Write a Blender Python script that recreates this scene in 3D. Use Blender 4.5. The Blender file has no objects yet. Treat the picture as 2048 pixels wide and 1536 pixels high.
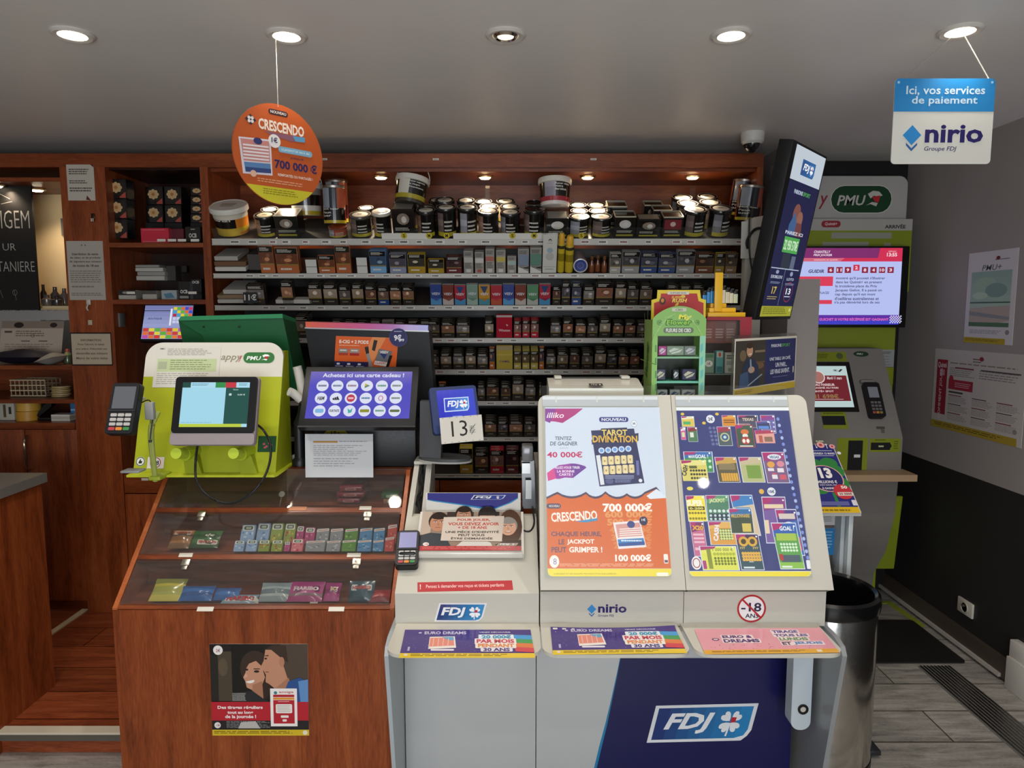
import bpy, bmesh, math, random
import numpy as np
from mathutils import Matrix, Vector

SC = bpy.context.scene
ROOT = SC.collection
random.seed(7)
R = math.radians

# ------------------------------------------------------------------ camera
cam = bpy.data.cameras.new('camera')
cam.sensor_fit = 'HORIZONTAL'
cam.sensor_width = 36.0
cam.lens = 36.0 * 1400.0 / 2048.0
cam.clip_start = 0.05
camo = bpy.data.objects.new('camera', cam)
camo.location = (0.0, 0.0, 1.6)
camo.rotation_euler = (R(90 - 5.95), 0, 0)
ROOT.objects.link(camo)
SC.camera = camo
SC.view_settings.view_transform = 'Standard'
SC.view_settings.look = 'None'
SC.view_settings.gamma = 1.0
SC.view_settings.use_curve_mapping = False
SC.view_settings.exposure = 0.0

# ------------------------------------------------------------------ world: dim daylight of the open shop front behind the visitor
w = bpy.data.worlds.new('world')
SC.world = w
w.use_nodes = True
w.node_tree.nodes['Background'].inputs[0].default_value = (0.80, 0.88, 1.0, 1)
w.node_tree.nodes['Background'].inputs[1].default_value = 0.3

def lamp(name, kind, loc, energy, col, rot=(0, 0, 0), **kw):
    l = bpy.data.lights.new(name, kind)
    l.energy = energy
    l.color = col
    for k, v in kw.items():
        setattr(l, k, v)
    o = bpy.data.objects.new(name, l)
    o.location = loc
    o.rotation_euler = rot
    ROOT.objects.link(o)
    return o

WARM = (1.0, 0.80, 0.58)
NEUT = (1.0, 0.92, 0.82)
# added unseen fill panel behind the visitor, tilted up to brighten the ceiling
lamp('unseen_fill_panel', 'AREA', (0.0, -2.6, 1.2), 125, (0.88, 0.94, 1.0), (R(126), 0, 0), shape='RECTANGLE', size=2.6, size_y=1.7)
# recessed ceiling spots: the row in view and unseen rows, the nearest added as fill
CEIL = 2.41
SPOTS = [(-1.29, 2.15), (-0.665, 2.16), (-0.019, 2.155), (0.645, 2.155), (1.30, 2.125)]
SPOTS_NEAR = [(-1.4, 1.5), (-0.45, 1.5), (0.22, 1.505), (1.287, 1.52), (-1.0, 0.4), (0.0, 0.4), (1.2, 0.4)]
for i, (x, y) in enumerate(SPOTS):
    lamp('spot_and_fill_beam', 'SPOT', (x, y, CEIL - 0.03), (26, 12, 7, 15, 28)[i], NEUT, (0, 0, 0), spot_size=R(105), spot_blend=0.9, shadow_soft_size=0.03)
for x, y in SPOTS_NEAR:
    lamp('spot_and_fill_beam', 'SPOT', (x, y, CEIL - 0.03), 13, NEUT, (0, 0, 0), spot_size=R(125), spot_blend=0.8, shadow_soft_size=0.03)
NICHE_SPOTS = [(-1.13, 3.54), (-0.646, 3.54), (-0.133, 3.54), (0.373, 3.54), (0.891, 3.54)]
for i, (x, y) in enumerate(NICHE_SPOTS):
    lamp('cabinet_spot_beam', 'SPOT', (x, y, 2.232), 13, WARM, (0, 0, 0), spot_size=R(110), spot_blend=0.7, shadow_soft_size=0.025)
for x, y in [(-2.48, 3.53), (-2.36, 3.62)]:
    lamp('bar_spot_beam', 'SPOT', (x, y, 2.185), 5, WARM, (0, 0, 0), spot_size=R(120), spot_blend=0.7, shadow_soft_size=0.025)

# ------------------------------------------------------------------ colour and materials
def s2l(c):
    return c / 12.92 if c <= 0.04045 else ((c + 0.055) / 1.055) ** 2.4

def C(h):
    if isinstance(h, str):
        h = h.lstrip('#')
        if len(h) == 3:
            h = ''.join(a * 2 for a in h)
        return tuple(s2l(int(h[i:i + 2], 16) / 255) for i in (0, 2, 4))
    return h

MAT = {}
def new_mat(name):
    m = bpy.data.materials.new(name)
    m.use_nodes = True
    nt = m.node_tree
    b = nt.nodes['Principled BSDF']
    MAT[name] = m
    return m, nt, b

def attr_mat(name, rough, metallic=0.0, coat=0.0, spec=0.5, bump=0.0):
    m, nt, b = new_mat(name)
    a = nt.nodes.new('ShaderNodeAttribute'); a.attribute_name = 'Col'
    nt.links.new(a.outputs['Color'], b.inputs['Base Color'])
    n = nt.nodes.new('ShaderNodeTexNoise'); n.inputs['Scale'].default_value = 35
    mr = nt.nodes.new('ShaderNodeMapRange')
    mr.inputs['To Min'].default_value = max(0.0, rough - 0.06); mr.inputs['To Max'].default_value = rough + 0.06
    nt.links.new(n.outputs['Fac'], mr.inputs['Value'])
    nt.links.new(mr.outputs['Result'], b.inputs['Roughness'])
    b.inputs['Metallic'].default_value = metallic
    b.inputs['Specular IOR Level'].default_value = spec
    b.inputs['Coat Weight'].default_value = coat
    b.inputs['Coat Roughness'].default_value = 0.06
    if bump:
        bn = nt.nodes.new('ShaderNodeBump'); bn.inputs['Strength'].default_value = bump; bn.inputs['Distance'].default_value = 0.002
        n2 = nt.nodes.new('ShaderNodeTexNoise'); n2.inputs['Scale'].default_value = 900
        nt.links.new(n2.outputs['Fac'], bn.inputs['Height']); nt.links.new(bn.outputs['Normal'], b.inputs['Normal'])
    return m

attr_mat('matte', 0.7, spec=0.3)
attr_mat('satin', 0.42, spec=0.4)
attr_mat('grain', 0.6, spec=0.35, bump=0.25)
attr_mat('gloss', 0.2, coat=0.3)
attr_mat('laminate', 0.34, coat=0.25)
attr_mat('metal', 0.3, metallic=1.0)
attr_mat('chrome', 0.17, metallic=1.0)
for nm, st, gl in (('screen', 1.0, 0.15), ('backlit', 0.68, 0.08), ('bulb', 14.0, 0.3)):
    m, nt, b = new_mat(nm)
    a = nt.nodes.new('ShaderNodeAttribute'); a.attribute_name = 'Col'
    nt.links.new(a.outputs['Color'], b.inputs['Emission Color'])
    b.inputs['Emission Strength'].default_value = st
    if nm == 'backlit':
        sc_ = nt.nodes.new('ShaderNodeVectorMath'); sc_.operation = 'SCALE'; sc_.inputs['Scale'].default_value = 0.55
        nt.links.new(a.outputs['Color'], sc_.inputs[0]); nt.links.new(sc_.outputs[0], b.inputs['Base Color'])
        b.inputs['Coat Weight'].default_value = 1.0; b.inputs['Coat Roughness'].default_value = 0.035
        b.inputs['Roughness'].default_value = 0.3
    else:
        b.inputs['Base Color'].default_value = (0.01, 0.01, 0.012, 1)
        b.inputs['Roughness'].default_value = gl

def clear_mat(name, tint, base, haze, fr=1.0, rough=0.02):
    m = bpy.data.materials.new(name); m.use_nodes = True; MAT[name] = m
    nt = m.node_tree
    for n in list(nt.nodes):
        nt.nodes.remove(n)
    out = nt.nodes.new('ShaderNodeOutputMaterial')
    tr = nt.nodes.new('ShaderNodeBsdfTransparent'); tr.inputs[0].default_value = (*tint, 1)
    gl = nt.nodes.new('ShaderNodeBsdfGlossy'); gl.inputs['Roughness'].default_value = rough
    df = nt.nodes.new('ShaderNodeBsdfDiffuse'); df.inputs[0].default_value = (0.8, 0.8, 0.78, 1)
    lw = nt.nodes.new('ShaderNodeFresnel'); lw.inputs['IOR'].default_value = 1.45
    ml = nt.nodes.new('ShaderNodeMath'); ml.operation = 'MULTIPLY_ADD'; ml.inputs[1].default_value = fr; ml.inputs[2].default_value = base
    nt.links.new(lw.outputs[0], ml.inputs[0])
    mx0 = nt.nodes.new('ShaderNodeMixShader')
    nz = nt.nodes.new('ShaderNodeTexNoise'); nz.inputs['Scale'].default_value = 9; nz.inputs['Detail'].default_value = 5
    hz = nt.nodes.new('ShaderNodeMath'); hz.operation = 'MULTIPLY'; hz.inputs[1].default_value = haze * 2
    nt.links.new(nz.outputs['Fac'], hz.inputs[0]); nt.links.new(hz.outputs[0], mx0.inputs[0])
    nt.links.new(tr.outputs[0], mx0.inputs[1]); nt.links.new(df.outputs[0], mx0.inputs[2])
    mx = nt.nodes.new('ShaderNodeMixShader')
    nt.links.new(ml.outputs[0], mx.inputs[0]); nt.links.new(mx0.outputs[0], mx.inputs[1]); nt.links.new(gl.outputs[0], mx.inputs[2])
    nt.links.new(mx.outputs[0], out.inputs[0])
    return m
clear_mat('acrylic', (0.97, 0.98, 0.97), 0.0, 0.01, 0.55)
clear_mat('glass', (0.95, 0.96, 0.95), 0.0, 0.02)

def wood_mat(name, stretch, dark, mid, light, rough=0.32, scale=1.0, plank=None):
    m, nt, b = new_mat(name)
    g = nt.nodes.new('ShaderNodeNewGeometry')
    mp = nt.nodes.new('ShaderNodeMapping'); mp.inputs['Scale'].default_value = stretch
    nt.links.new(g.outputs['Position'], mp.inputs['Vector'])
    n1 = nt.nodes.new('ShaderNodeTexNoise'); n1.inputs['Scale'].default_value = 5.0 * scale; n1.inputs['Detail'].default_value = 7; n1.inputs['Roughness'].default_value = 0.62
    n1.inputs['Distortion'].default_value = 0.6
    n2 = nt.nodes.new('ShaderNodeTexNoise'); n2.inputs['Scale'].default_value = 60.0 * scale; n2.inputs['Detail'].default_value = 3
    nt.links.new(mp.outputs[0], n1.inputs['Vector']); nt.links.new(mp.outputs[0], n2.inputs['Vector'])
    mx = nt.nodes.new('ShaderNodeMix'); mx.inputs[0].default_value = 0.32
    nt.links.new(n1.outputs['Fac'], mx.inputs[2]); nt.links.new(n2.outputs['Fac'], mx.inputs[3])
    cr = nt.nodes.new('ShaderNodeValToRGB')
    e = cr.color_ramp.elements
    e[0].position = 0.34; e[0].color = (*C(dark), 1); e[1].position = 0.68; e[1].color = (*C(light), 1)
    k = e.new(0.5); k.color = (*C(mid), 1)
    nt.links.new(mx.outputs[0], cr.inputs[0])
    nt.links.new(cr.outputs[0], b.inputs['Base Color'])
    b.inputs['Roughness'].default_value = rough
    b.inputs['Specular IOR Level'].default_value = 0.35
    if plank:
        br = nt.nodes.new('ShaderNodeTexBrick'); br.inputs['Scale'].default_value = 1.0
        br.inputs['Brick Width'].default_value = plank[0]; br.inputs['Row Height'].default_value = plank[1]; br.inputs['Mortar Size'].default_value = plank[2]
        br.inputs['Mortar Smooth'].default_value = 0.3
        br.inputs['Color1'].default_value = (1, 1, 1, 1); br.inputs['Color2'].default_value = (0.72, 0.72, 0.72, 1); br.inputs['Mortar'].default_value = (0.22, 0.21, 0.2, 1)
        nt.links.new(g.outputs['Position'], br.inputs['Vector'])
        mu = nt.nodes.new('ShaderNodeMix'); mu.data_type = 'RGBA'; mu.blend_type = 'MULTIPLY'; mu.inputs[0].default_value = 1.0
        nt.links.new(cr.outputs[0], mu.inputs[6]); nt.links.new(br.outputs['Color'], mu.inputs[7])
        nt.links.new(mu.outputs[2], b.inputs['Base Color'])
    return m
wood_mat('wood_v', (3.0, 3.0, 0.35), '#5e2a12', '#853f1d', '#a0562c')
wood_mat('wood_h', (0.35, 3.0, 3.0), '#582611', '#7a391a', '#924d27')
wood_mat('wood_shaded', (3.0, 3.0, 0.35), '#1d0d08', '#2a130c', '#341a11')  # cabinet wood with the niche's shade put into the colour
wood_mat('wood_y', (3.0, 0.4, 3.0), '#8a4322', '#a9582e', '#bd6c3c')
wood_mat('wood_floor', (0.5, 6.0, 3.0), '#6a3320', '#9c4d2c', '#b56640', 0.28, plank=(1.3, 0.19, 0.0035))
wood_mat('tile_planks', (1.2, 7.0, 3.0), '#7a756f', '#a8a29a', '#c6bfb6', 0.34, plank=(1.1, 0.205, 0.004))

def wall_mat(name, col, rough, bump=0.15, scale=120, spec=0.3, var=0.06):
    m, nt, b = new_mat(name)
    n = nt.nodes.new('ShaderNodeTexNoise'); n.inputs['Scale'].default_value = 2.2; n.inputs['Detail'].default_value = 6
    g = nt.nodes.new('ShaderNodeNewGeometry'); nt.links.new(g.outputs['Position'], n.inputs['Vector'])
    mx = nt.nodes.new('ShaderNodeMix'); mx.data_type = 'RGBA'
    c = C(col)
    mx.inputs[6].default_value = (*[q * (1 - var) for q in c], 1); mx.inputs[7].default_value = (*[min(1, q * (1 + var)) for q in c], 1)
    nt.links.new(n.outputs['Fac'], mx.inputs[0]); nt.links.new(mx.outputs[2], b.inputs['Base Color'])
    b.inputs['Roughness'].default_value = rough; b.inputs['Specular IOR Level'].default_value = spec
    bn = nt.nodes.new('ShaderNodeBump'); bn.inputs['Strength'].default_value = bump; bn.inputs['Distance'].default_value = 0.001
    n2 = nt.nodes.new('ShaderNodeTexNoise'); n2.inputs['Scale'].default_value = scale
    nt.links.new(g.outputs['Position'], n2.inputs['Vector'])
    nt.links.new(n2.outputs['Fac'], bn.inputs['Height']); nt.links.new(bn.outputs['Normal'], b.inputs['Normal'])
    return m
wall_mat('ceiling_paint', '#e2ded8', 0.42, spec=0.4)
wall_mat('wall_paint', '#9c938e', 0.65)
wall_mat('wall_dark', '#2b2827', 0.5)
wall_mat('wall_black', '#161413', 0.6)
wall_mat('cream_plaster', '#e3c99a', 0.6)
wall_mat('stone_top', '#6f6a64', 0.25, scale=40, var=0.3)
wall_mat('mirror_glass', '#e8ecec', 0.03)
MAT['mirror_glass'].node_tree.nodes['Principled BSDF'].inputs['Metallic'].default_value = 1.0

# ------------------------------------------------------------------ mesh builder
class MB:
    def __init__(s, mat='satin', M=None):
        s.v = []; s.f = []; s.c = []; s.m = []
        s.mat = mat; s.M = M; s.smooth = True
    def _p(s, p):
        p = Vector(p)
        return tuple(s.M @ p) if s.M is not None else tuple(p)
    def poly(s, pts, col, mat=None):
        i = len(s.v)
        s.v += [s._p(p) for p in pts]
        s.f.append(tuple(range(i, i + len(pts)))); s.c.append(C(col)); s.m.append(mat or s.mat)
        return s
    def mesh(s, verts, faces, col, mat=None):
        i = len(s.v)
        s.v += [s._p(p) for p in verts]
        cf = callable(col)
        for k, f in enumerate(faces):
            s.f.append(tuple(i + q for q in f)); s.c.append(C(col(k)) if cf else C(col)); s.m.append(mat or s.mat)
        return s
    def box(s, x0, x1, y0, y1, z0, z1, col='#fff', mat=None, r=0.0, seg=2):
        if x0 > x1: x0, x1 = x1, x0
        if y0 > y1: y0, y1 = y1, y0
        if z0 > z1: z0, z1 = z1, z0
        if r <= 0:
            vs = [(x, y, z) for z in (z0, z1) for y in (y0, y1) for x in (x0, x1)]
            fs = [(0, 2, 3, 1), (4, 5, 7, 6), (0, 1, 5, 4), (2, 6, 7, 3), (0, 4, 6, 2), (1, 3, 7, 5)]
            return s.mesh(vs, fs, col, mat)
        bm = bmesh.new()
        bmesh.ops.create_cube(bm, size=1)
        for v in bm.verts:
            v.co = Vector(((x0 + x1) / 2 + v.co.x * (x1 - x0), (y0 + y1) / 2 + v.co.y * (y1 - y0), (z0 + z1) / 2 + v.co.z * (z1 - z0)))
        r = min(r, 0.49 * min(x1 - x0, y1 - y0, z1 - z0))
        bmesh.ops.bevel(bm, geom=list(bm.edges), offset=r, segments=seg, profile=0.5, affect='EDGES')
        return s.from_bm(bm, col, mat)
    def from_bm(s, bm, col, mat=None):
        bm.verts.index_update()
        s.mesh([v.co.copy() for v in bm.verts], [[v.index for v in f.verts] for f in bm.faces], col, mat)
        bm.free()
        return s
    def prism(s, pts, axis, a, b, col, mat=None, cap=None):
        """extrude a 2D outline: axis 'x' pts are (y,z); 'y' pts are (x,z); 'z' pts are (x,y)"""
        def q(p, t):
            return (t, p[0], p[1]) if axis == 'x' else ((p[0], t, p[1]) if axis == 'y' else (p[0], p[1], t))
        n = len(pts)
        vs = [q(p, a) for p in pts] + [q(p, b) for p in pts]
        fs = [tuple(range(n)), tuple(range(2 * n - 1, n - 1, -1))] + [(i, (i + 1) % n, n + (i + 1) % n, n + i) for i in range(n)]
        return s.mesh(vs, fs, col, mat)
    def lathe(s, prof, c=(0, 0, 0), n=24, col='#fff', mat=None, axis='z', caps=True):
        """prof [(r, h)]; col a colour or fn(segment, angle index)"""
        vs = []
        for r, h in prof:
            for k in range(n):
                a = 2 * math.pi * k / n
                p = (r * math.cos(a), r * math.sin(a), h)
                if axis == 'y': p = (p[0], h, p[1])
                if axis == 'x': p = (h, p[0], p[1])
                vs.append((c[0] + p[0], c[1] + p[1], c[2] + p[2]))
        fs = []; cs = []
        for i in range(len(prof) - 1):
            for k in range(n):
                fs.append((i * n + k, i * n + (k + 1) % n, (i + 1) * n + (k + 1) % n, (i + 1) * n + k))
                cs.append(col(i, k) if callable(col) else col)
        if caps:
            fs.append(tuple(range(n - 1, -1, -1))); cs.append(cs[0])
            fs.append(tuple((len(prof) - 1) * n + k for k in range(n))); cs.append(cs[-1])
        return s.mesh(vs, fs, lambda k: cs[k], mat)
    def cyl(s, c, r, h, col='#fff', mat=None, n=20, axis='z', r2=None):
        return s.lathe([(r, 0), (r if r2 is None else r2, h)], c, n, col, mat, axis)
    def tube(s, pts, r, col='#222', mat=None, n=8):
        pts = [Vector(p) for p in pts]
        # smooth the path
        fine = []
        for i in range(len(pts) - 1):
            p0 = pts[max(i - 1, 0)]; p1 = pts[i]; p2 = pts[i + 1]; p3 = pts[min(i + 2, len(pts) - 1)]
            st = 6 if len(pts) > 2 else 1
            for k in range(st):
                t = k / st
                fine.append(0.5 * ((2 * p1) + (p2 - p0) * t + (2 * p0 - 5 * p1 + 4 * p2 - p3) * t * t + (3 * p1 - p0 - 3 * p2 + p3) * t ** 3))
        fine.append(pts[-1])
        vs = []; fs = []
        ref = Vector((0.31, 0.17, 0.93))
        for i, p in enumerate(fine):
            d = (fine[min(i + 1, len(fine) - 1)] - fine[max(i - 1, 0)]).normalized()
            u = d.cross(ref)
            if u.length < 1e-3: u = d.cross(Vector((1, 0, 0)))
            u.normalize(); v = d.cross(u); ref = ref if abs(d.dot(ref)) < 0.95 else u
            for k in range(n):
                a = 2 * math.pi * k / n
                vs.append(p + u * (r * math.cos(a)) + v * (r * math.sin(a)))
        for i in range(len(fine) - 1):
            for k in range(n):
                fs.append((i * n + k, i * n + (k + 1) % n, (i + 1) * n + (k + 1) % n, (i + 1) * n + k))
        fs.append(tuple(range(n - 1, -1, -1))); fs.append(tuple((len(fine) - 1) * n + k for k in range(n)))
        return s.mesh(vs, fs, col, mat)
    def rslab(s, x0, x1, y0, y1, z0, z1, rad, col, mat=None, axis='z', corners=(1, 1, 1, 1), n=6):
        """flat slab with rounded plan corners (order: x0y0, x1y0, x1y1, x0y1) in the plane across axis"""
        return s.prism(rr2(x0, x1, y0, y1, rad, corners, n), axis, z0, z1, col, mat)
    def data(s, name, origin=(0, 0, 0)):
        me = bpy.data.meshes.new(name)
        o = Vector(origin)
        me.from_pydata([tuple(Vector(p) - o) for p in s.v], [], s.f)
        names = list(dict.fromkeys(s.m))
        for nme in names:
            me.materials.append(MAT[nme])
        idx = {nme: i for i, nme in enumerate(names)}
        me.polygons.foreach_set('material_index', [idx[q] for q in s.m])
        at = me.color_attributes.new('Col', 'FLOAT_COLOR', 'CORNER')
        arr = np.ones((sum(len(f) for f in s.f), 4), dtype=np.float32)
        k = 0
        for f, c in zip(s.f, s.c):
            arr[k:k + len(f), :3] = c; k += len(f)
        at.data.foreach_set('color', arr.ravel())
        me.validate(clean_customdata=False)
        if s.smooth:
            me.shade_smooth(); me.set_sharp_from_angle(angle=R(38))
        me.update()
        return me

def rr2(x0, x1, y0, y1, rad, corners=(1, 1, 1, 1), n=6):
    cs = [((x0 + rad, y0 + rad), 180, (x0, y0)), ((x1 - rad, y0 + rad), 270, (x1, y0)), ((x1 - rad, y1 - rad), 0, (x1, y1)), ((x0 + rad, y1 - rad), 90, (x0, y1))]
    out = []
    for (c, a0, corner), on in zip(cs, corners):
        if on:
            for k in range(n + 1):
                a = R(a0 + 90 * k / n)
                out.append((c[0] + rad * math.cos(a), c[1] + rad * math.sin(a)))
        else:
            out.append(corner)
    return out

# ------------------------------------------------------------------ objects
def tag(o, label, cat, group=None, kind=None):
    if label: o['label'] = label
    if cat: o['category'] = cat
    if group: o['group'] = group
    if kind: o['kind'] = kind
    return o

def thing(name, label, cat, loc=(0, 0, 0), group=None):
    o = bpy.data.objects.new(name, None)
    o.empty_display_size = 0.05
    o.location = loc
    ROOT.objects.link(o)
    return tag(o, label, cat, group)

def origin_of(o):
    v = Vector(o.location)
    while o.parent is not None:
        o = o.parent; v = v + Vector(o.location)
    return v

def part(name, mb, parent, label=None, kind=None):
    o = bpy.data.objects.new(name, mb.data(name, origin_of(parent)))
    ROOT.objects.link(o)
    o.parent = parent
    if label: o['label'] = label
    if kind: o['kind'] = kind
    return o

def single(name, mb, label, cat, group=None, loc=None):
    if loc is None:
        a = np.array(mb.v); loc = ((a[:, 0].min() + a[:, 0].max()) / 2, (a[:, 1].min() + a[:, 1].max()) / 2, a[:, 2].min())
        loc = tuple(float(q) for q in loc)
    o = bpy.data.objects.new(name, mb.data(name, loc))
    o.location = loc
    ROOT.objects.link(o)
    return tag(o, label, cat, group)

def struct(name, mb, parent=None):
    o = bpy.data.objects.new(name, mb.data(name))
    ROOT.objects.link(o)
    if parent is not None: o.parent = parent
    else: o['kind'] = 'structure'
    return o

def clone(o, M, label, group, parts=True):
    """copy a thing and each of its parts"""
    r = o.copy(); ROOT.objects.link(r); r.matrix_world = M
    r['label'] = label
    if group: r['group'] = group
    if parts:
        for ch in o.children:
            c = ch.copy(); ROOT.objects.link(c); c.parent = r
            for g in ch.children:
                d = g.copy(); ROOT.objects.link(d); d.parent = c
    return r

# ------------------------------------------------------------------ flat printed artwork
_TX = {}
def glyphs(txt, bold=0.0, shear=0.0):
    key = (txt, bold, shear)
    if key in _TX: return _TX[key]
    cu = bpy.data.curves.new('t', 'FONT'); cu.body = txt; cu.resolution_u = 2; cu.offset = bold; cu.shear = shear
    ob = bpy.data.objects.new('t', cu); ROOT.objects.link(ob)
    dg = bpy.context.evaluated_depsgraph_get(); dg.update()
    ev = ob.evaluated_get(dg); me = ev.to_mesh()
    vs = [(v.co.x, v.co.y) for v in me.vertices]; fs = [tuple(p.vertices) for p in me.polygons]
    ev.to_mesh_clear()
    bpy.data.objects.remove(ob); bpy.data.curves.remove(cu)
    if not vs: vs = [(0, 0)]; fs = []
    xs = [p[0] for p in vs]; ys = [p[1] for p in vs]
    b = (min(xs), max(xs), min(ys), max(ys))
    _TX[key] = (vs, fs, b)
    return _TX[key]

class Art:
    """flat print in a W x H field, y down; things drawn later lie on top"""
    def __init__(s, W, H, bg=None):
        s.W = W; s.H = H; s.items = []
        if bg: s.rect(0, 0, W, H, bg)
    def _add(s, polys, col, bb):
        L = 0
        for _, _, b, l in s.items:
            if bb[0] < b[2] and bb[2] > b[0] and bb[1] < b[3] and bb[3] > b[1]: L = max(L, l + 1)
        s.items.append((polys, col, bb, L))
        return s
    def poly(s, pts, col):
        xs = [p[0] for p in pts]; ys = [p[1] for p in pts]
        return s._add([list(pts)], col, (min(xs), min(ys), max(xs), max(ys)))
    def rect(s, x0, y0, x1, y1, col):
        return s.poly([(x0, y0), (x1, y0), (x1, y1), (x0, y1)], col)
    def rr(s, x0, y0, x1, y1, r, col, corners=(1, 1, 1, 1)):
        return s.poly(rr2(x0, x1, y0, y1, r, corners, 4), col)
    def ell(s, cx, cy, rx, ry, col, n=20, a0=0, a1=360):
        return s.poly([(cx + rx * math.cos(R(a0 + (a1 - a0) * k / n)), cy + ry * math.sin(R(a0 + (a1 - a0) * k / n))) for k in range(n)], col)
    def ring(s, cx, cy, rx, ry, w, col, n=24):
        ps = []
        for k in range(n):
            a, b = 2 * math.pi * k / n, 2 * math.pi * (k + 1) / n
            ps.append([(cx + rx * math.cos(a), cy + ry * math.sin(a)), (cx + rx * math.cos(b), cy + ry * math.sin(b)),
                       (cx + (rx - w) * math.cos(b), cy + (ry - w) * math.sin(b)), (cx + (rx - w) * math.cos(a), cy + (ry - w) * math.sin(a))])
        return s._add(ps, col, (cx - rx, cy - ry, cx + rx, cy + ry))
    def line(s, x0, y0, x1, y1, w, col):
        d = Vector((x1 - x0, y1 - y0)); d.normalize(); nx, ny = -d.y * w / 2, d.x * w / 2
        return s.poly([(x0 + nx, y0 + ny), (x1 + nx, y1 + ny), (x1 - nx, y1 - ny), (x0 - nx, y0 - ny)], col)
    def grad(s, x0, y0, x1, y1, ca, cb, n=12, vert=False):
        a, b = C(ca), C(cb)
        for k in range(n):
            t = (k + 0.5) / n; c = tuple(a[i] + (b[i] - a[i]) * t for i in range(3))
            if vert: s.rect(x0, y0 + (y1 - y0) * k / n, x1, y0 + (y1 - y0) * (k + 1) / n, c)
            else: s.rect(x0 + (x1 - x0) * k / n, y0, x0 + (x1 - x0) * (k + 1) / n, y1, c)
        return s
    def text(s, t, x0, y0, x1, y1, col, bold=0.0, shear=0.0, rot=0.0):
        vs, fs, b = glyphs(t, bold, shear)
        sx = (x1 - x0) / max(1e-6, b[1] - b[0]); sy = (y1 - y0) / max(1e-6, b[3] - b[2])
        q = [(x0 + (p[0] - b[0]) * sx, y1 - (p[1] - b[2]) * sy) for p in vs]
        bb = (x0, y0, x1, y1)
        if rot:
            cx, cy = (x0 + x1) / 2, (y0 + y1) / 2; c, n = math.cos(R(rot)), math.sin(R(rot))
            q = [(cx + (x - cx) * c - (y - cy) * n, cy + (x - cx) * n + (y - cy) * c) for x, y in q]
            xs = [p[0] for p in q]; ys = [p[1] for p in q]; bb = (min(xs), min(ys), max(xs), max(ys))
        return s._add([[q[i] for i in f] for f in fs], col, bb)
    def fine(s, x0, y0, x1, y1, n, col, thick=0.45, seed=1, ragged=0.25):
        """small print too fine to read: broken dashes"""
        rn = random.Random(seed); h = (y1 - y0) / n; ps = []
        for k in range(n):
            xe = x1 - (x1 - x0) * rn.random() * ragged; x = x0; y = y0 + k * h
            while x < xe:
                wl = (x1 - x0) * rn.uniform(0.04, 0.14); e = min(xe, x + wl)
                ps.append([(x, y), (e, y), (e, y + h * thick), (x, y + h * thick)]); x = e + (x1 - x0) * 0.018
        return s._add(ps, col, (x0, y0, x1, y1))
    def put(s, mb, o, ux, uy, mat='matte', eps=0.00025, curve=None):
        """o top-left corner, ux / uy the whole width / height vectors"""
        o, ux, uy = Vector(o), Vector(ux), Vector(uy)
        n = uy.cross(ux).normalized()
        for polys, col, bb, L in s.items:
            vs = []; fs = []
            for p in polys:
                i = len(vs)
                for x, y in p:
                    q = o + ux * (x / s.W) + uy * (y / s.H) + n * (eps * (L + 1))
                    if curve: q = q + n * curve(x / s.W, y / s.H)
                    vs.append(q)
                fs.append(tuple(range(i, i + len(p))))
            # keep the normal towards the viewer of the print
            if fs:
                a, b, c = (Vector(vs[fs[0][k]]) for k in range(3))
                if (b - a).cross(c - a).dot(n) < 0: fs = [tuple(reversed(f)) for f in fs]
            mb.mesh(vs, fs, col, mat)
        return mb

def rectframe(o, ux, uy):
    o, ux, uy = Vector(o), Vector(ux), Vector(uy)
    return o, ux, uy, uy.cross(ux).normalized()

def slab(mb, o, ux, uy, t, col, mat=None):
    """a thin plate whose front is the rectangle o, ux, uy and which is t thick behind it"""
    o, ux, uy, n = rectframe(o, ux, uy)
    a = [o, o + ux, o + ux + uy, o + uy]; b = [p - n * t for p in a]
    return mb.mesh(a + b, [(3, 2, 1, 0), (4, 5, 6, 7), (0, 1, 5, 4), (1, 2, 6, 5), (2, 3, 7, 6), (3, 0, 4, 7)], col, mat)

def sheet(name, art, o, ux, uy, label, cat, t=0.0008, back='#e8e6e0', mat='matte', group=None, eps=0.0002):
    mb = MB(mat)
    slab(mb, o, ux, uy, t, back, mat)
    art.put(mb, o, ux, uy, mat, eps)
    return single(name, mb, label, cat, group)

def frame_M(o, x, z):
    """matrix with local x along x, local z along z and local y = z cross x"""
    x = Vector(x).normalized(); z = Vector(z).normalized(); y = z.cross(x).normalized(); z = x.cross(y)
    M = Matrix.Identity(4)
    for i in range(3):
        M[i][0] = x[i]; M[i][1] = y[i]; M[i][2] = z[i]; M[i][3] = o[i]
    return M

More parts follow.
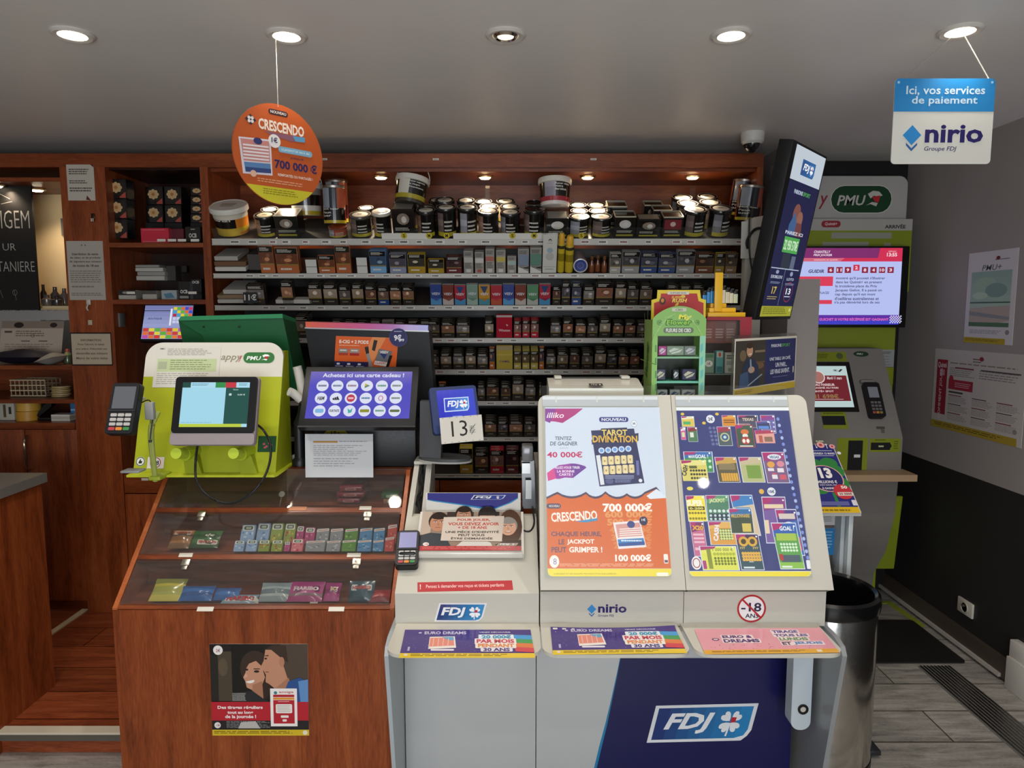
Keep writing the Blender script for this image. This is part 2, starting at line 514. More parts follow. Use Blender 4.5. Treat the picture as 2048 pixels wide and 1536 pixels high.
# brand marks that recur
def fdj_logo(a, x0, y0, x1, y1, border='#e8e8ea', c1='#16246a', c2='#2288c4', sk=0.10):
    W, H = x1 - x0, y1 - y0
    X = lambda u, v: (x0 + W * (u * (1 - sk) + sk * (1 - v)), y0 + H * v)
    def para(m, col):
        a.poly([X(m * .5, m), X(1 - m * .5, m), X(1 - m * .5, .72), X(.97 - m * .5, .88), X(.92 - m * .5, 1 - m), X(m * .5, 1 - m)], col)
    para(0, border)
    n = 8; A, B = C(c1), C(c2); m = .075
    for k in range(n):
        t = (k + .5) / n; c = tuple(A[i] + (B[i] - A[i]) * t for i in range(3))
        u0 = m * .5 + (1 - m) * k / n; u1 = m * .5 + (1 - m) * (k + 1) / n
        if k == n - 1: a.poly([X(u0, m), X(u1, m), X(u1, .7), X(u1 - .03, .86), X(u0, 1 - m)], c)
        else: a.poly([X(u0, m), X(u1, m), X(u1, 1 - m), X(u0, 1 - m)], c)
    a.text('FDJ', x0 + W * .13, y0 + H * .22, x0 + W * .60, y0 + H * .78, '#f0f0f2', .035, .22)
    cx, cy = x0 + W * .77, y0 + H * .48; r = H * .155; rx = r * 1.0
    for dx, dy in ((-1, -1), (1, -1), (-1, 1), (1, 1)):
        h = [(0, .16), (.30, .42), (.56, .80), (.60, 1.10), (.44, 1.34), (.20, 1.36), (0, 1.16), (-.20, 1.36), (-.44, 1.34), (-.60, 1.10), (-.56, .80), (-.30, .42)]
        a.poly([(cx + rx * 1.45 * .7071 * (dx * q + dy * p), cy + r * 1.45 * .7071 * (dy * q - dx * p)) for p, q in h], '#f0f0f2')
    a.poly([(cx + rx * .1, cy - r * .8), (cx + rx * .95, cy - r * .75), (cx + rx * .85, cy + r * .15), (cx, cy + r * .1)], '#c3202c')
    a.line(cx, cy + r * .2, cx - rx * .25, cy + r * 2.5, r * .3, '#f0f0f2')

def pmu_logo(a, x0, y0, x1, y1, bg='#174a22', fg='#f2f2f0', oval=True):
    W, H = x1 - x0, y1 - y0
    if oval:
        a.rr(x0, y0, x1, y1, H * .499, '#c9c6be'); a.rr(x0 + H * .03, y0 + H * .03, x1 - H * .03, y1 - H * .03, H * .46, bg)
    a.text('PMU', x0 + W * .11, y0 + H * .36, x0 + W * .57, y0 + H * .72, fg, .02, .2)
    # jockey and horse silhouette
    hx, hy = x0 + W * .60, y0 + H * .2
    w, h = W * .24, H * .55
    a.poly([(hx, hy + h * .2), (hx + w * .35, hy), (hx + w * .75, hy + h * .05), (hx + w, hy + h * .3), (hx + w * .8, hy + h * .38), (hx + w * .4, hy + h * .32), (hx + w * .2, hy + h * .5)], fg)
    a.poly([(hx + w * .3, hy + h * .4), (hx + w * .85, hy + h * .3), (hx + w * .75, hy + h * .75), (hx + w * .5, hy + h * .7)], '#b4232e')
    a.poly([(hx - w * .1, hy + h * .95), (hx + w * .3, hy + h * .72), (hx + w * .7, hy + h * .78), (hx + w * .6, hy + h), (hx + w * .2, hy + h * .85)], fg)

def nirio_logo(a, x0, y0, x1, y1):
    W, H = x1 - x0, y1 - y0
    cx, cy = x0 + W * .12, y0 + H * .40; r = W * .115; ry = H * .34
    a.poly([(cx, cy - ry), (cx + r, cy), (cx, cy + ry), (cx - r, cy)], '#2a86c6')
    a.poly([(cx - r * .6, cy + ry * .75), (cx, cy + ry * 1.3), (cx + r * .6, cy + ry * .75), (cx + r * .6, cy + ry), (cx, cy + ry * 1.6), (cx - r * .6, cy + ry)], '#2a5f9a')
    a.text('nirio', x0 + W * .28, y0 + H * .05, x1, y0 + H * .66, '#251d5e', .03)
    a.text('Groupe FDJ', x0 + W * .28, y0 + H * .78, x0 + W * .68, y0 + H * .97, '#251d5e', .01, .2)

def no18(a, cx, cy, r, sub=False, ry=None):
    ry = ry or r
    a.ell(cx, cy, r, ry, '#f0eeee', 28)
    a.text('-18', cx - r * .72, cy - ry * .42, cx + r * .68, cy + ry * (.22 if sub else .42), '#25224a', .02)
    if sub: a.text('ANS', cx - r * .42, cy + ry * .36, cx + r * .5, cy + ry * .68, '#25224a', .02)
    a.ring(cx, cy, r, ry, r * .13, '#b3202c', 32)
    if sub: a.line(cx - r * .66, cy - ry * .66, cx + r * .66, cy + ry * .66, r * .13, '#b3202c')
# ------------------------------------------------------------------ reading positions off the photograph
CP, SP = math.cos(R(5.95)), math.sin(R(5.95))
def ray(u, v):
    x = (u - 1024) / 1400; y = -(v - 768) / 1400
    return Vector((x, CP + SP * y, -SP + CP * y))
EYE = Vector((0, 0, 1.6))
def hit(u, v, o, n):
    d = ray(u, v); t = (Vector(o) - EYE).dot(n) / d.dot(n)
    return EYE + d * t

class PM:
    """a flat rectangle in the room and where a photo position falls on it (in the units of its print)"""
    def __init__(s, o, ux, uy, W=None, H=None):
        s.o, s.ux, s.uy = Vector(o), Vector(ux), Vector(uy)
        s.n = s.uy.cross(s.ux).normalized()
        s.W = W or s.ux.length * 1000; s.H = H or s.uy.length * 1000
    def q(s, u, v):
        p = hit(u, v, s.o, s.n) - s.o
        # solve p = a ux + b uy
        a11, a12, a22 = s.ux.dot(s.ux), s.ux.dot(s.uy), s.uy.dot(s.uy)
        b1, b2 = p.dot(s.ux), p.dot(s.uy); det = a11 * a22 - a12 * a12
        return ((b1 * a22 - b2 * a12) / det * s.W, (a11 * b2 - a12 * b1) / det * s.H)
    def r(s, u0, v0, u1, v1):
        return (*s.q(u0, v0), *s.q(u1, v1))
    def qs(s, *uv):
        return [s.q(*p) for p in uv]
    def art(s, bg=None):
        return Art(s.W, s.H, bg)

def quad(o, n, tl, tr, bl):
    """PM whose corners are three photo positions on the plane through o with normal n"""
    n = Vector(n).normalized()
    a, b, c = hit(*tl, o, n), hit(*tr, o, n), hit(*bl, o, n)
    return PM(a, b - a, c - a)
# ================================================================== the room
def px(u, v, Y):
    """a point at depth Y seen at photo position u, v (used to read sizes off the photograph)"""
    c, s = math.cos(R(5.95)), math.sin(R(5.95))
    x = (u - 1024) / 1400; y = -(v - 768) / 1400
    t = Y / (c + s * y)
    return Vector((x * t, Y, 1.6 + (-s + c * y) * t))

struct('floor', MB('tile_planks').box(-4, 2.15, -3, 3.95, -0.05, 0.0))
PLAT = 0.085
b = MB('wood_floor').box(-4, 1.0, 2.40, 3.95, 0.0, PLAT)
struct('floor_platform', b)
b = MB('matte').box(-1.86, -1.283, 2.378, 2.42, PLAT - 0.004, PLAT + 0.004, '#d9cfb8')
b.box(-1.86, -1.283, 2.372, 2.40, PLAT - 0.024, PLAT - 0.004, '#5d5850')
struct('trim_1', b)
struct('trim_2', MB('satin').box(-2.19, -2.16, 3.14, 3.43, PLAT, PLAT + 0.006, '#d8c9a0'))
struct('ceiling', MB('ceiling_paint').box(-4, 2.15, -3, 3.95, CEIL, CEIL + 0.05))
b = MB('wall_paint').box(2.15, 2.2, -3, 3.95, 0.83, CEIL)
b.box(2.15, 2.2, -3, 3.95, 0, 0.83, mat='wall_dark')
struct('wall_right', b)
struct('wall_back', MB('wall_black').box(-4, 2.2, 3.9, 3.95, 0, CEIL))
struct('wall_left', MB('wall_paint').box(-4.05, -4, -3, 3.95, 0, CEIL))
struct('wall_partition', MB('wall_paint').box(1.33, 1.352, 3.43, 3.9, 0, CEIL).box(1.215, 1.352, 3.1, 3.4285, 0, 1.74))
b = MB('wood_y')
b.box(2.128, 2.15, 2.86, 3.9, 0.012, 0.10, '#4a4038', 'satin')
b.box(2.116, 2.129, 2.90, 3.9, 0.016, 0.032, '#b5aca2', 'satin')
struct('baseboard_right', b)
b = MB('satin').box(2.105, 2.15, 2.70, 2.845, 0.0, 0.142, '#c9c4bb', r=0.003)
b.box(2.115, 2.15, 2.70, 2.845, 0.142, 0.215, '#d3cec5', r=0.003)
struct('trim_3', b)
# ribbed guide strip inlaid in the floor
b = MB('metal')
p0, p1 = Vector((1.90, 3.02, 0)), Vector((1.885, 2.2, 0))
for k in range(9):
    x = 1.845 + k * 0.016
    b.box(x, x + 0.008, 1.6, 3.02, 0.0, 0.004, '#8d8a86')
b.box(1.835, 1.985, 1.6, 3.02, -0.001, 0.0015, '#6f6c69', 'satin')
struct('trim_4', b)

# recessed ceiling spots
for i, (x, y) in enumerate(SPOTS):
    lab = ['recessed ceiling spot above the bar at the far end of the row', 'recessed ceiling spot from which the orange disc hangs', 'dim recessed ceiling spot in the middle of the ceiling row',
           'recessed ceiling spot between the dim one and the blue hanging sign', 'recessed ceiling spot from which the blue payment sign hangs'][i]
    t = thing('ceiling_spotlight', lab, 'ceiling light', (x, y, CEIL), 'recessed ceiling spots')
    b = MB('satin').lathe([(0.058, 0), (0.060, -0.004), (0.052, -0.009), (0.040, -0.007), (0.037, 0.0)], (x, y, CEIL), 32, '#cfc9c0', caps=False)
    part('trim_ring', b, t)
    b = MB('bulb').lathe([(0.036, -0.003), (0.030, -0.006), (0.0005, -0.0075)], (x, y, CEIL), 24, '#fff0d8' if i != 2 else '#6a6250', caps=False)
    part('lamp_face', b, t)
    if i == 2:
        part('inner_ring', MB('chrome').lathe([(0.037, -0.004), (0.030, -0.012), (0.024, -0.008)], (x, y, CEIL), 24, '#b9b4ac', caps=False), t)
for (x, y) in SPOTS_NEAR:
    pass

# things on the dark and grey walls on the far side of the kiosk
b = MB('satin').box(2.139, 2.15, 3.128, 3.236, 0.172, 0.242, '#c9c2b4', r=0.003)
b.lathe([(0.026, 0), (0.026, -0.004), (0.022, -0.004), (0.021, 0.006)], (2.139, 3.182, 0.207), 20, '#b5ae9f', axis='x')
b.lathe([(0.006, 0), (0.006, -0.012)], (2.138, 3.182, 0.215), 10, '#4a4238', axis='x')
single('wall_socket', b, 'pale wall socket low on the dark wainscot', 'socket')
a = Art(100, 130, '#cfc9cb')
a.fine(56, 12, 86, 15, 1, '#7a7078'); a.ell(62, 10.5, 4, 2.6, '#6e2630')
a.text('PMU+', 30, 19, 70, 27, '#59665f', .01, .2)
a.grad(9, 28, 91, 80, '#8fa9a0', '#a9bfae', 6, True); a.ell(40, 48, 24, 12, '#9fb8a4'); a.ell(62, 55, 22, 10, '#7f9a92'); a.ell(30, 62, 16, 5, '#b6c9b4')
a.rect(9, 71, 91, 73, '#51665c')
a.poly([(9, 80), (91, 76), (91, 98), (9, 106)], '#b4a39b'); a.poly([(9, 84), (91, 92), (91, 96), (9, 90)], '#8d8f94'); a.rect(9, 100, 91, 106, '#55735a')
a.fine(12, 111, 80, 117, 3, '#93909a'); a.ell(89, 113, 4, 3.4, '#8d8a8c')
a.rect(0, 122, 86, 130, '#b39a2c'); a.fine(4, 124, 80, 128, 2, '#7d6a18')
sheet('wall_poster', a, (2.1485, 3.334, 1.868), (0, -0.325, 0), (0, 0, -0.415), 'poster with green racecourse picture high on the grey wall', 'poster')
a = Art(130, 90, '#bdb4af')
a.fine(60, 8, 76, 11, 1, '#6d4a48'); a.ell(72, 8, 3, 2.4, '#8d2a36'); a.fine(60, 11, 72, 13, 1, '#3c3735')
a.rect(5, 12, 22, 74, '#8f2233'); a.text('Quinté', 6.5, 15, 20.5, 22, '#d8c4c4', .02, .15); a.rr(10, 23, 18, 30, 1.5, '#b08288'); a.text('COMMENT JOUER', -16, 48, 42, 53, '#d8c4c4', .01, 0, -90)
a.fine(26, 14, 122, 17, 1, '#8a7d70'); a.fine(26, 20, 64, 30, 5, '#8d8580', seed=3); a.fine(70, 20, 124, 30, 4, '#8d8580', seed=4)
a.rect(34, 19, 62, 20.4, '#7d3a44'); a.rect(72, 19, 124, 20.4, '#4e4846')
a.rect(25, 33, 62, 44, '#9a2a38'); a.ell(29, 32, 3.4, 3.4, '#9a2a38'); a.fine(35, 36, 60, 42, 3, '#c9949a')
a.rect(26, 46, 48, 48, '#47413f')
for i, (x0, x1) in enumerate(((26, 58), (62, 92), (96, 126))):
    for j in range(3):
        a.rect(x0, 50 + j * 10, x0 + 20, 51 + j * 10, '#55504c' if (i + j) % 2 else '#7a3640'); a.fine(x0, 52 + j * 10, x1, 59 + j * 10, 5, '#948c86', seed=i * 5 + j)
a.ell(121, 76, 2.6, 2.6, '#8a837d')
a.rect(0, 82, 124, 90, '#a58c2e'); a.fine(6, 84, 110, 88, 2, '#6b5a1c')
sheet('rules_poster', a, (2.1485, 3.55, 1.412), (0, -0.64, 0.006), (0, 0, -0.395), 'wide white rules poster with red panel below the racecourse poster', 'poster')
# ================================================================== built-in wooden wall cabinet with the lit shelf wall
YF = 3.40
WC = thing('wall_cabinet', 'tall built-in mahogany wall cabinet with lit niches behind the counters', 'cabinet', (0, 3.6, PLAT))
b = MB('wood_h').box(-3.2, 1.19, YF, YF + 0.03, 2.277, 2.34)
for x, w in ((-0.887, .028), (-0.36, .028), (0.385, .028)):
    a = Art(10, 3, '#d8d3c8').fine(1, .9, 9, 2.2, 1, '#4a443e', .8)
    a.put(b, (x - w / 2, YF - .001, 2.318), (w, 0, 0), (0, 0, -.009))
part('header', b, WC)
part('top_board', MB('wood_h').box(-3.2, 1.19, YF + .03, 3.88, 2.285, 2.31), WC)
part('niche_ceiling', MB('wood_h').box(-1.44, 1.165, YF + .03, 3.80, 2.262, 2.2845), WC)
b = MB('wood_h').box(-1.46, 1.19, 3.80, 3.86, PLAT, 2.285).box(-1.927, -1.46, 3.80, 3.86, PLAT, 2.285, mat='wood_shaded').box(-1.927, -1.4785, 3.43, 3.8, 2.27, 2.2845, mat='wood_shaded')
part('back_panel', b, WC)
part('upright', MB('wood_v').box(-2.142, -1.927, YF, YF + .4, PLAT, 2.277), WC, 'wide upright carrying paper notices')
part('upright', MB('wood_v').box(-1.478, -1.441, YF, YF + .4, PLAT, 2.277), WC)
part('upright', MB('wood_v').box(1.163, 1.19, YF, YF + .4, PLAT, 2.277), WC)
for z in (1.925, 1.655, 1.10):
    part('shelf_board', MB('wood_h').box(-1.927, -1.478, YF, 3.80, z - .022, z), WC)
# price stickers of the dark niche
b = MB('matte')
for u, v in ((323, 481), (344, 481), (364, 481), (390, 481), (262, 586), (385, 586)):
    p = px(u, v, YF)
    slab(b, (p.x - .02, YF - .0012, p.z + .007), (.04, 0, 0), (0, 0, -.012), .001, '#cfc8ba', 'matte')
part('price_sticker', b, WC, 'pale price stickers on the dark niche shelf edges', 'stuff')
for k, (x0, x1) in enumerate(((-1.927, -1.478), (-1.441, -0.9), (-0.9, -0.36), (-0.36, 0.18), (0.18, 0.70), (0.70, 1.163))):
    z1 = 0.795 if k == 0 else 0.765
    part('drawer', MB('wood_h').box(x0 + .002, x1 - .002, YF + .004, YF + .03, z1 - .095, z1, r=.002), WC)
    part('cupboard_door', MB('wood_v').box(x0 + .002, x1 - .002, YF + .004, YF + .03, PLAT + .06, z1 - .10, r=.002), WC)
p = px(289, 959, YF)
b = MB('matte'); slab(b, (p.x - .017, YF + .003, p.z + .006), (.034, 0, 0), (0, 0, -.012), .001, '#cfc8ba', 'matte'); part('price_sticker', b, WC)
part('plinth', MB('wood_h').box(-3.2, 1.19, YF + .04, YF + .06, PLAT, PLAT + .06), WC)
# the part beside the bar: cupboard below, open shelves above
zc = px(60, 845, YF).z
part('cupboard_top', MB('wood_h').box(-3.2, -2.142, YF - .012, 3.80, zc - .03, zc), WC)
for x0, x1, hx in ((-3.2, -2.40, None), (-2.40, -2.142, -2.385)):
    d = part('cupboard_door', MB('wood_v').box(x0 + .003, x1 - .003, YF + .003, YF + .03, PLAT + .06, zc - .035, r=.002), WC)
    if hx:
        z0, z1 = px(30, 940, YF).z, px(30, 872, YF).z
        part('handle', MB('metal').tube([(hx, YF, z1), (hx + .004, YF - .03, z1 - .02), (hx + .006, YF - .035, (z0 + z1) / 2), (hx + .004, YF - .03, z0 + .02), (hx, YF, z0)], .006, '#b9a68c'), d, 'curved brushed metal handle')
for v in (731, 799):
    z = px(60, v, YF).z
    part('shelf_board', MB('wood_h').box(-3.2, -2.142, YF + .005, 3.80, z - .02, z), WC)
z = px(110, 612, 3.6).z
part('glass_shelf', MB('gloss').box(-3.2, -2.142, 3.58, 3.80, z - .012, z, '#cdb98e'), WC, 'pale shelf carrying dark bottles')
part('mirror', MB('mirror_glass').box(-3.2, -2.142, 3.80, 3.805, px(60, 731, 3.8).z, z - .02), WC)
part('back_panel', MB('cream_plaster').box(-3.2, -2.142, 3.80, 3.86, z - .02, 2.285), WC, 'cream panel of the bar niche')
part('back_panel', MB('wood_h').box(-3.2, -2.142, 3.806, 3.86, zc, px(60, 731, 3.8).z), WC)
part('bar_niche_ceiling', MB('wood_h').box(-3.2, -2.142, YF + .03, 3.80, 2.215, 2.235), WC)
part('stone_band', MB('stone_top').box(-2.40, -2.142, 3.792, 3.80, 2.00, 2.09), WC)

for i, (x, y) in enumerate(NICHE_SPOTS[1:]):
    lab = ['small cabinet spot nearest the orange hanging disc', 'second small cabinet spot, above the brightest round tins', 'third small cabinet spot, beside the red and white bucket', 'small cabinet spot nearest the slanted tall screen'][i]
    t = thing('cabinet_spotlight', lab, 'spot light', (x, y, 2.262), 'cabinet spots')
    part('trim_ring', MB('metal').lathe([(0.040, 0), (0.041, -.004), (.033, -.010), (.027, -.007)], (x, y, 2.262), 24, '#c9b99a', caps=False), t)
    part('lamp_face', MB('bulb').lathe([(.030, -.006), (.022, -.014), (.0005, -.017)], (x, y, 2.262), 20, '#ffdca0', caps=False), t)
for i, (x, y) in enumerate([(-2.52, 3.50), (-2.40, 3.62)]):
    t = thing('cabinet_spotlight', ['small spot at the very edge of the bar niche ceiling', 'small bar niche spot above the chalkboard corner'][i], 'spot light', (x, y, 2.215), 'bar niche spots')
    part('trim_ring', MB('metal').lathe([(0.040, 0), (0.041, -.004), (.033, -.010), (.027, -.007)], (x, y, 2.215), 24, '#c9b99a', caps=False), t)
    part('lamp_face', MB('bulb').lathe([(.030, -.006), (.022, -.014), (.0005, -.017)], (x, y, 2.215), 20, '#fff0d0', caps=False), t)

# ================================================================== metal tobacco rack with sloping trays
LIPS = [(1.943, 1.912), (1.779, 1.756), (1.627, 1.603), (1.47, 1.446), (1.317, 1.292), (1.162, 1.14), (0.983, 0.963), (0.798, 0.78)]
SLOPE = [26, 19, 19, 19, 19, 19, 19, 19]
RK = thing('tobacco_rack', 'grey metal shop rack with eight sloping trays filling the lit cabinet', 'shelf rack', (-.14, 3.6, 0.77))
part('rack_back', MB('satin').box(-1.435, 1.16, 3.775, 3.79, 0.77, 1.93, '#1b1716'), RK)
rn = random.Random(3)
for k, (zt, zb) in enumerate(LIPS):
    L = 0.30; th = R(SLOPE[k]); b = MB('satin')
    x0, x1 = -1.432, 1.160
    # price rail
    b.box(x0, x1, YF - .006, YF + .002, zb, zt, '#b9b4aa')
    b.box(x0, x1, YF - .010, YF - .006, zb, zb + .003, '#9c978e'); b.box(x0, x1, YF - .010, YF - .006, zt - .003, zt, '#c6c1b7')
    z0 = zt - .001
    b.prism([(YF, z0), (YF + L * math.cos(th), z0 + L * math.sin(th)), (YF + L * math.cos(th), z0 + L * math.sin(th) - .006), (YF, z0 - .004)], 'x', x0, x1, '#3b3633')
    a = Art(2592, 24)
    x = 40 + 200 * rn.random()
    while x < 2540:
        wl = rn.choice((34, 40, 44))
        a.rect(x, 5, x + wl, 19, '#d9d5cc'); a.fine(x + 3, 8, x + wl - 3, 16, 1, rn.choice(['#3d3a38', '#4a4644', '#7a3a38']), .9, int(x))
        x += rn.uniform(58, 130)
    a.put(b, (x0, YF - .0062, zt - .002), (x1 - x0, 0, 0), (0, 0, -(zt - zb - .004)))
    sh = part('tray', b, RK)
    if k == 0:
        for xa, xb, h in ((-1.42, -.40, .045), (.13, 1.12, .05)):
            part('clear_lip', slab(MB('acrylic'), (xa, YF - .0085 - h * .55, zt + h), (xb - xa, 0, 0), (0, h * .55, -h), .0015, '#fff', 'acrylic'), sh)
        ws = MB('satin')
        for xa, xb in ((-.62, -.40), (-.28, .22)): slab(ws, (xa, YF - .023, zt + .024), (xb - xa, 0, 0), (0, .014, -.024), .0015, '#e0dcd2', 'satin')
        part('white_strip', ws, sh, 'white strips with yellow round letter markers')
        b = MB('satin')
        for u, ch in ((809, 'S'), (859, 'M'), (894, 'M'), (1025, 'S'), (1068, 'M'), (1162, 'S')):
            p = px(u, 473, YF)
            q = Art(20, 20).ell(10, 10, 10, 10, '#c7b433', 16).text(ch, 6, 4.5, 14, 15.5, '#2e2b22', .02)
            q.put(b, (p.x - .015, YF - .0255, zt + .027), (.03, 0, 0), (0, .0155, -.027))
        part('size_marker', b, sh, 'yellow round letter markers')
# ================================================================== goods on the tobacco rack
ORD = 'first second third fourth fifth sixth seventh eighth ninth tenth eleventh twelfth thirteenth fourteenth fifteenth sixteenth seventeenth eighteenth nineteenth twentieth twenty-first twenty-second twenty-third twenty-fourth twenty-fifth twenty-sixth twenty-seventh twenty-eighth twenty-ninth thirtieth thirty-first thirty-second thirty-third'.split()
def tray_M(k, x, y, sx=1.0, sy=1.0, sz=1.0):
    """a place on the sloping tray of shelf k, y measured up the slope from its front edge"""
    th = R(SLOPE[k]); z0 = LIPS[k][0]
    M = Matrix.Translation((x, YF + y * math.cos(th), z0 + y * math.sin(th) + .0006)) @ Matrix.Rotation(th, 4, 'X')
    return M @ Matrix.Diagonal((sx, sy, sz, 1))
PROTO = {}
def pack_proto(key, body, pic, warn='#171412', blotch='#c9a58a', top=None, band=None, white=False):
    """cigarette packet 55 x 23 x 88 mm; base centre of the front face at the origin"""
    b = MB('gloss'); w_, d, h = .0545, .022, .088
    b.box(-w_ / 2, w_ / 2, 0, d, 0, h, body, r=.0012, seg=1)
    a = Art(55, 88)
    rn = random.Random(key)
    a.rect(1, 1, 54, 20, warn); a.fine(6, 5, 49, 17, 3, '#cfc9bd', .5, rn.randint(0, 99), .4)
    a.rect(1, 20, 54, 56, pic)
    c = C(pic)
    for _ in range(4):
        f = rn.uniform(.5, 1.9); a.ell(rn.uniform(12, 43), rn.uniform(28, 48), rn.uniform(5, 11), rn.uniform(4, 9), tuple(min(.8, q * f) for q in c), 9)
    a.ell(rn.uniform(18, 38), rn.uniform(30, 44), rn.uniform(6, 10), rn.uniform(6, 9), blotch, 10)
    a.rect(1, 56, 54, 60, '#8f7a3a' if not white else '#c9c4b8')
    if band: a.rect(1, 62, 54, 86, band); a.fine(10, 70, 45, 78, 1, '#d8d2c6', .8, 2)
    else: a.fine(14, 70, 41, 76, 1, '#8a8276', .8, rn.randint(0, 9), .05)
    a.put(b, (-w_ / 2, -.0001, h), (w_, 0, 0), (0, 0, -h), 'gloss', .00015)
    a = Art(55, 22); a.rect(1, 1, 54, 21, top or '#2b2620'); a.fine(6, 6, 49, 16, 2, '#a39b8c', .5, rn.randint(0, 99), .3)
    a.put(b, (-w_ / 2, d, h + .0001), (w_, 0, 0), (0, -d, 0), 'gloss', .00015)
    PROTO[key] = b.data('packet')
DARK = '#37302a'
PICS = ['#8a5a48', '#7a6a5c', '#6a4a3c', '#94806c', '#5f5650', '#a0745a', '#76706c', '#5a4438', '#86604a', '#9a8a78', '#4f4a4c', '#8f5248']
BLO = ['#d8b49a', '#cfc4b4', '#c8a078', '#e0d0bc', '#b9a9a0', '#d8a888', '#c9c2ba', '#b08a70', '#e2c4a8', '#d9cdb8', '#a99fa4', '#dca090']
for i, (p_, q_) in enumerate(zip(PICS, BLO)): pack_proto('d%d' % i, DARK, p_, blotch=q_)
for k_, body, pic, blo, top, band in (
    ('or', '#a8603a', '#6a3f2c', '#c98a64', '#b8744a', '#b0643c'), ('bl', '#5a8ab4', '#3f4f66', '#8fa4b8', '#6fa4cc', '#7aa8cc'), ('gb', '#8088a0', '#4f4a52', '#9a8f94', '#8f96ac', '#8a90a6'),
    ('ye', '#b89c2a', '#3f3a30', '#c9bca0', '#c8ac34', '#a8862c'), ('dr', '#5a2a2c', '#3f2a2c', '#8a6a64', '#5f2c30', '#6a3034'), ('rd', '#a3222e', '#7a5a54', '#d8c4b8', '#b02a38', '#b0283a'),
    ('yc', '#b8a24a', '#5f4f3a', '#cbb890', '#c4b05a', '#bca650'), ('oc', '#b8622c', '#4a3f4a', '#c98a60', '#c06a34', '#b8662e'), ('wh', '#bdb9b0', '#5f5a54', '#b9b2a8', '#c9c5bc', '#a9a59c'),
    ('bb', '#37302a', '#6a5448', '#c0a48c', None, '#2a4a8a'), ('tn', '#8a6a48', '#4f4034', '#b09a7c', '#94744e', '#94744e'), ('bd', '#3a4a6a', '#4a4a54', '#a9a6a8', '#46587a', '#3a5080'), ('sl', '#8f8d8c', '#4a4648', '#b0abaa', '#a3a1a0', '#9c9a9a'), ('br', '#6a3f2c', '#3f2c24', '#8a6450', '#74482f', '#74482f')):
    pack_proto(k_, body, pic, blotch=blo, top=top, band=band)
def veev_proto(key, c1, c2, base, accent=None):
    b = MB('gloss'); w_, d, h = .0545, .022, .088
    b.box(-w_ / 2, w_ / 2, 0, d, 0, h, c1, r=.0012, seg=1); a = Art(55, 88)
    a.rect(1, 1, 54, 58, c1)
    if accent: a.poly([(8, 6), (46, 6), (28, 40)], accent)
    a.text('VEEV', 7, 34, 48, 45, '#d8d4d6', .02); a.rect(1, 58, 54, 87, base); a.poly([(1, 58), (54, 58), (30, 70)], c2)
    a.put(b, (-w_ / 2, -.0001, h), (w_, 0, 0), (0, 0, -h), 'gloss', .00015)
    a = Art(55, 22, '#b9b6b8'); a.put(b, (-w_ / 2, d, h + .0001), (w_, 0, 0), (0, -d, 0), 'gloss', .00015)
    PROTO[key] = b.data('packet')
veev_proto('v1', '#3a4a86', '#4a5a9a', '#5a94c0'); veev_proto('v2', '#7a3f34', '#8a4a3c', '#b9aca4'); veev_proto('v3', '#a93440', '#8a2c3c', '#4a88b0', '#2f4a7a'); veev_proto('v4', '#7a9484', '#6a8474', '#93a89a')
veev_proto('v5', '#c08a34', '#a97428', '#4a8a9a', '#33486a'); veev_proto('v6', '#a82c3a', '#b83a44', '#b0543c'); veev_proto('v7', '#5a8a64', '#4a7a56', '#a9aca0')
def white_proto(key, mid, low, diag=False):
    b = MB('gloss'); w_, d, h = .0545, .022, .088; b.box(-w_ / 2, w_ / 2, 0, d, 0, h, '#a9a59c', r=.0012, seg=1); a = Art(55, 88)
    a.rect(1, 1, 54, 24, '#8f8a82'); a.fine(6, 6, 49, 20, 3, '#3a3733', .5, 3); a.rect(1, 26, 54, 44, mid); a.rect(1, 44, 54, 87, '#9a958c'); a.fine(6, 48, 49, 70, 4, '#4a4640', .5, 5)
    if diag: a.rect(1, 20, 54, 60, mid); a.poly([(1, 64), (54, 82), (54, 87), (1, 87)], '#d4d0c8'); a.poly([(24, 70), (54, 62), (54, 72)], '#3a3836')
    else: a.rect(14, 72, 41, 84, low)
    a.put(b, (-w_ / 2, -.0001, h), (w_, 0, 0), (0, 0, -h), 'gloss', .00015); a = Art(55, 22, '#9f9b94'); a.put(b, (-w_ / 2, d, h + .0001), (w_, 0, 0), (0, -d, 0), 'gloss', .00015)
    PROTO[key] = b.data('packet')
white_proto('w1', '#b9b4aa', '#c9c4ba'); white_proto('w2', '#c9c5bc', '#a94a40'); white_proto('w3', '#a9685a', '#c9c4ba'); white_proto('w4', '#b9a84a', '#c9c4ba'); white_proto('w5', '#9ab0a8', '#b9b4aa'); white_proto('w6', '#7a8698', '#c9c4ba', True); white_proto('w7', '#5f8474', '#c9c4ba', True)
b = MB('gloss'); b.box(-.0272, .0272, 0, .022, 0, .088, '#a01c2c', r=.0012, seg=1); a = Art(55, 88, '#a81c30'); a.text('Winston', 8, 54, 48, 64, '#e0c8c4', .02); a.poly([(34, 34), (42, 40), (36, 42)], '#e0c8c4'); a.rect(0, 0, 55, 8, '#b9a9a2'); a.put(b, (-.0272, -.0001, .088), (.0544, 0, 0), (0, 0, -.088), 'gloss', .00015); PROTO['win'] = b.data('packet')
b = MB('gloss'); b.box(-.0272, .0272, 0, .022, 0, .088, '#b8a040', r=.0012, seg=1); a = Art(55, 88, '#bca444'); a.rect(0, 0, 55, 14, '#a99a70'); a.text('CAMEL', 10, 54, 46, 62, '#4a3a6a', .02); a.rect(0, 30, 55, 34, '#c9b45a'); a.put(b, (-.0272, -.0001, .088), (.0544, 0, 0), (0, 0, -.088), 'gloss', .00015); PROTO['cam'] = b.data('packet')
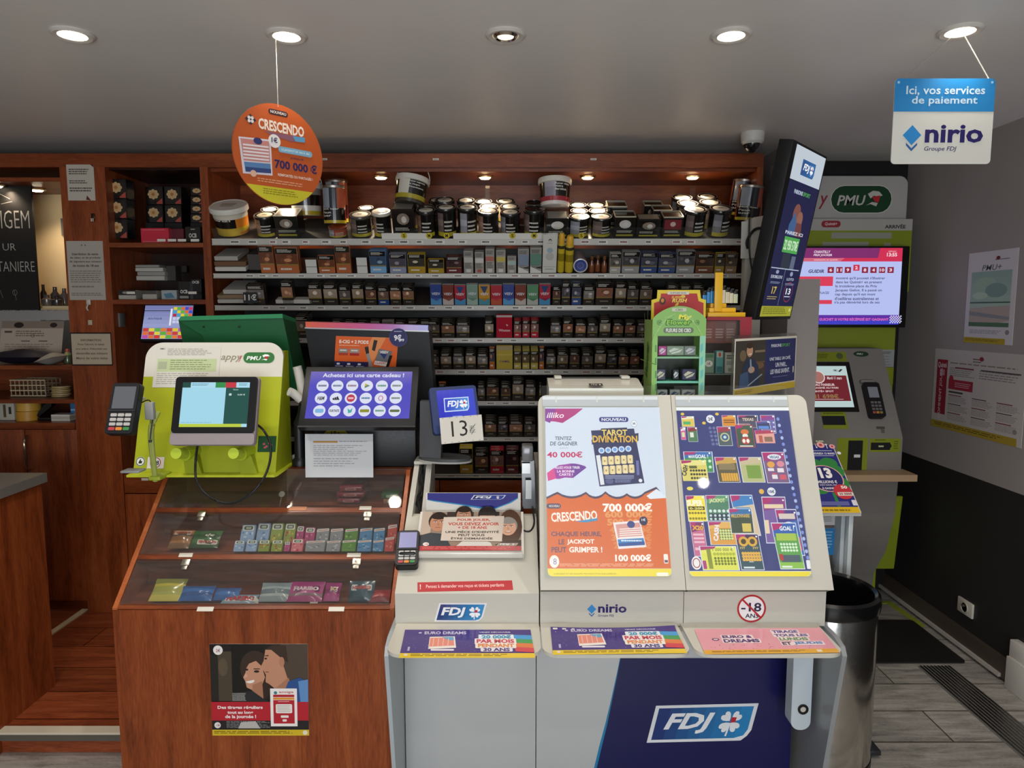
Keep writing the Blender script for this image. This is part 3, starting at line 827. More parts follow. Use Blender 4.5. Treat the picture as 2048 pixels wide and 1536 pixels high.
b = MB('satin'); b.box(-.0272, .0272, 0, .004, 0, .088, '#cfccc4'); b.box(-.0272, .0272, -.002, 0, .04, .044, '#8a8780'); PROTO['card'] = b.data('card')

COLN = {'or': 'orange', 'bl': 'light blue', 'gb': 'greyish blue', 'ye': 'yellow topped', 'dr': 'dark red', 'rd': 'red', 'yc': 'straw yellow', 'oc': 'bright orange', 'wh': 'whitish', 'bb': 'blue based', 'tn': 'tan', 'bd': 'navy blue', 'sl': 'silver grey', 'br': 'brown',
        'v1': 'blue vaping', 'v2': 'brown vaping', 'v3': 'red and blue vaping', 'v4': 'sage green vaping', 'v5': 'amber vaping', 'v6': 'all red vaping', 'v7': 'green vaping', 'w1': 'pale striped', 'w2': 'white banded', 'w3': 'pale red banded', 'w4': 'pale yellow banded', 'w5': 'short mint banded', 'w6': 'pale slate', 'w7': 'pale green', 'win': 'big red', 'cam': 'big yellow'}
PN = ['reddish', 'stone grey', 'brown', 'beige', 'dim grey', 'copper', 'ash grey', 'dark brown', 'tan pictured', 'pale pictured', 'blackish', 'brick']
def rowspec(k, cols):
    """cols: (x0, x1, y of the top edge, kind, packets one behind the other)"""
    col = 0
    for x0, x1, yt, kind, nb in cols:
        y_lip = 768 - 0  # lip position in the photograph
        a, e = px(x0 + .8, 600, YF + .01).x, px(x1 - .8, 600, YF + .01).x
        th = R(SLOPE[k]); zl = LIPS[k][0] + .0006
        # height that makes the front packet end at yt
        ztop = px(x0, yt, YF).z
        h = max(.03, (ztop - zl) / math.cos(th) * .98)
        wS = (e - a) / .0545; hS = h / .088
        for j in range(nb):
            hj = hS
            o = bpy.data.objects.new('cigarette_pack' if kind != 'card' else 'price_card', PROTO[kind]); ROOT.objects.link(o)
            o.matrix_world = tray_M(k, (a + e) / 2, .004 + j * .0245, wS, 1, hj)
            if kind == 'card':
                tag(o, f'blank white divider card on the {ORD[k]} shelf down, {ORD[CARDS[0]]} of its kind', 'card', 'white divider cards'); CARDS[0] += 1; continue
            nm = COLN.get(kind) or PN[int(kind[1:])]
            pos = 'front' if j == 0 else ('second back' if j == 1 else 'third back')
            tag(o, f'{nm} cigarette pack, {pos} in column {ORD[col]} from the upright, {ORD[k]} shelf down', 'cigarette pack', f'packs on the {ORD[k]} shelf of the rack')
        col += 1
CARDS = [0]
def D(*spec):
    """run of dark packs: (x0, x1, ytop, kinds...) -> evenly wide columns"""
    x0, x1, yt, kinds, nb = spec
    n = len(kinds); w_ = (x1 - x0) / n
    return [(x0 + w_ * i, x0 + w_ * (i + 1), yt + (i * 7 % 3) - 1, kinds[i], nb if isinstance(nb, int) else nb[i]) for i in range(n)]
rowspec(1, [(525, 555, 493, 'or', 1), (557, 603, 497, 'or', 2), (615, 638, 520, 'card', 1), (640, 674, 512, 'or', 1), (675, 706, 493, 'or', 1), (716, 738, 516, 'card', 1), (742, 776, 503, 'bl', 3), (781, 815, 509, 'gb', 2), (817, 853, 509, 'ye', 2), (857, 890, 519, 'ye', 1), (893, 925, 514, 'dr', 2),
            (928, 948, 503, 'w1', 3), (950, 969, 505, 'w2', 2), (971, 990, 499, 'w3', 3), (992, 1012, 501, 'w4', 2), (1014, 1033, 513, 'w5', 1), (1035, 1058, 499, 'w6', 2), (1059, 1083, 497, 'w7', 2), (1217, 1240, 508, 'wh', 2), (1241, 1277, 504, 'sl', 2), (1278, 1312, 506, 'bd', 2), (1313, 1348, 508, 'bd', 2), (1349, 1386, 503, 'sl', 2), (1387, 1424, 508, 'br', 2), (1425, 1445, 507, 'ye', 1), (1446, 1470, 508, 'tn', 2)])
rowspec(2, [(497, 533, 571, 'd6', 2), (566, 590, 564, 'd5', 2)] + [(619, 647, 569, 'd3', 3), (649, 678, 569, 'd9', 3), (680, 704, 573, 'd4', 2), (706, 730, 569, 'd3', 3), (732, 755, 572, 'd2', 3), (757, 780, 575, 'bb', 2), (781, 804, 574, 'd5', 3), (806, 830, 574, 'd8', 3)] +
        [(861 + 24 * i, 885 + 24 * i, 569 + (i % 3), v, 1) for i, v in enumerate(('v1', 'v2', 'v3', 'v4', 'v5', 'v6', 'v1', 'v2', 'v7', 'v3'))] +
        [(1104, 1121, 573, 'd7', 1), (1122, 1140, 565, 'd10', 2), (1142, 1162, 565, 'bd', 1), (1165, 1188, 573, 'd6', 2), (1190, 1225, 566, 'd0', 3), (1228, 1251, 567, 'd9', 2), (1252, 1276, 570, 'd4', 3), (1277, 1303, 570, 'd1', 3), (1330, 1354, 569, 'd2', 2), (1356, 1380, 571, 'd10', 2), (1381, 1405, 569, 'd7', 2)])
rowspec(3, [(575, 590, 640, 'd10', 1), (592, 621, 632, 'd1', 3)] + D(665, 865, 641, ['d2', 'd7', 'd4', 'd6', 'w5', 'd2', 'd10', 'd5'], 1) + [(858, 880, 642, 'd4', 2), (882, 910, 644, 'd8', 3), (912, 940, 644, 'd6', 3), (969, 988, 640, 'd9', 3), (992, 1025, 630, 'win', 1), (1027, 1043, 641, 'rd', 2), (1044, 1060, 640, 'rd', 2), (1061, 1078, 640, 'rd', 2),
            (1100, 1122, 644, 'd6', 3), (1125, 1146, 640, 'd0', 3), (1150, 1172, 645, 'd5', 2), (1174, 1196, 645, 'd4', 3), (1198, 1221, 638, 'd9', 3), (1225, 1247, 645, 'd8', 2), (1249, 1271, 644, 'd0', 2), (1273, 1296, 645, 'd4', 2)])
rowspec(4, [(578, 604, 704, 'd10', 1), (862, 878, 706, 'd4', 2), (880, 903, 705, 'd9', 3), (905, 928, 705, 'd6', 3), (930, 952, 704, 'd3', 3), (954, 976, 706, 'd6', 3), (978, 990, 695, 'oc', 1), (992, 1026, 692, 'cam', 1), (1027, 1043, 701, 'yc', 3), (1044, 1060, 701, 'yc', 3), (1061, 1077, 701, 'yc', 3), (1078, 1089, 694, 'oc', 1),
            (1092, 1112, 705, 'd6', 2), (1114, 1137, 702, 'd1', 3), (1139, 1160, 703, 'd7', 2), (1163, 1187, 704, 'd4', 3), (1189, 1213, 698, 'd9', 3), (1214, 1235, 706, 'd10', 2), (1237, 1258, 705, 'd8', 3), (1260, 1280, 705, 'd0', 2)])
rowspec(5, [(876, 892, 765, 'oc', 1), (954, 970, 768, 'd6', 2), (972, 998, 766, 'd2', 3), (1001, 1022, 768, 'd7', 2), (1024, 1048, 758, 'd9', 2), (1050, 1072, 766, 'd6', 2), (1078, 1084, 767, 'd1', 1)])
rowspec(6, [(940, 966, 838, 'd4', 1), (968, 993, 840, 'd8', 3), (995, 1016, 840, 'd10', 2), (1018, 1046, 840, 'd5', 3), (1048, 1072, 840, 'd4', 2)])
rowspec(7, [(917, 945, 893, 'ye', 2), (948, 976, 900, 'd2', 2), (979, 1008, 897, 'rd', 2), (1011, 1038, 896, 'dr', 2), (1040, 1060, 900, 'd9', 2)])

# flat cartons and price card at the near end of the upper trays
def carton(k, x0, x1, v0, v1, y, col, label, d=.16):
    a, e = px(x0, v0, YF).x, px(x1, v0, YF).x; h = (px(x0, v0, YF).z - px(x0, v1, YF).z)
    b = MB('satin'); b.M = tray_M(k, (a + e) / 2, .004 + y); z = (px(x0, v1, YF).z - LIPS[k][0] - .0006)
    b.box(-(e - a) / 2, (e - a) / 2, 0, d, max(.0, z), max(.0, z) + h - .0008, col, r=.002, seg=1)
    single('carton', b, label, 'carton', 'flat cartons at the near end of the trays')
carton(1, 430, 492, 534, 543, 0, '#c4bfb4', 'white flat carton at the bottom of the pile on the second shelf')
carton(1, 428, 492, 524, 533.5, .01, '#6f5038', 'brown flat carton in the pile on the second shelf')
carton(1, 428, 475, 514, 523.5, .02, '#a9a49c', 'crumpled whitish carton on top of the second shelf pile')
carton(1, 494, 522, 510, 543, .02, '#4a4642', 'dark wrapped carton behind the white pile on the second shelf')
carton(2, 435, 496, 599, 607, 0, '#b9b4aa', 'white flat carton at the bottom of the pile on the third shelf')
carton(2, 434, 490, 591, 598.5, .01, '#8a7458', 'tan flat carton in the pile on the third shelf')
carton(2, 445, 492, 581, 590.5, .02, '#b4afa6', 'white flat carton on top of the third shelf pile')
carton(2, 551, 624, 599.5, 608, 0, '#cbc7be', 'long white flat carton lying along the third shelf', d=.05)
a, e = px(492, 585, YF), px(521, 606, YF); b = MB('gloss'); slab(b, (a.x, YF - .038, a.z), (e.x - a.x, 0, 0), (0, 0, e.z - a.z), .002, '#191513')
q = Art(29, 21); q.text('11€', 2, 4, 27, 16, '#d8d2c6', .03); q.put(b, (a.x, YF - .038, a.z), (e.x - a.x, 0, 0), (0, 0, e.z - a.z), 'gloss'); b.box(a.x + .02, e.x - .02, YF - .038, YF - .006, e.z - .004, e.z - .001, '#2a2624')
single('price_card', b, 'black price card reading eleven euros at the tray edge', 'card')
# tall things on the second shelf
M1 = lambda x, y: tray_M(1, x, y)
a, e = px(1085, 470, YF).x, px(1113, 470, YF).x; h = (px(1085, 470, YF).z - LIPS[1][0]) / math.cos(R(19))
b = MB('gloss'); b.M = tray_M(1, (a + e) / 2, .003) @ Matrix.Rotation(R(6), 4, 'X'); w_ = e - a; b.box(-w_ / 2, w_ / 2, 0, .022, .002, h, '#cfccc2', r=.001, seg=1)
q = Art(28, 75); q.ell(14, 11, 3, 3, '#2a2826', 10); q.rect(12.5, 10, 15.5, 14, '#cfccc2'); q.ell(14, 30, 6, 5, '#9fb0b8', 12); q.ell(14, 42, 8, 8, '#b9b6ae', 14); q.line(2, 62, 26, 62, .6, '#8a877e'); q.fine(5, 66, 23, 69, 1, '#8a877e'); q.fine(9, 16, 19, 17.5, 1, '#6a675e')
q.put(b, (-w_ / 2, -.0003, h), (w_, 0, 0), (0, 0, -h), 'gloss'); single('vaporiser_box', b, 'tall slim white box standing beside the yellow gas cans', 'box')
for x0, x1, vt, l in ((1115, 1129, 470, 'taller yellow gas refill can next to the white box'), (1130, 1147, 475, 'yellow gas refill can next to the striped tape roll')):
    a, e = px(x0, vt, YF).x, px(x1, vt, YF).x; h = (px(x0, vt, YF).z - LIPS[1][0]) / math.cos(R(19)); r = (e - a) / 2
    t = thing('gas_can', l, 'gas can', tuple(tray_M(1, (a + e) / 2, .004 + r).translation), 'yellow gas refill cans')
    b = MB('gloss'); b.M = tray_M(1, (a + e) / 2, .003 + r) @ Matrix.Translation((0, 0, .004)) @ Matrix.Rotation(R(7), 4, 'X'); b.lathe([(r * .95, 0), (r, .003), (r, h * .30), (r, h * .5), (r, h * .62), (r, h * .70), (r * .9, h * .74)], (0, 0, 0), 18, lambda i, k: ['#b8a02a', '#c4aa2c', '#8f7c1c', '#c4aa2c', '#3a3424', '#c4aa2c'][i]); part('body', b, t)
    b = MB('satin'); b.M = tray_M(1, (a + e) / 2, .003 + r) @ Matrix.Translation((0, 0, .004)) @ Matrix.Rotation(R(7), 4, 'X'); b.lathe([(r * .86, h * .735), (r * .86, h * .94), (r * .6, h), (.001, h)], (0, 0, 0), 18, '#d8a42a'); part('cap', b, t)
c = px(1161, 527, YF); rr_ = .0345
b = MB('gloss'); b.M = tray_M(1, c.x, .01) @ Matrix.Translation((0, 0, rr_ + .0006))
b.lathe([(rr_, .14), (rr_, 0), (rr_ * .86, -.001), (rr_ * .84, .002), (rr_ * .5, .003), (rr_ * .3, .0035), (.001, .004)], (0, 0, 0), 28, lambda i, k: ['#a9a8a6', '#c9c8c4', '#c9c8c4', '#3f4a86', '#5a64a0', '#4a4f80'][i], axis='y')
single('round_tin', b, 'round tin lying on its side with a blue lid facing out', 'tin')
for i in range(3):
    x0 = 1178 + i * 12.5; c = px(x0 + 6, 512, YF).x; r = .013; b = MB('gloss'); b.M = tray_M(1, c, .02 + (.012 if i == 1 else 0)); b.lathe([(r * .9, 0), (r, .004), (r, .042), (r * .55, .055), (r * .5, .064), (r * .62, .065), (r * .62, .082), (.001, .083)], (0, 0, 0), 14, lambda i_, k: ['#5a2f1c', '#7a4428', '#5a2f1c', '#4a2818', '#8a6a44', '#6a4428', '#6a4428'][i_])
    single('small_bottle', b, ['small brown bottle next to the round tin', 'middle brown bottle of the three beside the round tin', 'small brown bottle next to the whitish packs'][i], 'bottle', 'small brown bottles')
def proj(p):
    z = p[2] - 1.6; d = p[1] * CP - z * SP
    return 1024 + 1400 * p[0] / d, 768 - 1400 * (p[1] * SP + z * CP) / d
# ---- tins, tubs and buckets on the top shelf
K0 = 0
def tin_at(x0, x1, vtop, y):
    """centre, radius and height for a tin whose lid shows from x0 to x1 at height vtop, y up the slope"""
    th = R(SLOPE[0]); Y = YF + y * math.cos(th); a, e = px(x0, vtop, Y).x, px(x1, vtop, Y).x
    return (a + e) / 2, (e - a) / 2
def tin(x0, x1, vtop, y, kind, label, h=.068, lid='#1c1a18', disc='#d9d4c6', group='round tobacco tins on the top shelf', body=None, cap=None, name='tobacco_tin', n=24):
    y = .004 if y < .06 else (.114 if y < .14 else .221)
    cx, r = tin_at(x0, x1, vtop, y)
    M = tray_M(0, cx, y + r)
    vb_ = proj(M.translation)[1]; v1_ = proj(M @ Vector((0, 0, .1)))[1]
    h = min(.14, max(.045, .1 * (vb_ - vtop - 1) / (vb_ - v1_)))
    t = thing(name, label, 'tin', tuple(M.translation), group)
    rn = random.Random(int(x0 * 3 + vtop)); ph = rn.random()
    pic = rn.choice(['#8a6a58', '#7a7a80', '#a08a74', '#6a5a54', '#8f8f96', '#7a5a4a']); b1 = body or '#171513'
    def col(i, k):
        a = ((k / n) + ph * .12) % 1.0          # front of the tin is a = .75
        if i == 0: return '#2a2622'
        if i == 1: return '#b0a02e' if .60 < a < .97 else '#2a2622'
        if i in (2, 3, 4):
            if .60 < a < .74: return pic if i != 3 else tuple(min(1, q * 1.5) for q in C(pic))
            return b1
        return b1
    b = MB('gloss'); b.M = M
    b.lathe([(r * .93, 0), (r * .94, h * .06), (r * .94, h * .20), (r * .94, h * .42), (r * .94, h * .64), (r * .94, h * .88), (r * .94, h * .9)], (0, 0, 0), n, col)
    # white warning lines on the dark side
    a = Art(100, 100)
    for q in range(3): a.fine(4, 34 + q * 16, 96, 42 + q * 16, 1, '#cfcabd', .8, rn.randint(0, 99), .25)
    vs = []; fs = []
    for polys, c_, bb, L in a.items:
        for p in polys:
            i0 = len(vs)
            for x, yv in p:
                an = R(275 + x * .62 - ph * 40 + 0); vs.append((r * .946 * math.cos(an), r * .946 * math.sin(an), h * .9 * (1 - yv / 100)))
            fs.append(tuple(range(i0, i0 + len(p))))
    b.mesh(vs, fs, '#cfcabd')
    part('body', b, t)
    b = MB('gloss'); b.M = M
    b.lathe([(r * .955, h * .86), (r, h * .88), (r, h * .97), (r * .96, h), (r * .90, h), (r * .89, h * .99), (r * .70, h * .985), (r * .68, h * .99), (.0008, h * .99)], (0, 0, 0), n + 4, lambda i, k: [cap or lid, cap or lid, cap or lid, '#8f8b84' if not cap else cap, lid, lid, disc, disc][i], caps=False)
    a = Art(100, 100); a.fine(32, 34, 68, 62, 3, '#4a4640', .45, rn.randint(0, 99), .3); a.put(b, (-r * .68, r * .68, h * .99), (r * 1.36, 0, 0), (0, -r * 1.36, 0), 'gloss', .0003)
    part('lid', b, t)
    return t
def tub(x0, x1, vtop, Y, z0, h, taper, cols, label, handle=False, tilt=(0, 0), words_=None, lidc='#d4cfc4', zrim=None):
    """big plastic bucket; z0 its underside"""
    a, e = px(x0, vtop, Y).x, px(x1, vtop, Y).x; cx, r = (a + e) / 2, (e - a) / 2
    M = Matrix.Translation((cx, Y, z0)) @ Matrix.Rotation(R(tilt[0]), 4, 'X') @ Matrix.Rotation(R(tilt[1]), 4, 'Y')
    t = thing('tobacco_bucket', label, 'bucket', (cx, Y, z0), 'big tobacco buckets')
    n = 32; rb = r * taper; m = len(cols)
    prof = [(rb * .95, 0)] + [(rb + (r * .93 - rb) * f, h * f) for f in (0.02, .14, .30, .45, .62, .82)]
    def col(i, k):
        return cols[min(i, m - 1)](k / n) if callable(cols[min(i, m - 1)]) else cols[min(i, m - 1)]
    b = MB('gloss'); b.M = M; b.lathe(prof, (0, 0, 0), n, col)
    if words_:
        for s, f0, f1, z0_, z1_ in words_:
            vs_, fs_, bb = glyphs(s, .02)
            q = []
            for x, yv in vs_:
                u = (x - bb[0]) / (bb[1] - bb[0]); v_ = (yv - bb[2]) / (bb[3] - bb[2]); z = h * (z0_ + (z1_ - z0_) * v_); an = R(360 * (f0 + (f1 - f0) * u)); rad = rb + (r * .93 - rb) * z / h + .0006
                q.append((rad * math.cos(an), rad * math.sin(an), z))
            b.mesh(q, fs_, '#e2ddd0')
    part('body', b, t)
    b = MB('satin'); b.M = M; b.lathe([(r * .95, h * .80), (r, h * .82), (r, h * .95), (r * .97, h), (r * .90, h), (r * .88, h * .985), (.001, h * .985)], (0, 0, 0), n, lidc)
    a_ = Art(100, 100); a_.fine(25, 30, 75, 70, 3, '#8a7a4a', .5, 3, .2); a_.put(b, (-r * .8, r * .8, h * .985), (r * 1.6, 0, 0), (0, -r * 1.6, 0), 'satin', .0004)
    part('lid', b, t)
    if handle:
        b = MB('satin'); b.M = M; pts = [(r * 1.0 * math.cos(R(an)), 0, h * .86 + r * 1.15 * math.sin(R(an))) for an in range(0, 181, 20)]; b.tube(pts, .0022, '#cfcabf', n=6); part('handle', b, t)
    return t
zs = lambda y: LIPS[0][0] + y * math.tan(R(SLOPE[0]))
dk = '#14120f'
def pict(lo, hi, pc, other): return lambda f: pc if lo < f < hi else other
t = tub(429, 503, 412, 3.481, 1.985, .135, .82, ['#b8982a', pict(.5, .86, '#c0a02e', '#c9822a'), '#c4a42e', pict(.55, .84, dk, '#cc7a28'), pict(.55, .84, dk, '#cc7a28'), '#cfc6b4'], 'yellow and black tobacco bucket with white lid at the end of the top shelf', tilt=(26, 0), words_=[('Fumer nuit à', .62, .80, .56, .64)])
tub(578, 645, 340, 3.58, 2.075, .16, .85, ['#cbbf9a', '#b9a02e', '#d0cabc', dk, dk, '#8a857a'], 'bucket with raised handle half hidden by the orange hanging disc', handle=True, tilt=(6, 0))
tub(783, 852, 340, 3.43, 2.105, .132, .86, ['#2a2622', '#3a352c', '#a8982a', pict(.62, .72, '#cfc9bc', dk), pict(.62, .72, '#cfc9bc', dk), pict(.62, .72, '#cfc9bc', dk)], 'tilted black and yellow bucket with a raised wire handle', handle=True, tilt=(-7, 8), words_=[('Fumer augmente', .745, .92, .70, .77), ('le risque', .745, .86, .60, .67), ("d'impuissance", .745, .91, .50, .57)])
tub(1076, 1144, 340, 3.46, 2.10, .134, .84, ['#c9c2ba', '#d8cfc8', '#a3303a', pict(.60, .74, '#8f8a94', dk), pict(.60, .74, '#8f8a94', dk), pict(.60, .74, '#a39ca4', dk)], 'red and black bucket with white rim standing on a dark box', tilt=(-4, 0), words_=[('Fumer réduit', .745, .92, .70, .77), ('votre', .745, .83, .60, .67), ('fertilité', .745, .87, .50, .57)])
# front row of tins: (x0, x1, lid height, up the slope)
tin(507, 550, 428, .005, 0, 'round tin with bright lid between the yellow bucket and the long dark box', .085, disc='#d9d0b4')
tin(521, 557, 417, .10, 0, 'round tin half hidden behind the bright lidded one near the yellow bucket', .085)
tin(697, 742, 427, .005, 0, 'pale lidded tin right beside the two tall striped cans', .082, lid='#4a463c')
tin(716, 748, 414, .11, 0, 'tin behind the pale lidded one near the tall cans', .085)
tin(744, 782, 421, .03, 0, 'glaring white lidded tin beside the tilted wire handled bucket', .08, lid='#cfc8b4')
for i, (x0, x1, v, y, l) in enumerate(((832, 872, 418, .02, 'front tin in the column just past the tilted bucket'), (834, 870, 413, .10, 'second tin back in the column just past the tilted bucket'),
        (872, 913, 404, .02, 'front tin above the second yellow letter M'), (870, 910, 396, .10, 'second tin back above the yellow letter M'), (857, 892, 398, .19, 'rear tin peeping between the two columns near the tilted bucket'),
        (914, 955, 404, .02, 'front copper sided tin beside the brightest lid'), (914, 950, 394, .10, 'second tin back behind the copper sided one'),
        (955, 998, 420, .02, 'glaring tin right under the second cabinet spot'), (958, 997, 411, .09, 'second glaring tin under the second cabinet spot'), (950, 985, 401, .17, 'third tin back under the second cabinet spot'),
        (1000, 1041, 422, .02, 'front tin with a ship picture beside the dark lidded tin'), (1000, 1039, 411, .10, 'second tin back beside the dark lidded tin'), (992, 1030, 400, .18, 'third tin back beside the dark lidded tin'))):
    tin(x0, x1, v, y, 0, l)
tin(1047, 1090, 416, .015, 0, 'dark tin with large white print on its black lid', .082, disc='#24211e')
tin(1050, 1086, 404, .11, 0, 'black lidded tin behind the large printed dark lid', .082, disc='#24211e')
for i, (x0, x1, v, y, l) in enumerate(((1137, 1180, 431, .01, 'front bright tin next to the box under the red bucket'), (1140, 1177, 420, .09, 'second bright tin back next to the red bucket'), (1138, 1174, 408, .17, 'third bright tin back next to the red bucket'),
        (1182, 1225, 431, .01, 'front bright tin next to the open dark tins'), (1177, 1217, 420, .09, 'second bright tin back next to the open dark tins'), (1174, 1213, 408, .17, 'third bright tin back next to the open dark tins'))):
    tin(x0, x1, v, y, 0, l, .078)
for i, (x0, x1, v, y, l) in enumerate(((1368, 1414, 417, .01, 'glaring front tin under the spot nearest the tall screen'), (1353, 1397, 405, .10, 'second glaring tin under the spot nearest the tall screen'), (1343, 1385, 393, .19, 'third tin back under the spot nearest the tall screen'),
        (1418, 1464, 415, .01, 'front tin beside the two leaning tall cans'), (1398, 1442, 403, .10, 'second tin back beside the leaning tall cans'), (1394, 1434, 391, .19, 'third tin back with a crossed lid beside the leaning cans'))):
    tin(x0, x1, v, y, 0, l, .09)
# dark rectangular boxes and open tins
def darkbox(x0, x1, vt, y, d, h, label, pic='#8a7a6c', open_=False, red=False, top='#2a2622', name='tobacco_box', vb=475):
    M = tray_M(0, 0, y); vb_ = proj(M.translation)[1]; h = min(.15, max(.05, .1 * (vb_ - vt - 10) / (vb_ - proj(M @ Vector((0, 0, .1)))[1])))
    a, e = px(x0, vt, YF).x, px(x1, vt, YF).x; w_ = e - a; b = MB('gloss'); M = tray_M(0, (a + e) / 2, y)
    t = thing(name, label, 'box', tuple(M.translation)); b.M = M
    b.box(-w_ / 2, w_ / 2, 0, d, 0, h, '#1a1714', r=.002, seg=1)
    q = Art(50, 50); q.ell(25, 16, 14, 10, pic, 14); q.ell(27, 17, 6, 6, '#d0c8bc', 10); q.rect(2, 30, 48, 38, '#14110e'); q.fine(6, 31, 44, 37, 2, '#c9c4b6', .5, int(x0), .3); q.rect(5, 40, 45, 44, '#a3962c')
    if red: q.rect(4, 4, 46, 28, '#7d2a30'); q.ell(25, 15, 7, 6, '#c9b0a8', 10)
    q.put(b, (-w_ / 2, -.0003, h), (w_, 0, 0), (0, 0, -h), 'gloss'); part('body', b, t)
    b = MB('gloss'); b.M = M
    if open_:
        b.box(-w_ / 2 + .004, w_ / 2 - .004, .004, d - .004, h, h + .0015, '#2a241c'); b.box(-w_ / 2, w_ / 2, 0, .003, h, h + .006, '#b9b09a'); b.box(-w_ / 2, -w_ / 2 + .003, 0, d, h, h + .006, '#a9a08a'); b.box(w_ / 2 - .003, w_ / 2, 0, d, h, h + .006, '#a9a08a'); b.box(-w_ / 2, w_ / 2, d - .003, d, h, h + .006, '#8a826e'); part('rim', b, t)
    else:
        b.box(-w_ / 2 - .0005, w_ / 2 + .0005, -.0005, d + .0005, h, h + .003, top); b.box(-w_ / 2 + .008, w_ / 2 - .008, .008, d - .008, h + .003, h + .0035, '#8a8578'); part('lid', b, t)
    return t
darkbox(552, 598, 423, .004, .11, .10, 'long dark box with glaring top at the near end of the top shelf', top='#c9c0aa')
darkbox(786, 830, 410, .004, .12, .12, 'black box under the tilted bucket')
darkbox(1092, 1137, 428, .004, .11, .10, 'dark box with a white round emblem under the red bucket', pic='#c9c4bc')
darkbox(1228, 1270, 425, .004, .09, .09, 'open dark tin with a white picture, nearest the bright round tins', open_=True, pic='#c4c0ba')
darkbox(1218, 1258, 405, .105, .09, .09, 'open dark tin behind the one with the white picture', open_=True)
darkbox(1273, 1320, 430, .004, .08, .082, 'closed dark box between the two open tins')
darkbox(1324, 1364, 426, .004, .09, .088, 'open tin with a red front near the tall screen', open_=True, red=True)
darkbox(1311, 1350, 412, .10, .08, .09, 'open tin behind the red fronted one', open_=True)
darkbox(1299, 1338, 402, .19, .07, .09, 'rear open tin of the row with the red fronted one', open_=True)
# tall cans
def tall_can(x0, x1, v0, v1, Y, label, lean=0, cyl_low=None, gr='tall striped cans'):
    a, e = px(x0, v0, Y).x, px(x1, v0, Y).x; cx, r = (a + e) / 2, (e - a) / 2; zt, zb_ = px(x0, v0, Y).z, px(x0, v1, Y).z; h = zt - zb_; n = 28
    t = thing('tobacco_can', label, 'can', (cx, Y, zb_), gr); M = Matrix.Translation((cx, Y, zb_)) @ Matrix.Rotation(R(lean), 4, 'Y') @ Matrix.Rotation(R(5), 4, 'X')
    def col(i, k):
        f = k / n
        if i == 0: return '#b8a02e'
        if i in (1, 2): return '#15120f' if .5 < f < .93 else '#8a3034'
        return '#8f96a0' if .55 < f < .70 else ('#2a3036' if f < .82 and f > .5 else '#b0563a')
    b = MB('gloss'); b.M = M; b.lathe([(r * .96, 0), (r * .96, h * .08), (r * .96, h * .25), (r * .96, h * .40), (r * .96, h * .66), (r * .96, h * .93)], (0, 0, 0), n, col)
    for j, s in enumerate(('peut tuer', 'Peut', 'tuer')):
        vs_, fs_, bb = glyphs(s, .02); q = []
        for x, yv in vs_:
            u = (x - bb[0]) / (bb[1] - bb[0]); z = h * (.34 - j * .085 + .055 * (yv - bb[2]) / (bb[3] - bb[2])); an = R(205 + u * (100 if j == 0 else 60)); q.append((r * .966 * math.cos(an), r * .966 * math.sin(an), z))
        b.mesh(q, fs_, '#dcd7ca')
    part('body', b, t); b = MB('metal'); b.M = M; b.lathe([(r * .97, h * .92), (r, h * .93), (r, h * .985), (r * .96, h), (r * .93, h * .985), (.001, h * .985)], (0, 0, 0), n, '#b0a8a0'); part('lid', b, t)
tall_can(646, 692, 372, 447, 3.435, 'nearer tall striped can standing on an orange tin')
tall_can(652, 696, 360, 444, 3.56, 'tall striped can just behind the nearer one')
tin(654, 692, 458, .004, 0, 'orange tin under the two tall striped cans', .05, body='#a9482c', disc='#a9482c', lid='#8a3a28')
tall_can(1470, 1519, 372, 442, 3.43, 'nearer leaning tall can beside the tall screen', 6)
tall_can(1457, 1502, 360, 432, 3.55, 'leaning tall can behind, with a pale picture', 6)
# upright clear pushers
for u in (975, 1385):
    p0, p1 = px(u - 5, 370, 3.66), px(u + 5, 440, 3.66); b = MB('acrylic').box(p0.x, p1.x, 3.66, 3.664, zs(.28), p0.z, '#fff', r=.001, seg=1)
    single('clear_pusher', b, 'upright clear plastic strip behind the glaring tins under the second spot' if u == 975 else 'upright clear plastic strip behind the glaring tins near the tall screen', 'plastic strip')
# ================================================================== white three-unit lottery counter
WH = '#c6c2b6'
XL, XA, XB, XR = -0.356, 0.085, 0.5225, 0.955
# ---- lower body
t = thing('counter_base', 'white lower body of the lottery counter with a blue printed front', 'counter', (0.3, 2.3, 0))
part('front_panel', MB('laminate').box(-.358, .0795, 2.22, 2.24, 0.03, .625, '#c4c5c4', r=.002), t, 'plain pale grey front panel')
b = MB('laminate').box(.0815, .938, 2.22, 2.24, 0.03, .625, '#c4c5c4', r=.002)
pm = PM((.0815, 2.2199, .625), (.8565, 0, 0), (0, 0, -.595))
a = pm.art()
L = [pm.q(*p) for p in ((1240, 1316), (1233, 1350), (1222, 1400), (1210, 1450), (1199, 1490), (1188, 1536))]
lx = [(x - 14, y) for x, y in L]
end = (L[-1][0] - 22, pm.H)
a.poly(L + [end, (pm.W, pm.H), (pm.W, L[0][1])], '#1d7fae')
L2 = [(x + d, y) for (x, y), d in zip(L, (2, 3, 4, 7, 9, 9))]
a.poly(L2 + [(end[0] + 8, pm.H), (pm.W, pm.H), (pm.W, L[0][1])], '#10104e')
o2 = quad((.5, 2.2199, .3), (0, -1, 0), (1312, 1411), (1517, 1406), (1293, 1485))
a.put(b, pm.o, pm.ux, pm.uy, 'laminate')
lg = Art(210, 76); fdj_logo(lg, 0, 0, 210, 76, sk=.0)
lo = o2.o + Vector((0, -.0012, 0))
lg.put(b, lo, o2.ux, o2.uy, 'laminate')
part('front_panel', b, t, 'wide front panel with dark blue wave and clover logo')
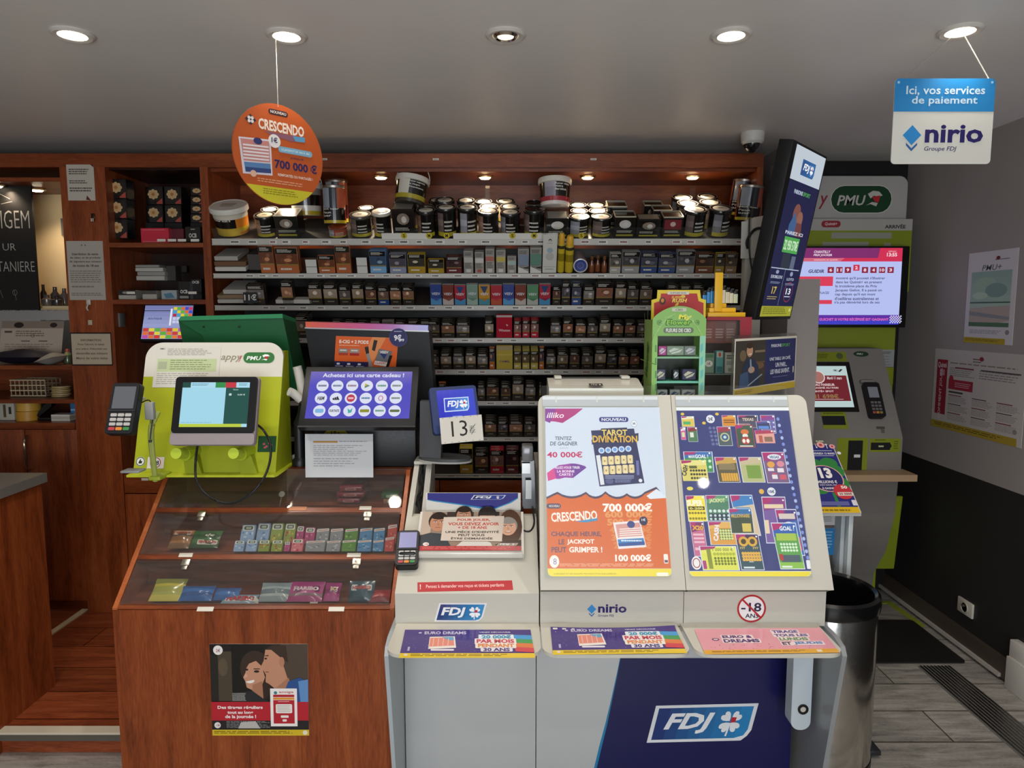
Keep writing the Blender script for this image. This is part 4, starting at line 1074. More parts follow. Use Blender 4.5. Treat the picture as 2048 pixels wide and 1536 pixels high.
prof = [(1.945, .60), (1.96, .622), (2.0, .632), (2.62, .632), (2.62, .02), (2.07, .02)]
b = MB('laminate').prism(prof, 'x', -.372, -.360, '#aeb6ba'); part('side_panel', b, t)
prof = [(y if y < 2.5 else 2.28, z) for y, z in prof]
b = MB('laminate').prism(prof, 'x', .962, .976, '#8e9090'); part('side_panel', b, t)  # darker grey than its twin: the panel's shade is put into the colour
b = MB('satin').prism(rr2(.886, .948, .275, .634, .028, (1, 1, 0, 0)), 'y', 2.10, 2.15, '#c3ccd2')
part('leg', b, t, 'white rounded hanging leg')
b = MB('gloss').lathe([(.017, 0), (.017, -.003), (.009, -.003), (.009, 0)], (.922, 2.10, .345), 18, '#141414', axis='y', caps=False)
b.lathe([(.009, -.001), (.009, -.002)], (.922, 2.10, .345), 16, '#c9c4ba', axis='y')
part('ring', b, t, 'small black ring on the leg')
part('under_board', MB('laminate').box(-.36, .93, 2.052, 2.60, .625, .640, '#b9b5ab'), t)

# ---- leaflet trays
def tray(x0, x1, label):
    b = MB('laminate').prism(rr2(x0, x1, 1.852, 2.0495, .045, (1, 1, 0, 0), 8), 'z', .643, .653, WH)
    b.prism(rr2(x0 + .004, x1 - .004, 1.856, 2.0495, .042, (1, 1, 0, 0), 8), 'z', .6405, .643, WH)
    return b

# ---- left ticket desk
sl = .647
def onS(X, Y, up=0.0): return Vector((X, Y, .746 + (Y - 2.05) * sl + up))
t = thing('ticket_desk', 'low white lottery desk unit with sloping top and clover logo', 'counter', (-.14, 2.2, .641))
pr = [(2.05, .643), (2.05, .746), (2.30, .746 + .25 * sl), (2.345, .746 + .25 * sl), (2.345, .643)]
b = MB('grain').prism(pr, 'x', XL + .018, XA - .003, WH)
pm = PM((XL, 2.0498, .746), (XA - XL, 0, 0), (0, 0, -.103))
a = pm.art(); fdj_logo(a, *pm.r(868, 1206, 974, 1243)); a.put(b, pm.o, pm.ux, pm.uy, 'gloss')
part('body', b, t)
part('tray', tray(-.352, .082, ''), t)
b = MB('grain').prism([(2.05, .643), (2.05, .746), (2.50, 1.037), (2.53, 1.052), (2.60, 1.052), (2.60, .643)], 'x', XL, XL + .018, WH)
part('side_wall', b, t)
b = MB('grain').prism([(2.345, .90), (2.50, 1.037), (2.53, 1.052), (2.60, 1.052), (2.60, .9)], 'x', -.312, -.292, '#bdb9b0')
b.box(XL + .018, -.312, 2.56, 2.60, .643, 1.04, '#7d7a74'); b.box(XL + .0, -.292, 2.50, 2.60, 1.046, 1.056, WH)
part('cable_channel', b, t, 'white channel holding black cables')
part('cable', MB('satin').tube([(-.325, 2.52, 1.04), (-.333, 2.47, 1.0), (-.322, 2.44, .95), (-.335, 2.40, .93), (-.32, 2.37, .92)], .004, '#161616').tube([(-.33, 2.53, 1.04), (-.32, 2.48, .97), (-.334, 2.42, .945), (-.318, 2.36, .915)], .0035, '#1d1d1d'), t, 'black cables in the white channel')
b = MB('grain').box(-.293, .030, 2.325, 2.335, .885, .985, '#d9d6ce', r=.002)
b.box(-.293, .030, 2.285, 2.33, .885, .8985, '#d9d6ce')
pm = PM((-.293, 2.3249, .985), (.323, 0, 0), (0, 0, -.10))
a = pm.art()
q = pm.q
a.poly([q(855, 986), q(1036, 986), q(1036, 997), q(1022, 1006), q(1000, 1014), q(985, 1020), q(960, 1017), q(920, 1010), q(868, 1003), q(855, 1000)], '#2a8fc4')
a.poly([q(855, 986), q(1036, 986), q(1036, 995), q(1016, 1006), q(995, 1014), q(983, 1017), q(955, 1013), q(915, 1007), q(868, 1001), q(855, 999)], '#272680')
fdj_logo(a, *pm.r(941, 990, 1012, 999), border='#d8d8e0', c2='#28409a')
a.put(b, pm.o, pm.ux, pm.uy, 'gloss')
part('header_panel', b, t, 'upright header with dark blue wave and logo')
nS = Vector((0, -sl, 1)).normalized()
# raised poster tray
yb, yt = 2.155, 2.30
o = onS(-.30, yt, .02); ux = Vector((.33, 0, 0)); uy = onS(0, yb) - onS(0, yt)
b = MB('gloss'); slab(b, o - Vector((.008, 0, 0)), ux + Vector((.016, 0, 0)), uy * 1.02, .018, '#d9d5cc')
e = o + uy
b.box(-.312, .034, e.y - .008, e.y + .004, e.z - .012, e.z + .006, '#cfcbc2', r=.002)
part('poster_tray', b, t, 'raised sloping clear-fronted poster tray')
# age notice photograph in the tray
AG = quad(o + nS * .0006, nS, (849, 1038), (1038, 1038), (832, 1113))
AG = PM(o + nS * .0008 + uy * .01, ux, uy * .93)
a = AG.art('#8f7a6a'); q = AG.q
def face(a, cx, cy, r, skin, hair, smile=True, ry=None):
    ry = ry or r * 1.25
    a.ell(cx, cy - ry * .25, r * 1.18, ry * 1.12, hair, 18)
    a.ell(cx, cy, r, ry, skin, 20)
    a.ell(cx, cy - ry * .78, r * .95, ry * .36, hair, 14)
    for sx in (-1, 1):
        a.ell(cx + sx * r * .38, cy - ry * .12, r * .17, ry * .07, '#efe6dc', 8); a.ell(cx + sx * r * .38, cy - ry * .12, r * .08, ry * .065, '#2c201a', 8)
        a.rect(cx + sx * r * .38 - r * .24, cy - ry * .30, cx + sx * r * .38 + r * .24, cy - ry * .24, '#3b2a20')
    a.poly([(cx - r * .03, cy - ry * .1), (cx + r * .16, cy + ry * .28), (cx - r * .12, cy + ry * .28)], tuple(c * .72 for c in C(skin)))
    if smile:
        a.ell(cx, cy + ry * .48, r * .42, ry * .18, '#8e3a38', 14, 0, 180); a.ell(cx, cy + ry * .49, r * .34, ry * .10, '#f2ece6', 12, 0, 180)
    else: a.rect(cx - r * .3, cy + ry * .5, cx + r * .3, cy + ry * .56, '#8a4a42')
W, H = AG.W, AG.H
a.rect(W * .25, 0, W * .52, H * .5, '#3b2d28'); a.rect(0, 0, W * .1, H * .6, '#b9a796')
face(a, W * .17, H * .30, W * .085, '#b88468', '#2d1f1a', False)
a.poly([(0, H * .62), (W * .1, H * .55), (W * .24, H * .58), (W * .34, H), (0, H)], '#3a3f44')
face(a, W * .42, H * .10, W * .075, '#a87a60', '#2a1e18', False)
face(a, W * .66, H * .12, W * .08, '#c79a78', '#191414', True); a.rect(W * .58, 0, W * .78, H * .10, '#24201e')
a.ell(W * .89, H * .40, W * .12, H * .46, '#4d3020', 20)
face(a, W * .87, H * .42, W * .08, '#d3a184', '#8d8780', True)
a.poly([(W * .74, H * .86), (W * .84, H * .75), (W, H * .74), (W, H)], '#3c281d')
a.poly([(W * .36, H * .9), (W * .5, H * .6), (W * .7, H * .8), (W * .74, H)], '#cfc8c0')
a.poly([(W * .22, H * .15), (W * .83, H * .12), (W * .81, H * .78), (W * .21, H * .76)], '#cdbfb2')
for s, y0, y1, x0, x1, c in (('POUR JOUER,', .19, .27, .36, .69, '#b8453c'), ('VOUS DEVEZ AVOIR', .29, .37, .27, .78, '#b8453c'), ('+ DE 18 ANS', .39, .46, .37, .66, '#b8453c'),
                             ('UNE PIÈCE D\'IDENTITÉ', .50, .57, .25, .78, '#4a443f'), ('PEUT VOUS', .59, .65, .38, .64, '#4a443f'), ('ÊTRE DEMANDÉE', .67, .73, .31, .72, '#4a443f')):
    a.text(s, W * x0, H * y0, W * x1, H * y1, c, .03)
a.rect(0, H * .89, W, H, '#b13a3c'); a.fine(W * .04, H * .91, W * .95, H * .98, 2, '#c96a68'); a.ell(W * .07, H * .84, W * .03, H * .045, '#e9e2da'); a.text('-18', W * .05, H * .82, W * .09, H * .86, '#b13a3c', .02)
fdj_logo(a, W * .76, H * .82, W * .97, H * .89, border='#cdb8a0', c1='#8a7a70', c2='#a89888')
sheet('age_notice', a, AG.o, AG.ux, AG.uy, 'printed age notice with smiling faces in the low desk tray', 'notice', t=.0004, mat='gloss')
# red reminder strip
RS = quad(onS(0, 2.1), nS, (835, 1165), (1024, 1161), (835, 1184))
a = RS.art('#b3242c'); W, H = RS.W, RS.H
a.text('Pensez à demander vos reçus et tickets perdants', W * .09, H * .28, W * .91, H * .74, '#ecc4c0', .012); a.text('!', W * .025, H * .2, W * .035, H * .75, '#f0e4e0', .03)
sheet('reminder_sticker', a, RS.o + nS * .0006, RS.ux, RS.uy, 'red strip sticker with white writing on the low white desk', 'sticker', t=.0004, back='#b3242c', mat='satin')

# ---- two lightbox units
VB, VT = Vector((0, 2.025, .767)), Vector((0, 2.29, 1.325))
VD = (VT - VB); VL = VD.length; nL = Vector((1, 0, 0)).cross(VD).normalized()
def onL(X, s, out=0.0): return Vector((X, 0, 0)) + VB + VD * (s / VL) + nL * out
def lightbox(label, x0, x1, sx0, sx1, round_right, fascia):
    t = thing('lightbox_counter', label, 'counter', ((x0 + x1) / 2, 2.2, .641))
    b = MB('grain').box(x0, x1, 2.05, 2.40, .643, .752, WH)
    fascia(b)
    part('body', b, t)
    # sloping frame
    b = MB('grain')
    o = onL(x0, 0); M = Matrix.Identity(4)
    for i in range(3):
        M[i][0] = (1, 0, 0)[i]; M[i][1] = VD.normalized()[i]; M[i][2] = nL[i]; M[i][3] = o[i]
    b.M = M
    w = (sx1 if round_right else x1) - x0
    b.prism(rr2(0, x1 - x0 + (.011 if round_right else 0), 0, VL, .03, (0, 0, 1 if round_right else 0, 0 if round_right else 1)), 'z', -.055, 0, WH)
    part('sloping_frame', b, t)
    b = MB('satin').prism([(2.03, .7605), (2.08, .7605), (2.40, .7525), (2.40, 1.22), (2.31, 1.27), (2.05, .752)], 'x', x0 + .004, x1 - .004, '#a9a59c')
    part('lamp_housing', b, t)
    return t
def f_mid(b):
    pm = PM((XA + .002, 2.0498, .752), (XB - XA, 0, 0), (0, 0, -.109)); a = pm.art()
    nirio_logo(a, *pm.r(1174, 1207, 1253, 1235)); a.put(b, pm.o, pm.ux, pm.uy, 'gloss')
def f_right(b):
    pm = PM((XB + .002, 2.0498, .752), (XR - XB, 0, 0), (0, 0, -.109)); a = pm.art()
    c = pm.q(1503, 1217); no18(a, c[0], c[1], 44, True); a.put(b, pm.o, pm.ux, pm.uy, 'gloss')
tm = lightbox('white lightbox counter unit showing the tarot and orange jackpot poster', XA + .001, XB - .001, 0, 0, False, f_mid)
part('tray', tray(.086, .501, ''), tm)
tr_ = lightbox('white lightbox counter unit showing the blue scratch card poster', XB + .001, XR, 0, 0, True, f_right)
part('tray', tray(.513, .928, ''), tr_)
# ---- backlit poster in the middle lightbox
s0, s1 = .040, .575
def lbp(x0, x1): return PM(onL(x0, s1, .001), (x1 - x0, 0, 0), onL(0, s0) - onL(0, s1))
pm = lbp(.108, .482); W, H = pm.W, pm.H; q, r_ = pm.q, pm.r
def rbg(a, col, rad=14):
    return a.poly(rr2(0, a.W, 0, a.H, rad, (0, 0, 1, 1)), col)
a = pm.art(); rbg(a, '#d3dbec')
# illiko flash
y = lambda v: q(1200, v)[1]
a.poly([(0, y(817)), q(1166, 817), q(1150, 830), q(1125, 846), (q(1110, 846)[0], y(843)), (0, y(842))], '#b0357f')
a.poly([(0, y(817)), q(1112, 817), q(1100, 846), (0, y(842))], '#8a3a9a')
a.text('illiko', *r_(1093, 825, 1128, 836), '#f6eef4', .01, .25)
a.rr(*r_(1198, 834, 1257, 844), 7, '#3a3f86'); a.text('NOUVEAU', *r_(1203, 836, 1252, 842), '#f0f0f6', .02)
c = q(1268, 847); a.ell(*c, 10, 11, '#7d85a8'); a.ell(*c, 9, 10, '#eef2f8'); a.text('3€', c[0] - 5, c[1] - 4, c[0] + 5, c[1] + 4, '#2d3264', .02)
a.text('TENTEZ', *r_(1110, 873, 1144, 880), '#5a6078', .02, .1); a.text('DE GAGNER', *r_(1100, 883, 1155, 891), '#5a6078', .02, .1); a.text('JUSQU\'À', *r_(1119, 894, 1136, 898), '#8a90a4', 0, .2)
a.text('40 000€', *r_(1094, 903, 1165, 915), '#c02a62', .025)
fl = [(1096, 962), (1094, 946), (1108, 936), (1118, 930), (1128, 929), (1140, 927), (1150, 927), (1160, 929), (1170, 932), (1173, 935), (1160, 945), (1146, 956), (1130, 955), (1118, 958), (1106, 957)]
a.poly([q(*p) for p in fl], '#9b3fa0'); a.poly([q(*p) for p in ((1096, 962), (1094, 946), (1108, 936), (1112, 957))], '#d8488e'); a.poly([q(*p) for p in ((1140, 927), (1160, 929), (1173, 935), (1146, 956))], '#6d3a96')
for s, v0, v1, u0, u1 in (('ALLEZ-VOUS TIRER', 932.5, 937.5, 1109, 1160), ('LA BONNE', 940, 945, 1114, 1149), ('CARTE ?', 946.5, 951.5, 1118, 1146)):
    a.text(s, *r_(u0, v0, u1, v1), '#f4e6f2', .02)
# tarot card
a.poly([q(*p) for p in ((1182, 861), (1268, 857), (1289, 966), (1199, 973))], '#30325e')
a.poly([q(*p) for p in ((1183, 880), (1200, 867), (1202, 857), (1254, 855), (1256, 869), (1277, 866), (1277, 882), (1184, 889))], '#2b2c52')
a.text('TAROT', *r_(1203, 859, 1255, 871), '#e9cf72', .03); a.text('DIVINATION', *r_(1185, 871, 1275, 885), '#e3b544', .03);
for k in range(5):
    c = q(1203 + k * 13.4, 901 - k * .9); a.ell(*c, 10, 10, '#cfdcf0', 14); a.ell(*c, 6, 6, '#6f9ede', 10)
a.poly([q(*p) for p in ((1192, 911), (1200, 910), (1209, 969), (1201, 970))], '#dfe2ea')
for k in range(5):
    for j in range(2):
        u = 1203.5 + k * 12.7 + j * 3; v = 913 - k * .8 + j * 19
        a.rr(*r_(u, v, u + 12, v + 17), 4, '#ecd9a8')
        a.rect(*r_(u + 1, v + 2, u + 2.6, v + 15), '#c9ae76'); a.rect(*r_(u + 9.4, v + 2, u + 11, v + 15), '#c9ae76'); a.ell(*q(u + 6, v + 9), 3, 4, '#b79a62', 8)
a.rect(*r_(1210, 951, 1268, 953), '#9aa0c4'); a.rect(*r_(1210, 955, 1268, 956.5), '#9aa0c4'); a.ell(*q(1219, 962), 13, 9, '#565a88'); a.fine(*r_(1230, 958, 1266, 966), 3, '#8a90ba')
c = q(1281, 961); a.ell(*c, 6, 6, '#e4e6f0', 10); a.rect(*r_(1272, 921, 1279, 950), '#6b70ae')
# orange half
pts = [(0, y(998)), q(1096, 997), q(1106, 992), q(1115, 988)]
for (ua, va), (ub, vb), dip in (((1115, 988), (1172, 988), 9), ((1172, 988), (1211, 987), 10), ((1211, 987), (1254, 991), 9), ((1254, 991), (1290, 988), 8)):
    for k in range(1, 7):
        f = k / 6; u = ua + (ub - ua) * f; v = va + (vb - va) * f + dip * math.sin(math.pi * f) ** .8
        pts.append(q(u, v))
pts += [q(1313, 978), (W, y(996)), (W, y(1137)), (0, y(1137))]
sh = [(x, yy - 7) for x, yy in pts[:-3]] + pts[-3:]
a.poly(sh, '#4c3f58'); a.poly(pts, '#d9682f')
a.poly([q(1313, 978), q(1322, 984), (W, y(996)), q(1300, 998), q(1293, 992)], '#dfe6f2')
a.rr(*r_(1093, 1007, 1122, 1017), 8, '#4a4568'); a.text('NOUVEAU', *r_(1098, 1009.5, 1119, 1014.5), '#ead8cc', .02)
a.text('CRESCENDO', *r_(1102, 1023, 1195, 1042), '#f5ece4', .03, 0, -3); a.poly([q(1150, 1043), q(1195, 1036), q(1195, 1041), q(1172, 1045)], '#3f8fc0')
for i, s in enumerate(('700 000€', '600 000€', '500 000€', '400 000€', '300 000€', '200 000€')):
    v = 1006 + i * 15.5; u0 = 1205 + i * 4.4
    a.text(s, *r_(u0, v, 1305 - i * .3, v + (18 if i == 0 else 14)), '#f8f2ec' if i == 0 else ('#e39a5c' if i < 3 else '#df8a4e'), .04)
a.text('100 000€', *r_(1230, 1108.5, 1303, 1123), '#f8f2ec', .04)
a.poly([q(*p) for p in ((1226, 1045), (1280, 1041), (1293, 1094), (1237, 1098))], '#efe4e6')
a.poly([q(*p) for p in ((1231, 1049), (1279, 1045), (1285, 1072), (1236, 1076))], '#d99a94')
for k in range(5): a.poly([q(1239, 1057.5 + k * 4.2), q(1282 + k * .6, 1055 + k * 4.2), q(1282 + k * .6, 1057 + k * 4.2), q(1239, 1059.5 + k * 4.2)], '#f3e6e4')
a.poly([q(*p) for p in ((1235, 1079), (1287, 1076), (1290, 1090), (1238, 1093))], '#3c7fbc'); a.poly([q(*p) for p in ((1236, 1087), (1289, 1083), (1290, 1090), (1238, 1093))], '#2f4f96')
a.fine(*r_(1242, 1080, 1285, 1083), 1, '#dce6f2', .9); a.ell(*q(1262, 1049), 12, 11, '#3a4482'); a.ell(*q(1287, 1042), 13, 14, '#2f2c52'); a.text('1€', *r_(1283, 1037, 1291, 1042), '#f0eef2', .02)
for s, v0, v1, u0, u1, c in (('CHAQUE HEURE,', 1063, 1074, 1102, 1203, '#6a4a60'), ('LE', 1078.5, 1089, 1117, 1129, '#6a4a60'), ('JACKPOT', 1078.5, 1090, 1134, 1189, '#f5ece4'), ('PEUT', 1094, 1105, 1103, 1133, '#6a4a60'), ('GRIMPER !', 1093.5, 1105, 1138, 1205, '#f5ece4')):
    a.text(s, *r_(u0, v0, u1, v1), c, .03)
c = q(1106, 1123); a.ell(c[0] + 4, c[1], 15, 19, '#f2ebe6'); a.text('8', c[0] + 1, c[1] - 9, c[0] + 11, c[1] + 9, '#6a5a9a', -.01)
a.fine(*r_(1119, 1127, 1320, 1134), 3, '#ecac86', .5, 5, .1); a.rr(*r_(1327, 1108, 1337, 1127), 3, '#f2ebe6'); a.rect(*r_(1329, 1120, 1336, 1125), '#6a4a60')
a.poly([(0, y(1137.5)), (W, y(1137.5)), (W, H - 14), (W - 4, H - 4), (W - 14, H), (14, H), (4, H - 4), (0, H - 14)], '#f0da3e')
a.text('L\'ARGENT ET DE HASARD PEUVENT ÊTRE DANGEREUX :', *r_(1108, 1145.5, 1235, 1149), '#7d7420', 0); a.rr(*r_(1313, 1145, 1337, 1152), 3, '#f5f0e0')
mb = MB('backlit'); slab(mb, pm.o - nL * .0008, pm.ux, pm.uy * .95, .0004, '#c9c9c9', 'matte')
a.put(mb, pm.o - nL * .0006, pm.ux, pm.uy, 'backlit', .0001)
single('backlit_poster', mb, 'lit poster with tarot card above an orange jackpot field', 'poster')

# ---- backlit poster in the far lightbox
pm = lbp(.537, .905); W, H = pm.W, pm.H; q, r_ = pm.q, pm.r
y = lambda v: q(1470, v)[1]
a = pm.art(); rbg(a, '#eef0f2')
a.rect(0, y(821), W, y(1142), '#333a78')
a.poly([(0, y(1143)), (W, y(1143)), (W, H - 14), (W - 4, H - 4), (W - 14, H), (14, H), (4, H - 4), (0, H - 14)], '#f0da3e')
def card(u0, v0, u1, v1, ub, base, top, deco, border='#d9dcea'):
    """scratch ticket picture: corners (u0,v0)-(u1,v0), bottom shifted by ub"""
    k = lambda f, g: q(u0 + (u1 - u0) * f + ub * g, v0 + (v1 - v0) * g)
    a.poly([k(-.03, -.02), k(1.03, -.02), k(1.03, 1.02), k(-.03, 1.02)], border)
    a.poly([k(0, 0), k(1, 0), k(1, 1), k(0, 1)], base)
    a.poly([k(0, 0), k(1, 0), k(1, .22), k(0, .3)], top)
    a.poly([k(0, 0), k(.45, 0), k(.38, .1), k(0, .16)], '#b02a70'); 
    a.ell(*k(.92, .06), 3, 3, '#f2f2f2', 8)
    deco(k)
def dots(c, rows, cols, x0, y0, x1, y1, rad=3):
    def f(k):
        for i in range(rows):
            for j in range(cols):
                a.ell(*k(x0 + (x1 - x0) * j / max(1, cols - 1), y0 + (y1 - y0) * i / max(1, rows - 1)), rad, rad, c, 8)
    return f
def bars(c, *bs):
    def f(k):
        for x0, y0, x1, y1 in bs: a.poly([k(x0, y0), k(x1, y0), k(x1, y1), k(x0, y1)], c)
    return f
def many(*fs):
    return lambda k: [f(k) for f in fs]
def word(s, x0, y0, x1, y1, c, b=.03, rot=0):
    def f(k):
        p, e = k(x0, y0), k(x1, y1); a.text(s, p[0], p[1], e[0], e[1], c, b, 0, rot)
    return f
card(1363, 833, 1387, 853, 2, '#dfc35a', '#e8e0c0', bars('#4fae6a', (.1, .5, .7, .8)))
card(1361, 855, 1370, 879, 2, '#d9528e', '#e0dfe6', bars('#cfe0b0', (.2, .4, .8, .8)))
card(1375, 855, 1393, 883, 3, '#4d7a56', '#8a2a34', bars('#e2e2da', (.2, .35, .6, .7)))
card(1444, 831, 1470, 852, 2, '#d98a2a', '#e0a23e', bars('#7a4a1c', (.1, .4, .9, .5), (.1, .6, .9, .7)))
card(1476, 831, 1514, 855, 2, '#4d4a64', '#3a2a4a', word('TEXAS', .2, .2, .8, .45, '#d8c8b0'))
card(1521, 831, 1548, 866, 4, '#6a64a8', '#8a3a90', dots('#d8dcf0', 3, 3, .3, .4, .9, .9))
card(1512, 843, 1538, 858, 3, '#343a6a', '#4a5496', bars('#5a8ad8', (.1, .6, .9, .95)))
card(1434, 854, 1460, 891, 5, '#4c5a62', '#9a3a4a', lambda k: (a.ell(*k(.5, .55), 15, 15, '#c8c28a'), a.ell(*k(.5, .55), 11, 11, '#2f5f8c'), a.ell(*k(.5, .55), 5, 5, '#c8d8e8')))
card(1471, 851, 1504, 894, 6, '#3c5648', '#3f5a4c', lambda k: (a.ell(*k(.5, .3), 13, 9, '#d5733a'), a.ell(*k(.5, .48), 9, 7, '#e8e4dc'), a.ell(*k(.5, .7), 15, 13, '#b03a34'), a.ell(*k(.38, .72), 5, 7, '#eeeae2'), a.ell(*k(.62, .72), 5, 7, '#eeeae2'), a.poly([k(.1, .93), k(.9, .93), k(.9, .98), k(.1, .98)], '#e8e4dc')), '#c8414a')
a.text('MISSION', *r_(1474, 847, 1500, 850), '#e0b0b0', .02)
card(1510, 861, 1546, 886, 4, '#e2a49a', '#b03a5a', many(bars('#b85a4c', (.15, .4, .35, .95)), bars('#8a6a5a', (.45, .5, .9, .9))), '#d890a0')
c = q(1421, 838); a.ell(*c, 14, 14, '#e4e6ee'); a.text('2€', c[0] - 8, c[1] - 6, c[0] + 8, c[1] + 6, '#2d3264', .03)
for u, v in ((1365, 828), (1408, 846), (1434, 828)): a.ell(*q(u, v), 6, 5, '#e3c24a', 10)
for i in range(5):
    for j in range(2): a.ell(*q(1420 + j * 8 + i * 1.6, 856 + i * 8), 5, 5, '#6a70a0', 8)
card(1368, 904, 1423, 944, 4, '#3f8f58', '#3a6fb4', many(word('MAXI', .15, .16, .36, .3, '#f0f0f4'), word('GOAL !', .38, .12, .86, .32, '#f4f4f6'), dots('#cfe8d0', 2, 3, .55, .45, .9, .75, 5)))
card(1362, 921, 1410, 961, 6, '#dccd6c', '#e6dc8c', many(dots('#3a3a24', 3, 6, .35, .5, .92, .88, 4), bars('#5a5a30', (.3, .26, .62, .4)), word('CASH', -.12, .38, .32, .62, '#2a2a3a', .04, -75)), '#ece27c')
card(1430, 915, 1471, 964, 9, '#5f5540', '#c8a050', many(bars('#8a7a58', (.1, .25, .9, .5)), dots('#dba53e', 4, 7, .2, .68, .9, .92, 4)))
card(1478, 915, 1521, 964, 9, '#b7b884', '#c8b898', bars('#7a9a42', (.25, .32, .9, .85)))
card(1524, 905, 1567, 965, 12, '#7a5a86', '#a03a7a', many(lambda k: a.ell(*k(.52, .15), 22, 9, '#dfe6f0'), word('VEGAS', .3, .11, .74, .2, '#2d3f7a'), lambda k: (a.ell(*k(.3, .4), 12, 10, '#e0a04a'), a.ell(*k(.75, .38), 12, 10, '#d88a9a')), bars('#e8dfe4', (.12, .52, .4, .62), (.55, .52, .85, .66), (.25, .74, .5, .88)), bars('#d2556a', (.6, .74, .9, .9), (.28, .68, .46, .73))))
a.ell(*q(1380, 977), 10, 6, '#e8da5a'); a.ell(*q(1523, 983), 8, 8, '#e3b24a')
c = q(1543, 983); a.ell(*c, 13, 13, '#e4e6ee'); a.text('10€', c[0] - 9, c[1] - 5, c[0] + 9, c[1] + 5, '#2d3264', .03)
card(1372, 992, 1408, 1042, 6, '#efd93a', '#f2de48', many(word('SUPER', .02, .16, .88, .4, '#f6f0da', .05), bars('#2e2a1c', (.05, .42, .95, .56)), word('0-200', .12, .45, .88, .54, '#f0e070', .03), dots('#8a7a20', 2, 6, .1, .68, .9, .9, 4)))
card(1380, 1044, 1406, 1112, 10, '#c86a90', '#7d2a66', many(word('X20', .1, .1, .95, .24, '#e8a83a', .05), bars('#e8b8c8', (.1, .34, .9, .4), (.1, .45, .9, .51), (.1, .56, .9, .62), (.1, .75, .9, .83))))
card(1412, 991, 1456, 1041, 4, '#4d7f66', '#5f9a72', many(word('JACKPOT', .12, .12, .84, .32, '#d8dca0', .04), dots('#d8e4e0', 1, 5, .15, .62, .95, .62, 5), bars('#22364c', (.08, .72, .98, 1)), dots('#c8d8d8', 2, 5, .15, .8, .95, .94, 4)))
card(1461, 991, 1503, 1070, 18, '#d8c0a0', '#3a7fc0', bars('#4a92c4', (.1, .3, .8, .6)))
card(1417, 1044, 1474, 1089, 6, '#dd9c44', '#e2b060', many(bars('#5f7a3c', (.32, .3, .8, .8)), dots('#d8d890', 4, 5, .38, .38, .76, .74, 4), word('CASH', -.05, .38, .5, .6, '#e8e4ee', .05, -80), lambda k: a.ell(*k(.88, .35), 11, 11, '#3a3a34')))
card(1458, 1018, 1502, 1066, 6, '#3c4a3c', '#2f6fa8', many(word('MILLIONNAIRE', .06, .2, .9, .36, '#cfae60', .03), bars('#d8c060', (.5, .6, .9, .95))))
card(1400, 1093, 1470, 1140, 8, '#dede56', '#e2e26a', many(dots('#6f7a1c', 3, 7, .38, .5, .92, .74, 4), word('1 000 000 €', .34, .06, .92, .2, '#8a8a24', .02), dots('#b4b83a', 1, 7, .38, .32, .92, .32, 5), bars('#8a9030', (.16, .1, .28, .95)), bars('#b0307a', (0, .6, .1, .96))))
card(1471, 1069, 1515, 1139, 13, '#33505e', '#4a2a56', many(lambda k: (a.ell(*k(.3, .2), 15, 15, '#dca83e'), a.ell(*k(.7, .2), 15, 15, '#dca83e'), a.ell(*k(.3, .2), 8, 8, '#4a3a2a'), a.ell(*k(.7, .2), 8, 8, '#4a3a2a')), word('777', .08, .36, .32, .42, '#e0c060'), word('777', .66, .36, .92, .42, '#e0c060'), dots('#e2ae4e', 3, 7, .18, .54, .9, .72, 5), bars('#d8e0e4', (.1, .92, .6, .97), (.4, .77, .6, .79))))
card(1524, 995, 1569, 1085, 10, '#7a5aa0', '#8a3a86', bars('#e8d0b0', (.05, .15, .9, .24), (.0, .5, .18, .8)))
card(1551, 1020, 1591, 1110, 18, '#3a66b0', '#4a3a86', many(bars('#d8c8c0', (.1, .08, .9, .2)), lambda k: a.ring(*k(.5, .42), 22, 22, 5, '#cfe4f4'), bars('#d05a6a', (.6, .6, .95, .9))))
card(1543, 1047, 1590, 1137, 19, '#5da04c', '#2f5fb0', many(word('GOAL !', .3, .06, .9, .16, '#f4f4f6'), bars('#a8c050', (.08, .22, .92, .38)), dots('#d8ecd0', 3, 6, .22, .46, .84, .6, 4), bars('#4a5a6a', (.1, .7, .92, .86)), bars('#8cc04c', (0, .86, 1, 1)), bars('#b8343a', (.04, .68, .2, .82)), bars('#e8ece0', (.06, .94, .5, .98))))
for k in range(24):   # small coloured bulbs along the side
    v = 838 + k * 12.6; a.ell(*q(1556 + (v - 838) * .215, v), 5, 6, '#aebce8' if k % 2 else '#7d90d8', 8)
c = q(1393, 1126); a.ell(c[0], c[1], 15, 20, '#efe9ea'); a.ring(c[0], c[1], 12, 15, 3, '#a84a5a'); a.rr(*r_(1612, 1120, 1622, 1138), 3, '#eceaf0')
mb = MB('backlit'); slab(mb, pm.o - nL * .0008, pm.ux, pm.uy * .95, .0004, '#c9c9c9', 'matte')
a.put(mb, pm.o - nL * .0006, pm.ux, pm.uy, 'backlit', .0001)
single('backlit_poster', mb, 'lit blue poster crowded with pictures of scratch cards', 'poster')
